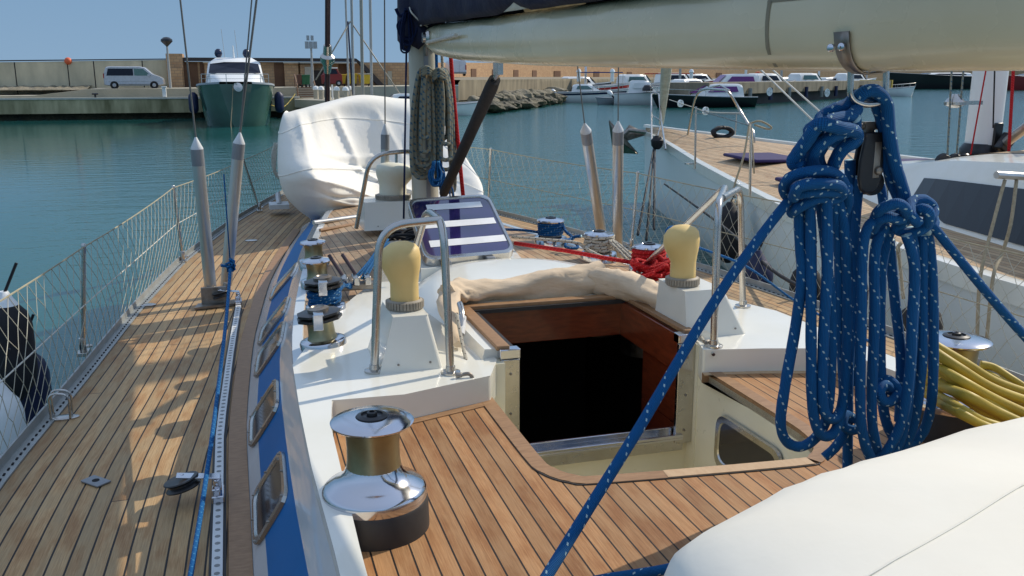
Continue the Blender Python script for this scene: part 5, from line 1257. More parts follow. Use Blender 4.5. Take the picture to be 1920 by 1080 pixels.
# breakwater wall of cast panels, left
WYL = 77.
wl = thing('breakwater_wall', 'weathered pale concrete panel wall with dark joints behind the silver van', 'wall', (at(160, WYL), WYL, 1.8))
ed = [-160, 30, 129, 178, 269, 316]; ed = [-600, -420, -300, -180, -70]+ed[1:]
for a, b in zip(ed, ed[1:]):
    x0, x1 = at(a, WYL)+.04, at(b, WYL)-.04; zt0 = 3.87+.0*(a+100)/400; k0 = interp([(-600, 3.6), (0, 3.88), (316, 4.12)], a); k1 = interp([(-600, 3.6), (0, 3.88), (316, 4.12)], b)
    mb = MB(); mb.add([(x0, WYL, 1.4), (x1, WYL, 1.4), (x1, WYL, k1), (x0, WYL, k0), (x0, WYL+.5, 1.4), (x1, WYL+.5, 1.4), (x1, WYL+.5, k1), (x0, WYL+.5, k0)], [[0, 1, 2, 3], [4, 7, 6, 5], [3, 2, 6, 7], [0, 4, 5, 1], [0, 3, 7, 4], [1, 5, 6, 2]])
    obj('panel', mb, 'wall_panel', wl, smooth=False)
    obj('joint', MB().box(((x1+.04), WYL+.18, (1.4+k1)/2), (.10, .3, k1-1.4-.02)), 'wall_dark', wl)
mb = MB(); xa, xb = at(-600, WYL), at(316, WYL); mb.grid([[Vector((xa, WYL-.06, 3.62)), Vector((xb, WYL-.06, 4.14))], [Vector((xa, WYL-.06, 3.72)), Vector((xb, WYL-.06, 4.22))], [Vector((xa, WYL+.6, 3.72)), Vector((xb, WYL+.6, 4.22))]]); obj('coping', mb, 'wall_dark', wl, smooth=False)
b_ = obj('marker_ball', MB().lathe([(.27*math.cos(t), .27*math.sin(t)) for t in [k*math.pi/8-math.pi/2 for k in range(9)]], (at(131, WYL), WYL, 4.0), 14), 'orange'); tag(b_, 'small orange ball on top of the pale breakwater wall', 'buoy')
# dirt bank at the foot of the wall, far left
mb = MB(); P = []
for i in range(30):
    x = at(-40+i*7, 75); P.append([Vector((x, 74.0+.3*math.sin(i), 1.9)), Vector((x, 75+.2*rnd.random(), 2.0+.10*rnd.random())), Vector((x, 76.3, 2.05+.14*rnd.random())), Vector((x, 77.1, 2.12+.12*rnd.random()))])
mb.grid(P); o = obj('earth_bank', mb, 'rock'); o['kind'] = 'structure'
# long low building of tuff blocks
BY = 77.
hs = thing('quay_building', 'long low building of tan stone blocks with recesses painted as dark shade behind the green motor yacht', 'building', (at(500, BY), BY, 2.))
def blockwall(x0, x1, z0, z1, y, dpt, m, nm='wall'):
    mb = MB(); X0, X1 = at(x0, y), at(x1, y)
    mb.add([(X0, y, z0), (X1, y, z0), (X1, y, z1), (X0, y, z1)], [[0, 1, 2, 3]], [[(X0, z0), (X1, z0), (X1, z1), (X0, z1)]])
    mb.add([(X0, y, z1), (X1, y, z1), (X1, y+dpt, z1), (X0, y+dpt, z1), (X0, y+dpt, z0), (X1, y+dpt, z0)], [[0, 1, 2, 3]], [[(0, 0), (1, 0), (1, 1), (0, 1)]])
    mb.add([(X0, y, z0), (X0, y, z1), (X0, y+dpt, z1), (X0, y+dpt, z0)], [[0, 1, 2, 3]], [[(0, z0), (0, z1), (dpt, z1), (dpt, z0)]])
    mb.add([(X1, y, z0), (X1, y, z1), (X1, y+dpt, z1), (X1, y+dpt, z0)], [[0, 1, 2, 3]], [[(0, z0), (0, z1), (dpt, z1), (dpt, z0)]])
    return obj(nm, mb, m, hs, smooth=False)
blockwall(314, 345, 1.9, 4.58, BY-.5, 3, 'tuff_brick', 'pier'); blockwall(318, 342, 1.9, 3.5, BY-.9, .4, 'tuff_brick', 'porch')
blockwall(345, 768, 1.9, 4.00, BY, 3, 'tuff_brick')
for a, b in ((345, 372), (376, 383), (456, 480), (515, 534), (636, 652)): blockwall(a, b, 1.9, 3.9, BY-.06, .05, 'tuff_shade', 'recess_shade')  # flat dark slabs on the wall stand for shaded recesses
for a, b, h in ((385, 420, 3.98), (534, 560, 3.98), (564, 590, 3.8), (652, 664, 3.9)): blockwall(a, b, 1.9, h, BY-.45, .4, 'tuff_brick', 'pier')
blockwall(586, 610, 1.9, 3.35, BY-.5, .45, 'inside_shade', 'doorway'); blockwall(572, 586, 1.9, 3.62, BY-.6, .5, 'concrete_light', 'door_jamb')  # doorway is a solid block, its unlit inside put in as near-black colour
mb = MB(); X0, X1, X2 = at(345, BY), at(668, BY), at(684, BY)
mb.add([(X0, BY-.4, 4.02), (X1, BY-.4, 4.02), (X2, BY-.4, 3.6), (X2, BY-.4, 3.75), (X1, BY-.4, 4.3), (X0, BY-.4, 4.3), (X0, BY+5, 4.32), (X1, BY+5, 4.32)], [[0, 1, 2, 3, 4, 5], [5, 4, 7, 6]]); obj('roof_edge', mb, 'wall_dark', hs, smooth=False)
for a, b in ((383, 420), (456, 480), (532, 562), (560, 668)): obj('lintel', MB().box(((at(a, BY)+at(b, BY))/2, BY-.5, 3.93), (at(b, BY)-at(a, BY), .5, .09)), 'concrete_light', hs)
# outside stair rising to the roof, seen end-on as a dark slope
mb = MB(); Z = 1.95
q = [(at(672, BY-.7), 4.0), (at(684, BY-.7), 3.85), (at(724, BY-.7), 2.0), (at(710, BY-.7), 2.0)]
mb.add([(x, BY-.7, z) for x, z in q]+[(x, BY-.1, z) for x, z in q], [[0, 1, 2, 3], [4, 7, 6, 5], [0, 4, 5, 1], [1, 5, 6, 2]]); obj('stair_ramp', mb, 'wall_dark', hs, smooth=False)
blockwall(727, 735, 1.95, 3.3, BY-.08, .06, 'concrete_light', 'door')
# breakwater wall continuing to the far right
WR = [(at(768, BY), BY), (22, 112), (38, 138), (56, 165), (95, 205), (160, 250), (320, 330), (700, 430)]
o = wall_strip('breakwater_wall', WR, 1.8, lambda s: 4.05+.014*s, 'tuff_brick', None, 'tan block wall continuing along the road to the far right', 'wall')
WRb = [(x-.06, y-.1) for x, y in WR]
for i in range(14):
    t = .04+i*.05; k = t*(len(WR)-1); j = int(k); f = k-j; a, b = Vector((*WR[j], 0)), Vector((*WR[min(j+1, len(WR)-1)], 0)); p = a.lerp(b, f); d = (b-a).normalized()
    mb = MB(); r_ = Matrix.Rotation(math.atan2(d.y, d.x), 3, 'Z'); mb.box(p+Vector((0, -.08, 3.05)), (1.9+i*.12, .1, 1.9), r_); obj('recess_shade', mb, 'tuff_shade', o)  # dark slab on the wall face paints the shade of a recess
# armour stones along the foot of the embankment
for i in range(56):
    t = (i % 28)/28*.44+.0+rnd.uniform(-.008, .008); k = t*(len(FE)-2)+.15; j = int(k); f = k-j; a, b = Vector((*FE[j], 0)), Vector((*FE[j+1], 0)); p = a.lerp(b, f); row = i//28
    p += Vector((.5+row*1.0, -1.0-row*1.5, .95-.55*row+rnd.uniform(-.15, .15))); r = rnd.uniform(.45, .8)*(1+t*.5)
    vs = []; n1, n2 = 5, 8; mb = MB(); sd = rnd.random()*50; P = []
    sx, sy, sz = rnd.uniform(.9, 1.6), rnd.uniform(.8, 1.1), rnd.uniform(.5, .75)
    for u in range(n1+1):
        th = math.pi*u/n1; row_ = []
        for v in range(n2+1):
            ph_ = 2*math.pi*(v % n2)/n2; d = Vector((math.sin(th)*math.cos(ph_), math.sin(th)*math.sin(ph_), math.cos(th)))
            k_ = r*(1+.45*noise.noise(d*1.5+Vector((sd, 0, 0)))); row_.append(p+Vector((d.x*sx, d.y*sy, d.z*sz))*k_)
        P.append(row_)
    mb.grid(P); o = obj('rock', mb, 'rock' if row == 0 else 'rock_wet', smooth=False)
    tag(o, 'rough %s stone among the armour stones at the foot of the far embankment' % ('dry tan' if row == 0 else 'wet dark'), 'rock', 'dry armour stones of the upper row' if row == 0 else 'wet armour stones at the waterline')

# ---- street furniture and vehicles on the quay
def lamp(px, Y, zb_, zt_, kind, label):
    x = at(px, Y); o = thing('lamp_post', label, 'lamp post', (x, Y, zb_))
    obj('post', MB().tube([(x, Y, zb_), (x, Y, zt_)], [.11, .07], 8), 'pole_grey', o)
    if kind == 'globe':
        obj('lamp_head', MB().lathe([(.05, 0), (.12, .08), (.42, .38), (.40, .52), (.22, .66), (0, .70)], (x, Y, zt_), 16), 'boat_black', o)
    else:
        mb = MB()
        for dx in (-.3, 0, .3): mb.box((x+dx, Y, zt_+.2), (.26, .3, .5))
        for dx in (-.2, .1): mb.box((x+dx, Y, zt_+.7), (.2, .25, .35))
        obj('flood_light', mb, 'boat_grey', o)
lamp(318, 73.5, 2.0, 5.0, 'globe', 'grey lamp post with a dark dome head beside the silver van')
lamp(586, 70, 2.0, 4.9, 'flood', 'tall grey mast with a cluster of floodlights near the wooden steps')
def wheel(x, y, z, r, w_, par, ax=(0, 1, 0)):
    o = obj('wheel', MB().lathe([(r*.6, -w_/2), (r*.95, -w_/2), (r, -w_*.3), (r, w_*.3), (r*.95, w_/2), (r*.6, w_/2)], (x, y, z), 20, ax), 'tyre', par)
    obj('rim', MB().lathe([(0, -w_*.52), (r*.3, -w_*.54), (r*.64, -w_*.45), (r*.64, w_*.45), (r*.3, w_*.54), (0, w_*.52)], (x, y, z), 12, ax), 'hub', o)
def side_profile_body(par, x0, y, z, prof, wd, m, nm='body', fx=1):
    mb = MB(); P = []
    for k, (dy, inset) in enumerate(((-wd/2, .06), (-wd/2+.08, 0), (wd/2-.08, 0), (wd/2, .06))):
        cx = sum(a for a, _ in prof)/len(prof); cz = sum(b for _, b in prof)/len(prof)
        P.append([Vector((x0+fx*(a+(cx-a)*inset*.4), y+dy, z+b+(cz-b)*inset)) for a, b in prof])
    mb.grid([r+[r[0]] for r in P]); mb.add(P[0], [list(range(len(prof)))]); mb.add(P[-1], [list(range(len(prof)))]); return obj(nm, mb, m, par, angle=35)
vx = at(252, 74.2); vz = 1.96
van = thing('parked_van', 'silver passenger van parked on the quay in front of the pale wall', 'van', (vx, 74.2, vz))
prof = [(-2.35, .35), (-2.36, .9), (-2.30, 1.35), (-2.12, 1.80), (-1.9, 1.88), (.55, 1.88), (.95, 1.80), (1.55, 1.25), (2.2, 1.0), (2.38, .82), (2.42, .38), (2.0, .28), (-2.0, .28)]
side_profile_body(van, vx, 74.2, vz, prof, 1.88, 'van_paint')
def pane_q(par, x0, y, z, q, m='glass_dark', nm='window'): return obj(nm, MB().add([(x0+a, y, z+b) for a, b in q], [list(range(len(q)))]), m, par, smooth=False)
yf = 74.2-.955
pane_q(van, vx, yf, vz, [(-2.1, 1.12), (.02, 1.12), (.02, 1.70), (-1.95, 1.70)]); pane_q(van, vx, yf, vz, [(.10, 1.12), (1.42, 1.12), (.82, 1.68), (.10, 1.70)], 'glass_green')
mb = MB(); mb.box((vx+1.25, yf-.08, vz+1.15), (.2, .14, .16)); obj('mirror', mb, 'van_paint', van); obj('sill_trim', MB().box((vx, yf+.01, vz+.36), (3.0, .05, .14)), 'grey_paint', van); obj('headlight', MB().box((vx+2.28, yf+.12, vz+.85), (.2, .2, .16)), 'boat_white', van); obj('tail_light', MB().box((vx-2.33, yf+.06, vz+1.1), (.08, .1, .4)), 'lamp_red', van)
mb = MB(); mb.box((vx, 74.2-.93, vz+.62), (4.0, .03, .02)); obj('door_line', mb, 'grey_paint', van)
for dx in (-1.55, 1.62): wheel(vx+dx, 74.2-.86, vz+.33, .34, .22, van)
van.scale = (.86, .86, .86)
# white panel van seen from behind, beyond the mast
Yv = 110.; vx = at(861, Yv); vz = 2.97
van2 = thing('parked_van', 'white delivery van seen from behind on the far road, right of the mast', 'van', (vx, Yv, vz))
mb = MB(); w2, h2 = .93, 1.85
P = []
for yy_, k in ((0, .98), (.06, 1.0), (3.6, 1.0), (4.4, .75)):
    P.append([Vector((vx+a*k, Yv+yy_, vz+b)) for a, b in ((-w2, .3), (-w2, 1.1), (-w2*.9, h2*.93), (-w2*.75, h2), (w2*.75, h2), (w2*.9, h2*.93), (w2, 1.1), (w2, .3), (-w2, .3))])
mb.grid(P); mb.add(P[0][:-1], [list(range(8))]); mb.add(P[-1][:-1], [list(range(8))]); obj('body', mb, 'van_white', van2, angle=30)
for sx in (-1, 1):
    obj('rear_door', MB().box((vx+sx*.39, Yv-.03, vz+1.05), (.70, .04, 1.4)), 'van_white', van2, bevel=.03)
    obj('tail_light', MB().box((vx+sx*.84, Yv-.02, vz+1.0), (.12, .08, .55)), 'lamp_red', van2); wheel(vx+sx*.78, Yv+.6, vz+.3, .32, .25, van2, (1, 0, 0))
obj('bumper', MB().box((vx, Yv-.06, vz+.36), (1.75, .14, .22)), 'grey_paint', van2)
for x in (at(841, 121), at(832, 121)):
    pass
# wheelie bins and skips
def bin4(px, Y, z, w_, h, m, label, cat='bin', lid=None, group=None):
    x = at(px, Y); o = thing('waste_container', label, cat, (x, Y, z), group)
    mb = MB(); mb.add([(x-w_*.40, Y-.4, z+.2), (x+w_*.40, Y-.4, z+.2), (x+w_*.5, Y-.5, z+h), (x-w_*.5, Y-.5, z+h), (x-w_*.40, Y+.4, z+.2), (x+w_*.40, Y+.4, z+.2), (x+w_*.5, Y+.5, z+h), (x-w_*.5, Y+.5, z+h)], [[0, 1, 2, 3], [4, 7, 6, 5], [0, 3, 7, 4], [1, 5, 6, 2], [0, 4, 5, 1]])
    obj('tub', mb, m, o, bevel=.03); mb = MB(); mb.box((x, Y, z+h+.04), (w_*1.06, 1.1, .10)); obj('lid', mb, lid or m, o, bevel=.03)
    for sx in (-1, 1): obj('castor', MB().lathe([(.1, -.04), (.1, .04)], (x+sx*w_*.33, Y-.35, z+.10), 10, (1, 0, 0)), 'tyre', o)
    return o
bin4(638, 74.5, 2.1, .80, .85, 'yellow_bin', 'yellow waste container with sloping sides, leftmost of three'); bin4(660, 74.5, 2.1, .72, .90, 'yellow_bin', 'yellow waste container in the middle of three'); bin4(683, 74.2, 2.1, .85, .92, 'yellow_bin', 'yellow waste container, rightmost of three, below the dark stair', lid='concrete_light')
for px, m, l in ((561, 'brown_bin', 'brown wheeled bin beside the green bins at the top of the steps'), (569, 'green_bin', 'green wheeled bin next to the brown bin'), (576, 'green_bin', 'green wheeled bin nearest the floodlight mast')): bin4(px, 73.2, 2.06, .34, .85, m, l)
x = at(622, 74); c4 = thing('small_truck', 'dark red pickup with a white cab roof parked by the yellow containers', 'truck', (x, 74, 2.1))
side_profile_body(c4, x, 74, 2.1, [(-.75, .2), (-.78, .85), (-.62, 1.0), (-.45, 1.35), (.35, 1.38), (.55, 1.0), (.74, .9), (.76, .2)], 1.5, 'red_bin'); obj('cab_roof', MB().box((x-.05, 74-.2, 3.5), (.9, 1.3, .07)), 'boat_white', c4, bevel=.03); pane_q(c4, x, 74-.77, 2.1, [(-.5, .95), (.4, .95), (.28, 1.3), (-.38, 1.3)])
for dx in (-.45, .45): wheel(x+dx, 74-.7, 2.35, .24, .16, c4)
# wooden steps between the levels
sx0, sx1 = at(555, 70), at(588, 70); stp = thing('wooden_steps', 'flight of brown wooden steps with side rails joining the lower quay to the road', 'steps', ((sx0+sx1)/2, 70, 1.35))
for k in range(5): obj('step', MB().box(((sx0+sx1)/2, 69.3+k*.45, 1.42+k*.155), (sx1-sx0, .5, .07)), 'wood_step', stp)
for x in (sx0, sx1): obj('side_rail', MB().tube([(x, 69.1, 1.35), (x, 69.1, 2.25), (x, 71.6, 3.0), (x, 71.6, 2.1)], .05, 6), 'wood_step', stp)
# landing jutting forward with its service bollards
slab('landing', [(at(552, 66), 66), (at(640, 60), 60), (at(672, 60), 60.3), (at(690, 66), 72), (at(552, 68), 72)], .75, 1.30, 'concrete_light')
for i, (px, Y) in enumerate(((591, 67.5), (601, 65.8), (614, 64.8), (630, 63.2), (647, 62.), (654, 66.5))):
    x = at(px, Y); o = thing('service_bollard', ['cream service bollard with a rounded head, first left of the dark forestay', 'cream service bollard half behind the dark forestay', 'cream service bollard just right of the dark forestay', 'cream service bollard standing nearest, above the dinghy cover', 'cream bollard close to the thin masts', 'cream bollard at the back near the thin masts'][i], 'bollard', (x, Y, 1.3), 'service bollards along the landing')
    obj('column', MB().lathe([(.18, 0), (.17, .62)], (x, Y, 1.3), 12), 'concrete_light', o); obj('head', MB().lathe([(.17, .62), (.22, .64), (.22, .72), (.16, .86), (0, .92)], (x, Y, 1.3), 14), 'boat_white', o)
x = at(306, QY+.4); o = thing('mooring_post', 'white mooring post on the pale kerb left of the green motor yacht', 'bollard', (x, QY+.3, 1.47)); obj('post', MB().box((x, QY+.3, 1.80), (.26, .26, .66)), 'boat_white', o, bevel=.04); obj('cap', MB().box((x, QY+.3, 2.15), (.36, .36, .08)), 'boat_white', o, bevel=.02)
x = at(175, QY+.3); tag(obj('mooring_cleat', MB().tube([(x-.2, QY+.3, 1.7), (x+.2, QY+.3, 1.7)], .06, 8).tube([(x, QY+.3, 1.45), (x, QY+.3, 1.7)], .07, 8), 'boat_black'), 'dark iron mooring cleat on the pale quay kerb at left', 'cleat')
x = at(598, 67); tag(obj('sign_post', MB().tube([(at(542+80, 66), 66, 1.3), (at(622, 66), 66, 2.3)], .05, 8), 'boat_white'), 'thin white post on the landing', 'post')

# ---- green-hulled motor yacht, bow on
def msec(xc, y, w0, w1, z0, z1, zk=-.4, n=7):
    pts = []
    for s_ in (-1, 1):
        l = [Vector((xc+s_*lerp(w0, w1, (k/n)**.7), y, lerp(z0, z1, k/n))) for k in range(n+1)]
        pts += l[::-1] if s_ < 0 else l
    return pts
X = at(441, 57); my = thing('motor_yacht', 'bow-on motor yacht with dark green hull, white cabin and dark windscreen', 'motor yacht', (X, 60, 0))
mb = MB(); P = []
for y, w0, w1, zt_ in ((55.6, .02, .9, 2.42), (55.9, .55, 1.5, 2.38), (56.5, 1.15, 1.95, 2.34), (57.5, 1.60, 2.18, 2.28), (60, 1.75, 2.25, 2.15), (67.5, 1.75, 2.2, 2.0)): P.append(msec(X, y, w0, w1, -.35, zt_))
mb.grid(P); mb.add(P[0], [list(range(len(P[0])))]); hull = obj('hull', mb, 'hull_green', my, angle=60)
mb = MB(); mb.grid([[Vector((X-w_, y, z)), Vector((X-w_-.06, y, z+.02)), Vector((X-w_-.04, y, z+.13)), Vector((X-w_+.1, y, z+.14)), Vector((X+w_-.1, y, z+.14)), Vector((X+w_+.04, y, z+.13)), Vector((X+w_+.06, y, z+.02)), Vector((X+w_, y, z))] for y, w_, z in ((55.55, .85, 2.42), (55.9, 1.5, 2.38), (56.5, 1.95, 2.34), (57.5, 2.18, 2.28), (60, 2.25, 2.15), (67, 2.2, 2.0))]); obj('deck', mb, 'boat_grey', my, angle=50)
mb = MB(); P = []
for y, w_, z in ((57.4, .9, 2.48), (58.3, 1.35, 2.95), (59.4, 1.5, 3.05)): P.append([Vector((X-w_*1.15, y, 2.25)), Vector((X-w_, y, z-.08)), Vector((X-w_*.7, y, z)), Vector((X+w_*.7, y, z)), Vector((X+w_, y, z-.08)), Vector((X+w_*1.15, y, 2.25))])
mb.grid(P); mb.add(P[0], [list(range(6))]); obj('coachroof', mb, 'boat_white', my, angle=50)
mb = MB(); P = []
for y, w_, z in ((59.5, 1.66, 3.02), (60.6, 1.55, 3.82), (61.2, 1.25, 4.0), (64, 1.2, 4.05)): P.append([Vector((X-1.8, y, 2.2)), Vector((X-w_, y, z-.15)), Vector((X-w_*.85, y, z)), Vector((X+w_*.85, y, z)), Vector((X+w_, y, z-.15)), Vector((X+1.8, y, 2.2))])
mb.grid(P); mb.add(P[0], [list(range(6))]); cab = obj('cabin', mb, 'boat_white', my, angle=50)
a0, a1 = (59.42, 3.05), (60.22, 3.66); mb = MB(); mb.add([(X-1.52, a0[0]-.12, a0[1]), (X+1.52, a0[0]-.12, a0[1]), (X+1.43, a1[0]-.06, a1[1]-.05), (X+.6, a1[0]-.08, a1[1]+.06), (X-.6, a1[0]-.08, a1[1]+.06), (X-1.43, a1[0]-.06, a1[1]-.05)], [[0, 1, 2, 3, 4, 5]]); obj('windscreen', mb, 'glass_dark', my, smooth=False)
for dx in (-.92, .78): obj('radar_dome', MB().lathe([(.12, -.1), (.20, 0), (.24, .14), (.20, .32), (.10, .42), (0, .44)], (X+dx, 61.8, 4.12), 14), 'boat_navy', my)
for dx, h in ((-.55, 1.35), (.25, 1.3)): obj('antenna', MB().tube([(X+dx, 62, 4.0), (X+dx-.1, 62, 4.0+h+.4)], .012, 4), 'pole_grey', my)
obj('light_mast', MB().tube([(X+.0, 61.8, 4.0), (X-.02, 61.8, 4.75)], [.06, .03], 6), 'boat_white', my)
mb = MB(); rp = [(X-1.9, 57.3), (X-1.4, 56.2), (X-.5, 55.7), (X+.5, 55.7), (X+1.4, 56.2), (X+1.9, 57.3)]
for a, b in rp: mb.tube([(a, b, 2.4), (a, b, 2.98)], .02, 5)
mb.tube([(a, b, 2.98) for a, b in rp], .02, 5); mb.tube([(a, b, 2.72) for a, b in rp], .012, 5); obj('bow_rail', mb, 'steel', my)
mb = MB(); mb.box((X, 55.45, 2.42), (.16, .5, .12)); mb.lathe([(.05, 0), (.26, .03), (.26, .08), (.05, .12)], (X+.1, 55.3, 2.24), 14, (.3, -1, .2)); obj('anchor', mb, 'steel', my)
for s_ in (-1, 1): obj('hull_port', MB().lathe([(0, .02), (.19, .01), (.2, -.02)], (X+s_*1.60, 56.35, 1.92), 16, (s_*.65, -1, -.3), sy=.4), 'boat_black', my)
for s_ in (-1, 1): tag(obj('fender', MB().lathe([(.12, -.62), (.25, -.5), (.28, -.3), (.28, .3), (.25, .45), (.1, .6)], (X+s_*2.45, 57.6, 1.35), 14), 'fender_navy'), 'dark blue fender against the %s side of the green motor yacht' % ('left' if s_ < 0 else 'right'), 'fender')
rope('mooring_line', [(X-.15, 55.4, 2.35), (X-.28, 55.2, 1.2), (X-.42, 55.0, .1), (X-.30, 54.6, -.3)], .022, 'cord_tan', 'pale anchor line dropping from the bow of the green motor yacht', 'mooring line', k=4, n=5)
rope('mooring_line', [WY(505, 196, 58), WY(530, 201, 60), WY(548, 184, 64), WY(553, 176, 67)], .03, 'yellow_pvc', 'yellow mooring line slung from the green motor yacht to the wooden steps', 'mooring line', k=5, n=5)

# ================================================================== the neighbouring yacht to the right
ZN = 1.42
NE = [(-4, 4.95), (2, 4.85), (4.77, 4.88), (6.09, 5.06), (8.4, 5.50), (10.4, 6.08), (12.85, 6.83), (15.5, 7.72), (17.6, 8.42), (19.3, 8.93)]
nax = lambda y: 8.95-.12*(19.5-y)
ne = sm(NE); nf = lambda y: 2*nax(y)-ne(y)
nzf = lambda y: ZN+.16
ny = thing('sailing_yacht', 'white neighbouring yacht with bright teak deck, black cabin window and furled jib', 'sailing yacht', (7.5, 9, 0))
ys = yr(-4, 19.3, .6); mb = MB(); P = []
for y in ys:
    a, f_ = ne(y), nf(y); zr_ = 0+max(0, (y-8)*.012)
    P.append([Vector((a, y, ZN+zr_)), Vector((a+.03, y-.02, 1.1)), Vector((lerp(a, nax(y), .06), y-.1, .55)), Vector((lerp(a, nax(y), .16), y-.3, .02)), Vector((lerp(a, nax(y), .5), y-.8, -.4)), Vector((lerp(f_, nax(y), .5), y-.8, -.4)), Vector((lerp(f_, nax(y), .16), y-.3, .02)), Vector((lerp(f_, nax(y), .06), y-.1, .55)), Vector((f_, y, ZN+.15))])
mb.grid(P); mb.add([P[-1][i] for i in range(9)], [list(range(9))]); obj('hull', mb, 'hull_white', ny)
def nz(x, y):                                      # deck with camber, far rail a little higher
    a, f_ = ne(y), nf(y); t = (x-a)/max(.05, f_-a); return ZN+max(0, (y-8)*.012)+.15*t+.10*math.sin(math.pi*max(0, min(1, t)))
mb = MB(); P = []; U = []; s_ = 0; c2 = []
for y in yr(-4, 19.2, .4):
    a, f_ = ne(y), nf(y); xs = [lerp(a, f_, i/14) for i in range(15)]; P.append([Vector((x, y, nz(x, y)-.004)) for x in xs]); U.append([(x-nax(y)*1.0, y) for x in xs])
mb.grid(P, uv=U); obj('deck', mb, 'teak_neighbour', ny, smooth=False)
for e, sg in ((ne, 1), (nf, -1)):
    mb = MB(); mb.grid([[Vector((e(y)-sg*.012, y, nz(e(y), y)-.10)), Vector((e(y)-sg*.015, y, nz(e(y), y)+.045)), Vector((e(y)+sg*.02, y, nz(e(y), y)+.055)), Vector((e(y)+sg*.10, y, nz(e(y), y)+.05)), Vector((e(y)+sg*.11, y, nz(e(y), y)-.01))] for y in yr(-4, 19.2, .4)]); obj('gunwale', mb, 'gelcoat', ny, angle=30)
# cabin trunk
mb = MB(); P = []
TK = [(-2, 1.50, 1.20, .66), (3, 1.56, 1.26, .66), (5.5, 1.54, 1.24, .63), (7.0, 1.42, 1.08, .52), (8.4, 1.15, .80, .33), (9.6, .85, .50, .17), (10.2, .60, .30, .03)]
def trunk(y, k): return interp([(t[0], t[k]) for t in TK], y)
for y in yr(-2, 10.2, .4):
    c, w0, w1, h = nax(y), trunk(y, 1), trunk(y, 2), trunk(y, 3); b = nz(c, y)-.04
    P.append([Vector((c-w0, y, nz(c-w0, y)-.03)), Vector((c-lerp(w0, w1, .85), y, b+h*.80)), Vector((c-w1*1.0, y, b+h*.94)), Vector((c-w1*.6, y, b+h*1.04)), Vector((c, y, b+h*1.08)), Vector((c+w1*.6, y, b+h*1.04)), Vector((c+w1, y, b+h*.94)), Vector((c+lerp(w0, w1, .85), y, b+h*.8)), Vector((c+w0, y, nz(c+w0, y)-.03))])
mb.grid(P); obj('cabin', mb, 'gelcoat', ny, angle=35)
mb = MB(); P = []
for y in yr(3.6, 7.3, .25):
    c, w0, w1, h = nax(y), trunk(y, 1), trunk(y, 2), trunk(y, 3); b = nz(c-w0, y)-.03; b2 = nz(c, y)-.04
    A_ = Vector((c-w0, y, b)); B_ = Vector((c-lerp(w0, w1, .85), y, b2+h*.80)); lo = interp([(3.6, .55), (3.95, .10), (6.6, .12), (7.3, .45)], y)
    P.append([A_.lerp(B_, lo)+Vector((-.012, 0, .004)), A_.lerp(B_, .80)+Vector((-.012, 0, .004))])
mb.grid(P); obj('window', mb, 'boat_black', ny, smooth=False)
mb = MB(); P = []
for y in yr(4.2, 8.2, .3):
    c, h = nax(y), trunk(y, 3); P.append([Vector((c+dx, y, nz(c, y)-.04+h*(1.04 if abs(dx) > .5 else 1.08)+.008)) for dx in (-.62, -.2, .2, .62)])
mb.grid(P, uv=[[(p.x, p.y) for p in r] for r in P]); obj('roof_teak', mb, 'teak_neighbour', ny, smooth=False)
for (px, py), (wd, ln), m_, nm in (((1432, 289), (.8, 1.2), 'hatch_blue_cloth', 'hatch_cover'), ((1520, 322), (.6, .7), 'hatch_blue_cloth', 'hatch_cover'), ((1690, 303), (1.2, .7), 'hatch_blue_cloth', 'hatch_cover')):
    p = W(px, py, ZN+.26); z_ = nz(p.x, p.y); mb = MB(); mb.box((p.x, p.y, z_+.03), (wd, ln, .05), Matrix.Rotation(-.12, 3, 'Z')); obj(nm, mb, m_, ny, bevel=.03)
p = W(1330, 283, ZN+.2); mb = MB(); mb.lathe([(.08, 0), (.08, .02)], (W(1294, 290, ZN+.2).x, W(1294, 290, ZN+.2).y, nz(W(1294, 290, ZN+.2).x, W(1294, 290, ZN+.2).y)), 14); obj('deck_plate', mb, 'steel', ny)
# mast, rigging bits
nm_c = Vector((nax(8.0)-.0, 8.0, 0)); mpx = WY(1838, 300, 8.0); nm_c.x = mpx.x
sec = lambda z: [Vector((nm_c.x+.155*math.cos(2*math.pi*k/24), 8.0+.19*math.sin(2*math.pi*k/24), z)) for k in range(25)]
nmast = obj('mast', MB().grid([sec(z) for z in (1.6, 2.5, 4, 9, 18)]), 'boat_white', ny)
obj('mast_collar', MB().lathe([(.22, 0), (.22, .06), (.18, .12)], (nm_c.x, 8.0, 1.99), 24), 'boat_black', nmast)
q = WY(1868, 260, 7.82); mb = MB(); mb.box(q, (.10, .06, .33)); obj('winch_pad', mb, 'boat_black', nmast, bevel=.01)
q = WY(1790, 193, 7.8); mb = MB(); mb.lathe([(.03, -.05), (.10, -.02), (.10, .01), (.03, .09)], q, 16); mb.box(q+Vector((.18, 0, .0)), (.3, .05, .04)); obj('deck_light', mb, 'steel', nmast)
mb = MB(); a, b = WY(1885, 268, 7.7), WY(1990, 190, 6.6); mb.tube([a, b], .05, 10); nv = obj('vang', mb, 'alu', ny); mb = MB(); mb.box(a, (.13, .10, .20), Matrix.Rotation(.6, 3, 'Y')); obj('vang_fitting', mb, 'boat_black', nv, bevel=.02)
for i, px in enumerate((1768, 1790, 1808)):
    q = WY(px, 303, 7.5); obj('turning_block', MB().lathe([(.07, -.03), (.085, 0), (.07, .03)], q+Vector((0, 0, .0)), 16, (.3, 1, 0)), 'boat_black', ny)
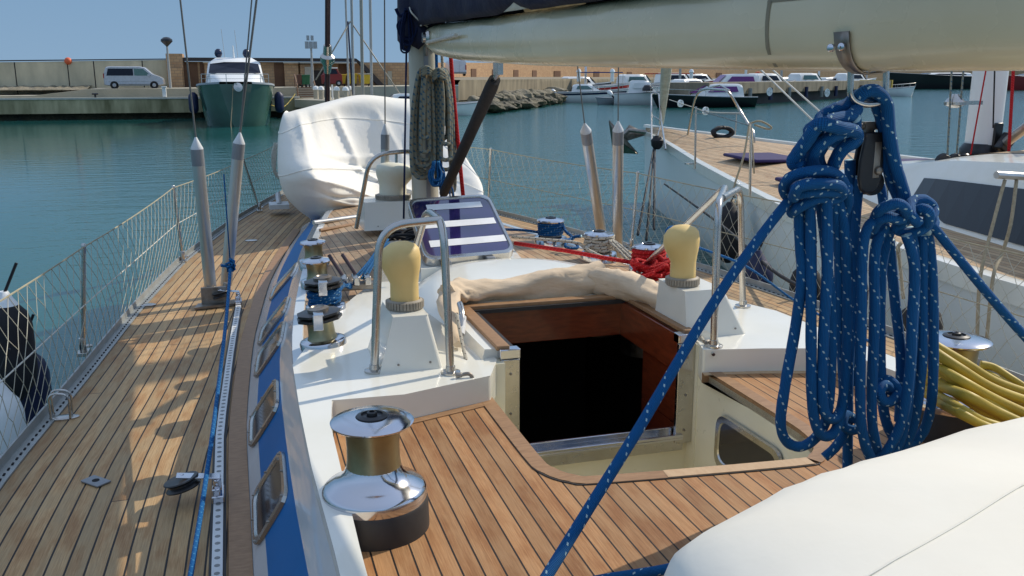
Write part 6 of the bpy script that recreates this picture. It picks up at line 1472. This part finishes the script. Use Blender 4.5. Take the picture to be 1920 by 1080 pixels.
for l, m_, r in (([WY(1788, 60, 8.0), WY(1776, 300, 7.5)], 'rope_grey', .011), ([WY(1812, 60, 8.0), WY(1793, 300, 7.5)], 'rope_grey', .011), ([WY(1858, 80, 7.8), WY(1818, 300, 7.5)], 'rope_red', .008), ([WY(1867, 60, 7.7), WY(1862, 240, 7.7)], 'cord_black', .008), ([WY(1904, 60, 7.6), WY(1890, 310, 7.3)], 'rope_red', .016)):
    mb = MB(); mb.tube(l, r, 6); obj('halyard', mb, m_, ny)
# pulpit and stanchions
mb = MB(); y0 = 18.9
mb.tube(rnd_path([W(1222, 266, ZN+.12), WY(1221, 176, 18.7), WY(1235, 174, 18.6), WY(1240, 226, 18.0), W(1248, 280, ZN+.1)], .12), .018, 8); mb.tube([WY(1222, 216, 18.7), WY(1239, 226, 18.2)], .014, 6)
obj('pulpit_hoop', mb, 'steel', ny)
F0 = W(1288, 259, ZN+.2); mb = MB(); mb.tube(rnd_path([F0, WY(1304, 178, F0.y-.3), WY(1320, 166, F0.y-.8), WY(1366, 169, F0.y-2.0), WY(1386, 205, 14.6), WY(1414, 250, 13.9), WY(1414, 268, 13.9)], .35, 6), .022, 8); mb.tube([WY(1312, 168, F0.y-.3), WY(1350, 160, F0.y-1.2), WY(1368, 169, F0.y-2)], .014, 6)
obj('pulpit_hoop', mb, 'steel', ny)
for (bx_, by_), ty in (((1303, 317), 200), ((1406, 370), 232)):
    p = W(bx_, by_, ZN+.05); t = WY(bx_+2, ty, p.y); obj('stanchion', MB().tube([p, t], .016, 8), 'steel', ny)
for (bx_, by_), ty in (((1378, 270), 214), ((1660, 458), 300), ((1583, 285), 210)):
    p = W(bx_, by_, ZN+.12); t = WY(bx_+3, ty, p.y); obj('stanchion', MB().tube([p, t], .014, 8), 'steel', ny)
mb = MB(); mb.tube([WY(1305, 205, W(1303, 317, ZN+.05).y), WY(1407, 236, W(1406, 370, ZN+.05).y)], .006, 5); mb2 = MB().tube([WY(1290, 213, 17.5), WY(1400, 214, 14.5)], .006, 5); obj('lifeline', mb, 'wire', ny); obj('lifeline', mb2, 'wire', ny)
mb = MB(); a = Vector((nax(19.1), 19.05, ZN+.2)); b = Vector((nm_c.x, 8.4, 17.)); d = b-a; A_ = WY(1240, 232, 18.6); B_ = WY(1256, 60, 17.3); d = (B_-A_).normalized()
mb.tube([A_, A_+d*.5, A_+d*1.2, A_+d*3, A_+d*8, A_+d*12], [.05, .075, .11, .13, .10, .07], 12); obj('furled_jib', mb, 'furled_sail', ny)
obj('forestay', MB().tube([W(1232, 262, ZN+.1), A_], .02, 8), 'steel', ny)
# bow anchor on its roller
p = W(1206, 262, ZN-.02); an = MB(); an.tube([WY(1216, 248, 19.0), WY(1180, 244, 19.4), WY(1158, 262, 19.5)], .035, 8)
q0, q1, q2, q3 = WY(1142, 226, 19.6), WY(1158, 262, 19.4), WY(1196, 288, 19.3), WY(1150, 286, 19.8); an.add([q0, q1, q2, q3], [[0, 1, 2], [0, 2, 3]]); an.add([WY(1180, 234, 19.6), WY(1214, 252, 19.2), WY(1170, 266, 19.5), q1], [[0, 1, 2], [0, 2, 3]])
tag(obj('anchor', an, 'old_steel', solid=.03), 'galvanised plough anchor on the bow roller of the neighbouring yacht', 'anchor')
# chocks, lines
q = W(1232, 268, ZN+.16); tag(obj('line_bundle', MB().lathe([(.05, -.12), (.11, -.05), (.12, .05), (.05, .14)], q, 12), 'cord_black'), 'black bundle of line at the bow rail of the neighbouring yacht', 'rope')
q = WY(1355, 250, 15.5); mb = MB()
for k in range(5): mb.tube(smooth_pts([q+Vector((.20*math.cos(t+k), .05*math.sin(t*2), .09*math.sin(t+k)+.02)) for t in range(6)], 4), .035, 6)
tag(obj('rope_bundle', mb, 'cord_black', angle=180), 'black coiled line on the far rail of the neighbouring yacht', 'rope')
qb = W(1228, 272, ZN)
for i, (tx, ty, tY) in enumerate(((1196, 440, 9.5), (1226, 430, 9.3), (1212, 450, 9.6))):
    rope('mooring_line', [qb+Vector((0, 0, .1)), WY(tx, ty, tY)], .016, 'cord_black', ['black mooring line slanting down from the neighbouring bow, leftmost of three', 'black mooring line hanging almost straight below the neighbouring bow', 'thin black mooring line between two others below the neighbouring bow'][i], 'mooring line', k=1)
rope('mooring_line', [WY(1246, 345, 13.2), WY(1350, 420, 8.5), WY(1440, 500, 5.9), WY(1505, 540, 5.0)], .014, 'cord_black', 'black line led along the side of the neighbouring white hull', 'mooring line', k=4)
mb = MB().tube(smooth_pts([WY(1405, 232, 10.5), WY(1395, 290, 10.3), WY(1376, 352, 10.2), WY(1378, 370, 10.0)], 5), .014, 6); mb.tube(smooth_pts([WY(1405, 232, 10.5), WY(1425, 227, 10.4), WY(1446, 238, 10.4), WY(1440, 242, 10.4), WY(1415, 234, 10.4)], 5), .012, 6); mb.tube([WY(1409, 236, 10.5), WY(1414, 325, 10.1)], .011, 6)
tag(obj('fender_lanyard', mb, 'cord_tan', angle=180), 'tan lanyard tied to the neighbouring stanchion, holding a black fender', 'rope')
mb = MB()
for k in range(6): mb.tube(smooth_pts([WY(1375+rnd.uniform(-10, 10), 375+rnd.uniform(-6, 6), 9.6), WY(1362+k*6, 400+rnd.uniform(-5, 5), 9.5), WY(1378+rnd.uniform(-8, 12), 430+k*5, 9.4)], 4), .012, 6)
tag(obj('rope_tangle', mb, 'cord_tan', angle=180), 'tangled tan rope on top of the black fender', 'rope')
for i, (px, py, Y, r, L, m_) in enumerate(((1366, 438, 9.5, .17, .62, 'fender_black'), (1508, 560, 6.5, .13, .55, 'fender_black'), (1588, 585, 5.6, .14, .6, 'fender_black'), (1418, 520, 6.2, .13, .30, 'fender_navy'), (1722, 640, 4.8, .14, .5, 'fender_black'))):
    c = WY(px, py, Y); c.x = min(c.x, ne(Y)-.10+.3*0) if i != 3 else c.x
    fender('fender', c, r, L, m_, ['large black fender under tan ropes against the neighbouring white hull', 'black fender between the hulls, seen left of the hanging blue coils', 'black fender between the two blue coils against the white hull', 'navy fender low between the boats behind the taut blue rope', 'black fender low at right behind the hanging coils'][i], m_, 'fenders on the side of the neighbouring yacht')
a, b = WY(1868, 328, 4.2), WY(2080, 340, 4.2); tag(obj('awning_pole', MB().tube([a, b], .022, 8), 'alu'), 'grey pole at the right edge carrying two tan lines', 'pole')
# tan lines hanging from the neighbour's gear at the right edge
for i, l in enumerate(([(1884, 338, 4.2), (1862, 420, 4.1), (1838, 520, 4.0), (1832, 640, 3.9)], [(1906, 338, 4.2), (1895, 420, 4.1), (1878, 478, 4.1), (1862, 520, 4.0), (1850, 640, 3.9)], [(1684, 460, 4.6), (1688, 500, 4.6), (1694, 560, 4.5)])):
    rope('hanging_line', [WY(*q) for q in l], .010, 'cord_tan', ['tan line hanging in front of the black cabin window, left one of a pair', 'tan line hanging in front of the black cabin window, right one of a pair', 'tan line seen between the strands of the right blue coil'][i], 'rope', k=5)
rope('hanging_line', [WY(1690, 455, 4.6), WY(1680, 470, 4.6), WY(1678, 500, 4.6)], .012, 'cord_tan', 'short tan knotted line behind the right blue coil', 'rope', k=4)
for i, ((x0, y0_, Y0), (x1, y1_, Y1)) in enumerate((((1405, 110, 12.), (1600, 300, 9.5)), ((1425, 110, 12.), (1640, 300, 9.5)))):
    rope('jib_sheet', [WY(x0, y0_, Y0), WY(x1, y1_, Y1)], .012, 'cord_white', 'white sheet slanting down over the neighbouring foredeck, %s one of a pair' % ('lower' if i == 0 else 'upper'), 'rope', k=1)
def disc(px, py, Y, r, i, label):
    c = WY(px, py, Y); o = thing('line_guard', label, 'guard disc', tuple(c), 'white guard discs on the lines')
    obj('ring', MB().lathe([(r*.78, -.02), (r, -.02), (r, .02), (r*.78, .02), (r*.78, -.02)], c, 20, (.3, -1, 0)), 'boat_white', o)
    q = Vector((0, 0, 1)).rotation_difference(Vector((.3, -1, 0)).normalized())
    for k in range(3):
        a = 2*math.pi*k/3+.5; w_ = .5; vs = [c]+[c+q @ Vector((r*.8*math.cos(a+t*w_), r*.8*math.sin(a+t*w_), 0)) for t in (-1, -.5, 0, .5, 1)]
        obj('spoke', MB().add(vs+[v+q @ Vector((0, 0, .02)) for v in vs], [[0, 1, 2, 3, 4, 5], [6, 11, 10, 9, 8, 7]]+[[i_, (i_+1) % 6, 6+(i_+1) % 6, 6+i_] for i_ in range(6)]), 'boat_white', o, smooth=False)
for i, (px, py, Y, r, l) in enumerate(((1276, 194, 19.5, .085, 'white spoked guard disc on the bow line, left of the neighbouring pulpit hoop'), (1323, 208, 17.5, .085, 'white spoked guard disc on the bow line inside the neighbouring pulpit hoop'), (1443, 172, 82, .42, 'white spoked disc on the concrete pier face beside the grey fenders'), (1551, 174, 100, .50, 'white spoked disc on the concrete pier face near its end'))): disc(px, py, Y, r, i, l)
rope('bow_line', [WY(1255, 187, 19.8), WY(1303, 202, 18.), WY(1330, 210, 17.3), WY(1395, 212, 15.)], .008, 'cord_white', 'thin pale line carrying the two guard discs at the neighbouring bow', 'rope', k=3, n=5)

# ================================================================== boats, pier and far side of the harbour
slab('landing', [(30, 60), (31, 60), (31, 61), (30, 61)], -.9, -.8, 'concrete')
PR = [(at(1330, 79), 79), (at(1672, 124), 124)]
a, b = Vector((*PR[0], 0)), Vector((*PR[1], 0)); d = (b-a).normalized(); n_ = Vector((-d.y, d.x, 0))
mb = MB(); q = [a, b, b+n_*5, a+n_*5]
mb.prism([(p.x, p.y) for p in q], 1.15, 2.30); pier = obj('pier', mb, 'pier_concrete', smooth=False); tag(pier, 'grey concrete pier with an underside coloured dark as shade behind the neighbouring yacht', 'pier')
mb = MB(); q = [a+n_*.6, b+n_*.6, b+n_*4, a+n_*4]; mb.prism([(p.x, p.y) for p in q], -.8, 1.14); obj('pier_foot', mb, 'wall_dark', pier, smooth=False)  # near-black colour paints the shade beneath the pier
mb = MB(); c = b+d*.35+n_*2.4; mb.box((c.x, c.y, 1.75), (.7, 5, 1.3), Matrix.Rotation(math.atan2(d.y, d.x), 3, 'Z')); obj('end_pad', mb, 'yellow_pvc', pier)
for i in range(9):
    c = a+d*(4+i*6.2)-n_*.25; obj('pier_fender', MB().tube([c+Vector((0, 0, .4)), c+Vector((0, 0, 1.7))], .22, 8), 'grey_paint' if i % 2 else 'fender_navy', pier)
def hullmesh(c, hd, L, B, fb, sheer=.35, n=12, stern=.9, dark=None):
    """hull lofted along its heading; c = waterline centre, hd = heading in the plan"""
    u = Vector((math.cos(hd), math.sin(hd), 0)); v = Vector((-u.y, u.x, 0)); P = []
    for i in range(n+1):
        t = i/n; s_ = -L/2+L*t; wd = B/2*(stern+(1-stern)*math.sin(min(1, t/.4)*math.pi/2))*(1-max(0, (t-.5)/.5)**2.4); wd = max(wd, .02); zt_ = fb*(1+sheer*t*t); rk = .10*L*max(0, t-.75)/.25
        row = []
        for sg in (-1, 1):
            l = [c+u*(s_+rk)+v*sg*wd+Vector((0, 0, zt_)), c+u*(s_+rk*.6)+v*sg*wd*.93+Vector((0, 0, zt_*.55)), c+u*s_+v*sg*wd*.72+Vector((0, 0, .02)), c+u*s_+v*sg*wd*.3+Vector((0, 0, -.35))]
            row += l if sg < 0 else l[::-1]
        P.append(row)
    mb = MB(); mb.grid(P); mb.add(P[0], [list(range(8))]); mb.add(P[-1], [list(range(8))]); return mb, P, u, v
def smallboat(px, Y, hd, L, B, fb, label, hull='boat_white', cabin=None, screen=None, outboard=None, stripe=None, tarp=None, group=None, rail=False, awning=None, cat='motor boat', name='motor_boat'):
    c = Vector((at(px, Y), Y, 0)); o = thing(name, label, cat, tuple(c), group)
    mb, P, u, v = hullmesh(c, hd, L, B, fb); h = obj('hull', mb, hull, o, angle=50)
    D = [[r[0]+v*.05-Vector((0, 0, .06)), (r[0]+r[7])/2-Vector((0, 0, .02)), r[7]-v*.05-Vector((0, 0, .06))] for r in P]
    obj('deck', MB().grid(D), 'boat_white' if not tarp else tarp, o, smooth=False)
    mb = MB(); mb.tube([r[0] for r in P]+[r[7] for r in P[::-1]], .05, 6); obj('rubbing_strake', mb, 'boat_grey', o)
    if stripe:
        for k, sg in ((0, 1), (7, -1)):
            mb = MB(); rows = []
            for r in P:
                a_, b_ = r[k], r[1 if k == 0 else 6]; off = (a_-b_).cross(u).normalized()*.0; o_ = (v if k == 7 else -v)*-.0
                out_ = (r[k]-(r[0]+r[7])/2).normalized()*.03; rows.append([a_.lerp(b_, .25)+out_, a_.lerp(b_, .62)+out_])
            mb.grid(rows[:-1]); obj('hull_stripe', mb, stripe, h, smooth=False)
    if cabin:
        s0, s1, ch, wv = cabin; z0 = fb*1.0; cc_ = lambda s_, w_, z: c+u*s_*L+v*w_*B/2+Vector((0, 0, z))
        rows = []
        for s_, k, z in ((s0, 1, 0), (s0+.02, .97, ch*.9), (s0+.06, .92, ch), ((s0+s1)/2, .9, ch), (s1-.14, .82, ch*.95), (s1-.02, .75, ch*.25), (s1, .7, 0)):
            rows.append([cc_(s_, -wv*k, z0-.1 if z == 0 else z0+z*.0-.1), cc_(s_, -wv*k*.93, z0+z*.8), cc_(s_, -wv*k*.75, z0+z), cc_(s_, wv*k*.75, z0+z), cc_(s_, wv*k*.93, z0+z*.8), cc_(s_, wv*k, z0-.1)])
        cb = obj('cabin', MB().grid(rows), 'boat_white', o, angle=40)
        for sg in (-1, 1):
            q = [cc_(s0+.07, sg*(wv*.945), z0+ch*.40), cc_(s1-.12, sg*(wv*.83), z0+ch*.38), cc_(s1-.19, sg*wv*.80, z0+ch*.80), cc_(s0+.09, sg*wv*.90, z0+ch*.80)]
            q = [p_+v*sg*.05 for p_ in q]; obj('window', MB().add(q, [[0, 1, 2, 3]]), screen or 'glass_dark', cb, smooth=False)
        q = [cc_(s1-.005, -wv*.66, z0+ch*.32), cc_(s1-.005, wv*.66, z0+ch*.32), cc_(s1-.125, wv*.66, z0+ch*.93), cc_(s1-.125, -wv*.66, z0+ch*.93)]; q = [p_+u*.05 for p_ in q]
        obj('windscreen', MB().add(q, [[0, 1, 2, 3]]), screen or 'glass_dark', cb, smooth=False)
    if rail:
        mb = MB(); pts = [r[0]+Vector((0, 0, .5)) for r in P[6:]]+[r[7]+Vector((0, 0, .5)) for r in P[6:][::-1]]; mb.tube(pts, .03, 5)
        for p_ in pts[::2]: mb.tube([p_, p_-Vector((0, 0, .5))], .025, 4)
        obj('bow_rail', mb, 'steel', o)
    if awning:
        s0, s1, z, m_ = awning; mb = MB(); A_ = [c+u*s0*L-v*B*.42, c+u*s1*L-v*B*.42, c+u*s1*L+v*B*.42, c+u*s0*L+v*B*.42]
        mb.prism([(p_.x, p_.y) for p_ in A_], z, z+.12); obj('awning', mb, m_, o, bevel=.05)
        for i_, p_ in enumerate(A_): obj('awning_pole', MB().tube([Vector((p_.x, p_.y, fb*.9)), Vector((p_.x, p_.y, z))], .03, 5), 'steel', o)
    if outboard:
        for k, off in enumerate(([-.35, .35] if outboard == 2 else [0])):
            b_ = c-u*(L/2+.25)+v*off; up_ = Vector((0, 0, 1)); ax = (up_*.75-u*.65).normalized()
            ob = obj('outboard_motor', MB().lathe([(.05, -.1), (.22, .0), (.26, .25), (.24, .5), (.12, .62), (0, .64)], b_+Vector((0, 0, fb*.85)), 12, ax, sy=.75), 'boat_white' if k == 0 else 'boat_grey', o)
            mb = MB(); mb.tube([b_+Vector((0, 0, fb*.85)), b_-ax*.75+Vector((0, 0, fb*.85))], .09, 8); obj('motor_leg', mb, 'boat_black', ob)
    return o
hd0 = R(35)
smallboat(1016, 101, R(150), 4.6, 1.9, .55, 'low white boat with a raised pale outboard, leftmost of the moored row', outboard=2, rail=False, tarp='boat_grey')
smallboat(1112, 98, R(158+180), 8.0, 2.6, 1.15, 'white cabin boat with navy hull stripe and green-tinted windscreen', cabin=(-.30, .12, .9, .82), screen='glass_green', stripe='boat_navy', rail=True, outboard=1)
smallboat(1150, 92, R(205), 4.4, 1.9, .55, 'small grey open boat with tilted outboard between two white cabin boats', hull='boat_grey', outboard=1)
smallboat(1212, 89, R(-22), 6.6, 2.5, 1.15, 'white fishing boat with a tall pale canopy and a black bow cover', cabin=(-.28, .16, 1.35, .8), screen='boat_white', outboard=1, rail=True)
q = at(1211, 88); tag(obj('bow_cover', MB().lathe([(.55, 0), (.55, .25), (.35, .55), (0, .65)], (q, 87.5, 1.45), 10), 'boat_black'), 'black cover lying on the foredeck of the white fishing boat', 'cover')
smallboat(1325, 80, R(178), 9.5, 3.2, .95, 'long dark-hulled motor yacht with purple-tinted screens moored at the pier', hull='boat_black', cabin=(-.36, .16, 1.25, .84), screen='purple_glass', rail=True)
smallboat(1300, 97, R(20), 9.0, 3.0, 1.5, 'pale motor boat with red striping behind the dark-hulled yacht', cabin=(-.3, .2, 1.1, .8), stripe='red_cloth')
smallboat(1130, 112, R(10), 8.0, 2.6, 1.6, 'moored boat with a bright blue tarpaulin awning behind the cabin boats', awning=(-.4, .3, 3.35, 'tarp_blue'), stripe='red_cloth')
smallboat(1250, 112, R(5), 9.0, 2.8, 1.7, 'moored boat with a red awning just under the boom', awning=(-.3, .4, 3.2, 'red_cloth'))
smallboat(1410, 118, R(20), 10., 3.0, 1.8, 'white cruiser beyond the pier, left of the fishing rods', cabin=(-.3, .2, 1.0, .8), rail=True)
smallboat(1480, 125, R(20), 10., 3.0, 1.9, 'white cruiser beyond the middle of the pier', cabin=(-.3, .2, .9, .8), screen='glass_green', rail=True)
smallboat(1560, 135, R(20), 11., 3.0, 2.0, 'white cruiser beyond the pier near its end', cabin=(-.3, .2, .8, .8), rail=True)
smallboat(1680, 118, R(-20), 5.0, 2.1, 1.1, 'small white speedboat poking out past the end of the pier', rail=True)
smallboat(1760, 190, R(175), 26., 6, 3.0, 'large white motor yacht with a dark hull far off at right', hull='boat_black', cabin=(-.3, .25, .9, .85))
smallboat(1930, 170, R(178), 18., 5, 2.6, 'white-topped boat with a dark red hull at the far right', hull='red_bin', cabin=(-.3, .2, 1.0, .8))
smallboat(842, 68, R(10), 5.0, 1.9, .75, 'white open boat whose bow shows right of the red halyard', rail=False)
smallboat(765, 63.5, R(175), 6.0, 2.2, .9, 'grey-screened small cruiser behind the mast', cabin=(-.1, .3, .8, .8))
smallboat(700, 64.5, R(178), 5.4, 2.0, .75, 'boat under a white tarpaulin beyond the covered dinghy, right one of two', tarp='white_canvas', awning=(-.42, .42, 1.15, 'white_canvas'))
smallboat(664, 65.5, R(178), 4.4, 1.9, .7, 'boat under a white tarpaulin beyond the covered dinghy, left one of two', tarp='white_canvas')
b_ = obj('barrel', MB().lathe([(.1, -.6), (.45, -.5), (.5, 0), (.45, .5), (.1, .6)], (at(998, 100), 100, 1.0), 14, (1, .3, .2)), 'tarp_blue'); tag(b_, 'bright blue tarpaulin bundle beside the leftmost moored boat', 'tarpaulin')
b_ = obj('life_ring', MB().tube([(at(1417, 117)+.55*math.cos(t*.5236), 116.5, 2.9+.55*math.sin(t*.5236)) for t in range(12)], .16, 8, closed=True), 'orange'); tag(b_, 'orange life ring on a cruiser beyond the pier', 'life ring')
for i, (px, Y, h) in enumerate(((1085, 108, 3.4), (1148, 106, 3.4), (1296, 110, 3.3))):
    tag(obj('pedestal', MB().lathe([(.25, 0), (.22, 1.1), (.35, 1.15), (.2, 1.5), (0, 1.55)], (at(px, Y), Y, 2.3), 10), 'boat_white'), ['pale service pedestal above the boat with green-tinted screen', 'pale service pedestal left of the tall canopy boat', 'pale service pedestal behind the red-striped boat'][i], 'pedestal')
# bare masts and stays of small sailing boats moored beyond the dinghy
for i, (px, pt_, Y, z0, r, l) in enumerate(((654, 648, 66, .8, .07, 'slim pale mast with a small fitting, leftmost of the group above the dinghy'), (663, 659, 64, .8, .09, 'pale mast, second from the left above the dinghy cover'), (680, 677, 63, .8, .11, 'thick tan mast in the middle of the group above the dinghy'), (697, 694, 68, .9, .10, 'white mast right of the tan one above the dinghy'))):
    b0, b1 = WY(px, 178, Y), WY(pt_, 0, Y); d = (b1-b0); tag(obj('mast', MB().tube([b0, b0+d*1.6], r, 8), 'pole_grey' if i != 2 else 'stay_tan'), l, 'mast', 'bare masts above the dinghy cover')
for i, ((x0, y0_), (x1, y1_)) in enumerate((((657, 40), (592, 150)), ((657, 40), (755, 184)), ((652, 40), (661, 178)))):
    rope('stay', [WY(x0, y0_, 64.), WY(x1, y1_, 64.)], .05 if i < 2 else .06, 'stay_tan' if i < 2 else 'boat_navy', ['pale stay slanting down to the left behind the dark forestay', 'pale stay slanting down to the right toward the main mast', 'dark stay between the pale masts above the dinghy'][i], 'stay', k=1, n=5)

for i, (px, Y, hd, L, B, fb, hull, cabh, scr, lab) in enumerate((
 (1268, 120, 12, 9, 3, 1.9, 'boat_white', 1.5, 'glass_dark', 'tall white cruiser behind the furled sail of the neighbour'), (1310, 128, 15, 9, 3, 2.0, 'red_cloth', 1.3, 'glass_dark', 'red-hulled boat behind the purple-screened yacht'),
 (1372, 100, 175, 9, 3, 1.7, 'boat_white', 1.5, 'purple_glass', 'white cruiser with purple screens left of the life ring'), (1440, 108, 15, 9, 3, 1.8, 'boat_white', 1.5, 'glass_dark', 'white cruiser just right of the life ring'),
 (1515, 118, 15, 9, 3, 1.9, 'boat_grey', 1.5, 'glass_green', 'grey cruiser beyond the second half of the pier'), (1600, 134, 15, 10, 3, 2.0, 'boat_white', 1.5, 'glass_dark', 'white cruiser above the pier end pad'),
 (1090, 120, 8, 8, 3, 1.6, 'boat_navy', 1.3, 'glass_dark', 'navy boat behind the cabin boat with navy stripe'), (1195, 118, 8, 8, 3, 1.6, 'boat_white', 1.6, 'glass_green', 'white boat behind the pale canopy boat'))):
    smallboat(px, Y, R(hd), L, B, fb, lab, hull=hull, cabin=(-.34, .24, cabh, .85), screen=scr)
for i, (px, Y, h, lab) in enumerate(((1098, 113, 4.5, 'steel davit frame'), (1275, 104, 5.5, 'thin white pole'), (1398, 104, 5.5, 'pale pole'), (1465, 112, 5.5, 'grey piling'), (1535, 122, 5.5, 'white piling'), (1625, 135, 6, 'grey pole'))):
    tag(obj('pole', MB().tube([(at(px, Y), Y, 1.2), (at(px, Y), Y, h)], .16, 8), 'pole_grey' if i % 2 else 'boat_white'), ['slender pole above the boat with the green-tinted screen', 'pale pole behind the furled sail of the neighbour', 'pale pole left of the orange life ring', 'grey pole right of the orange life ring', 'white pole above the farther spoked disc', 'grey pole near the yellow pad of the pier'][i], 'pole')
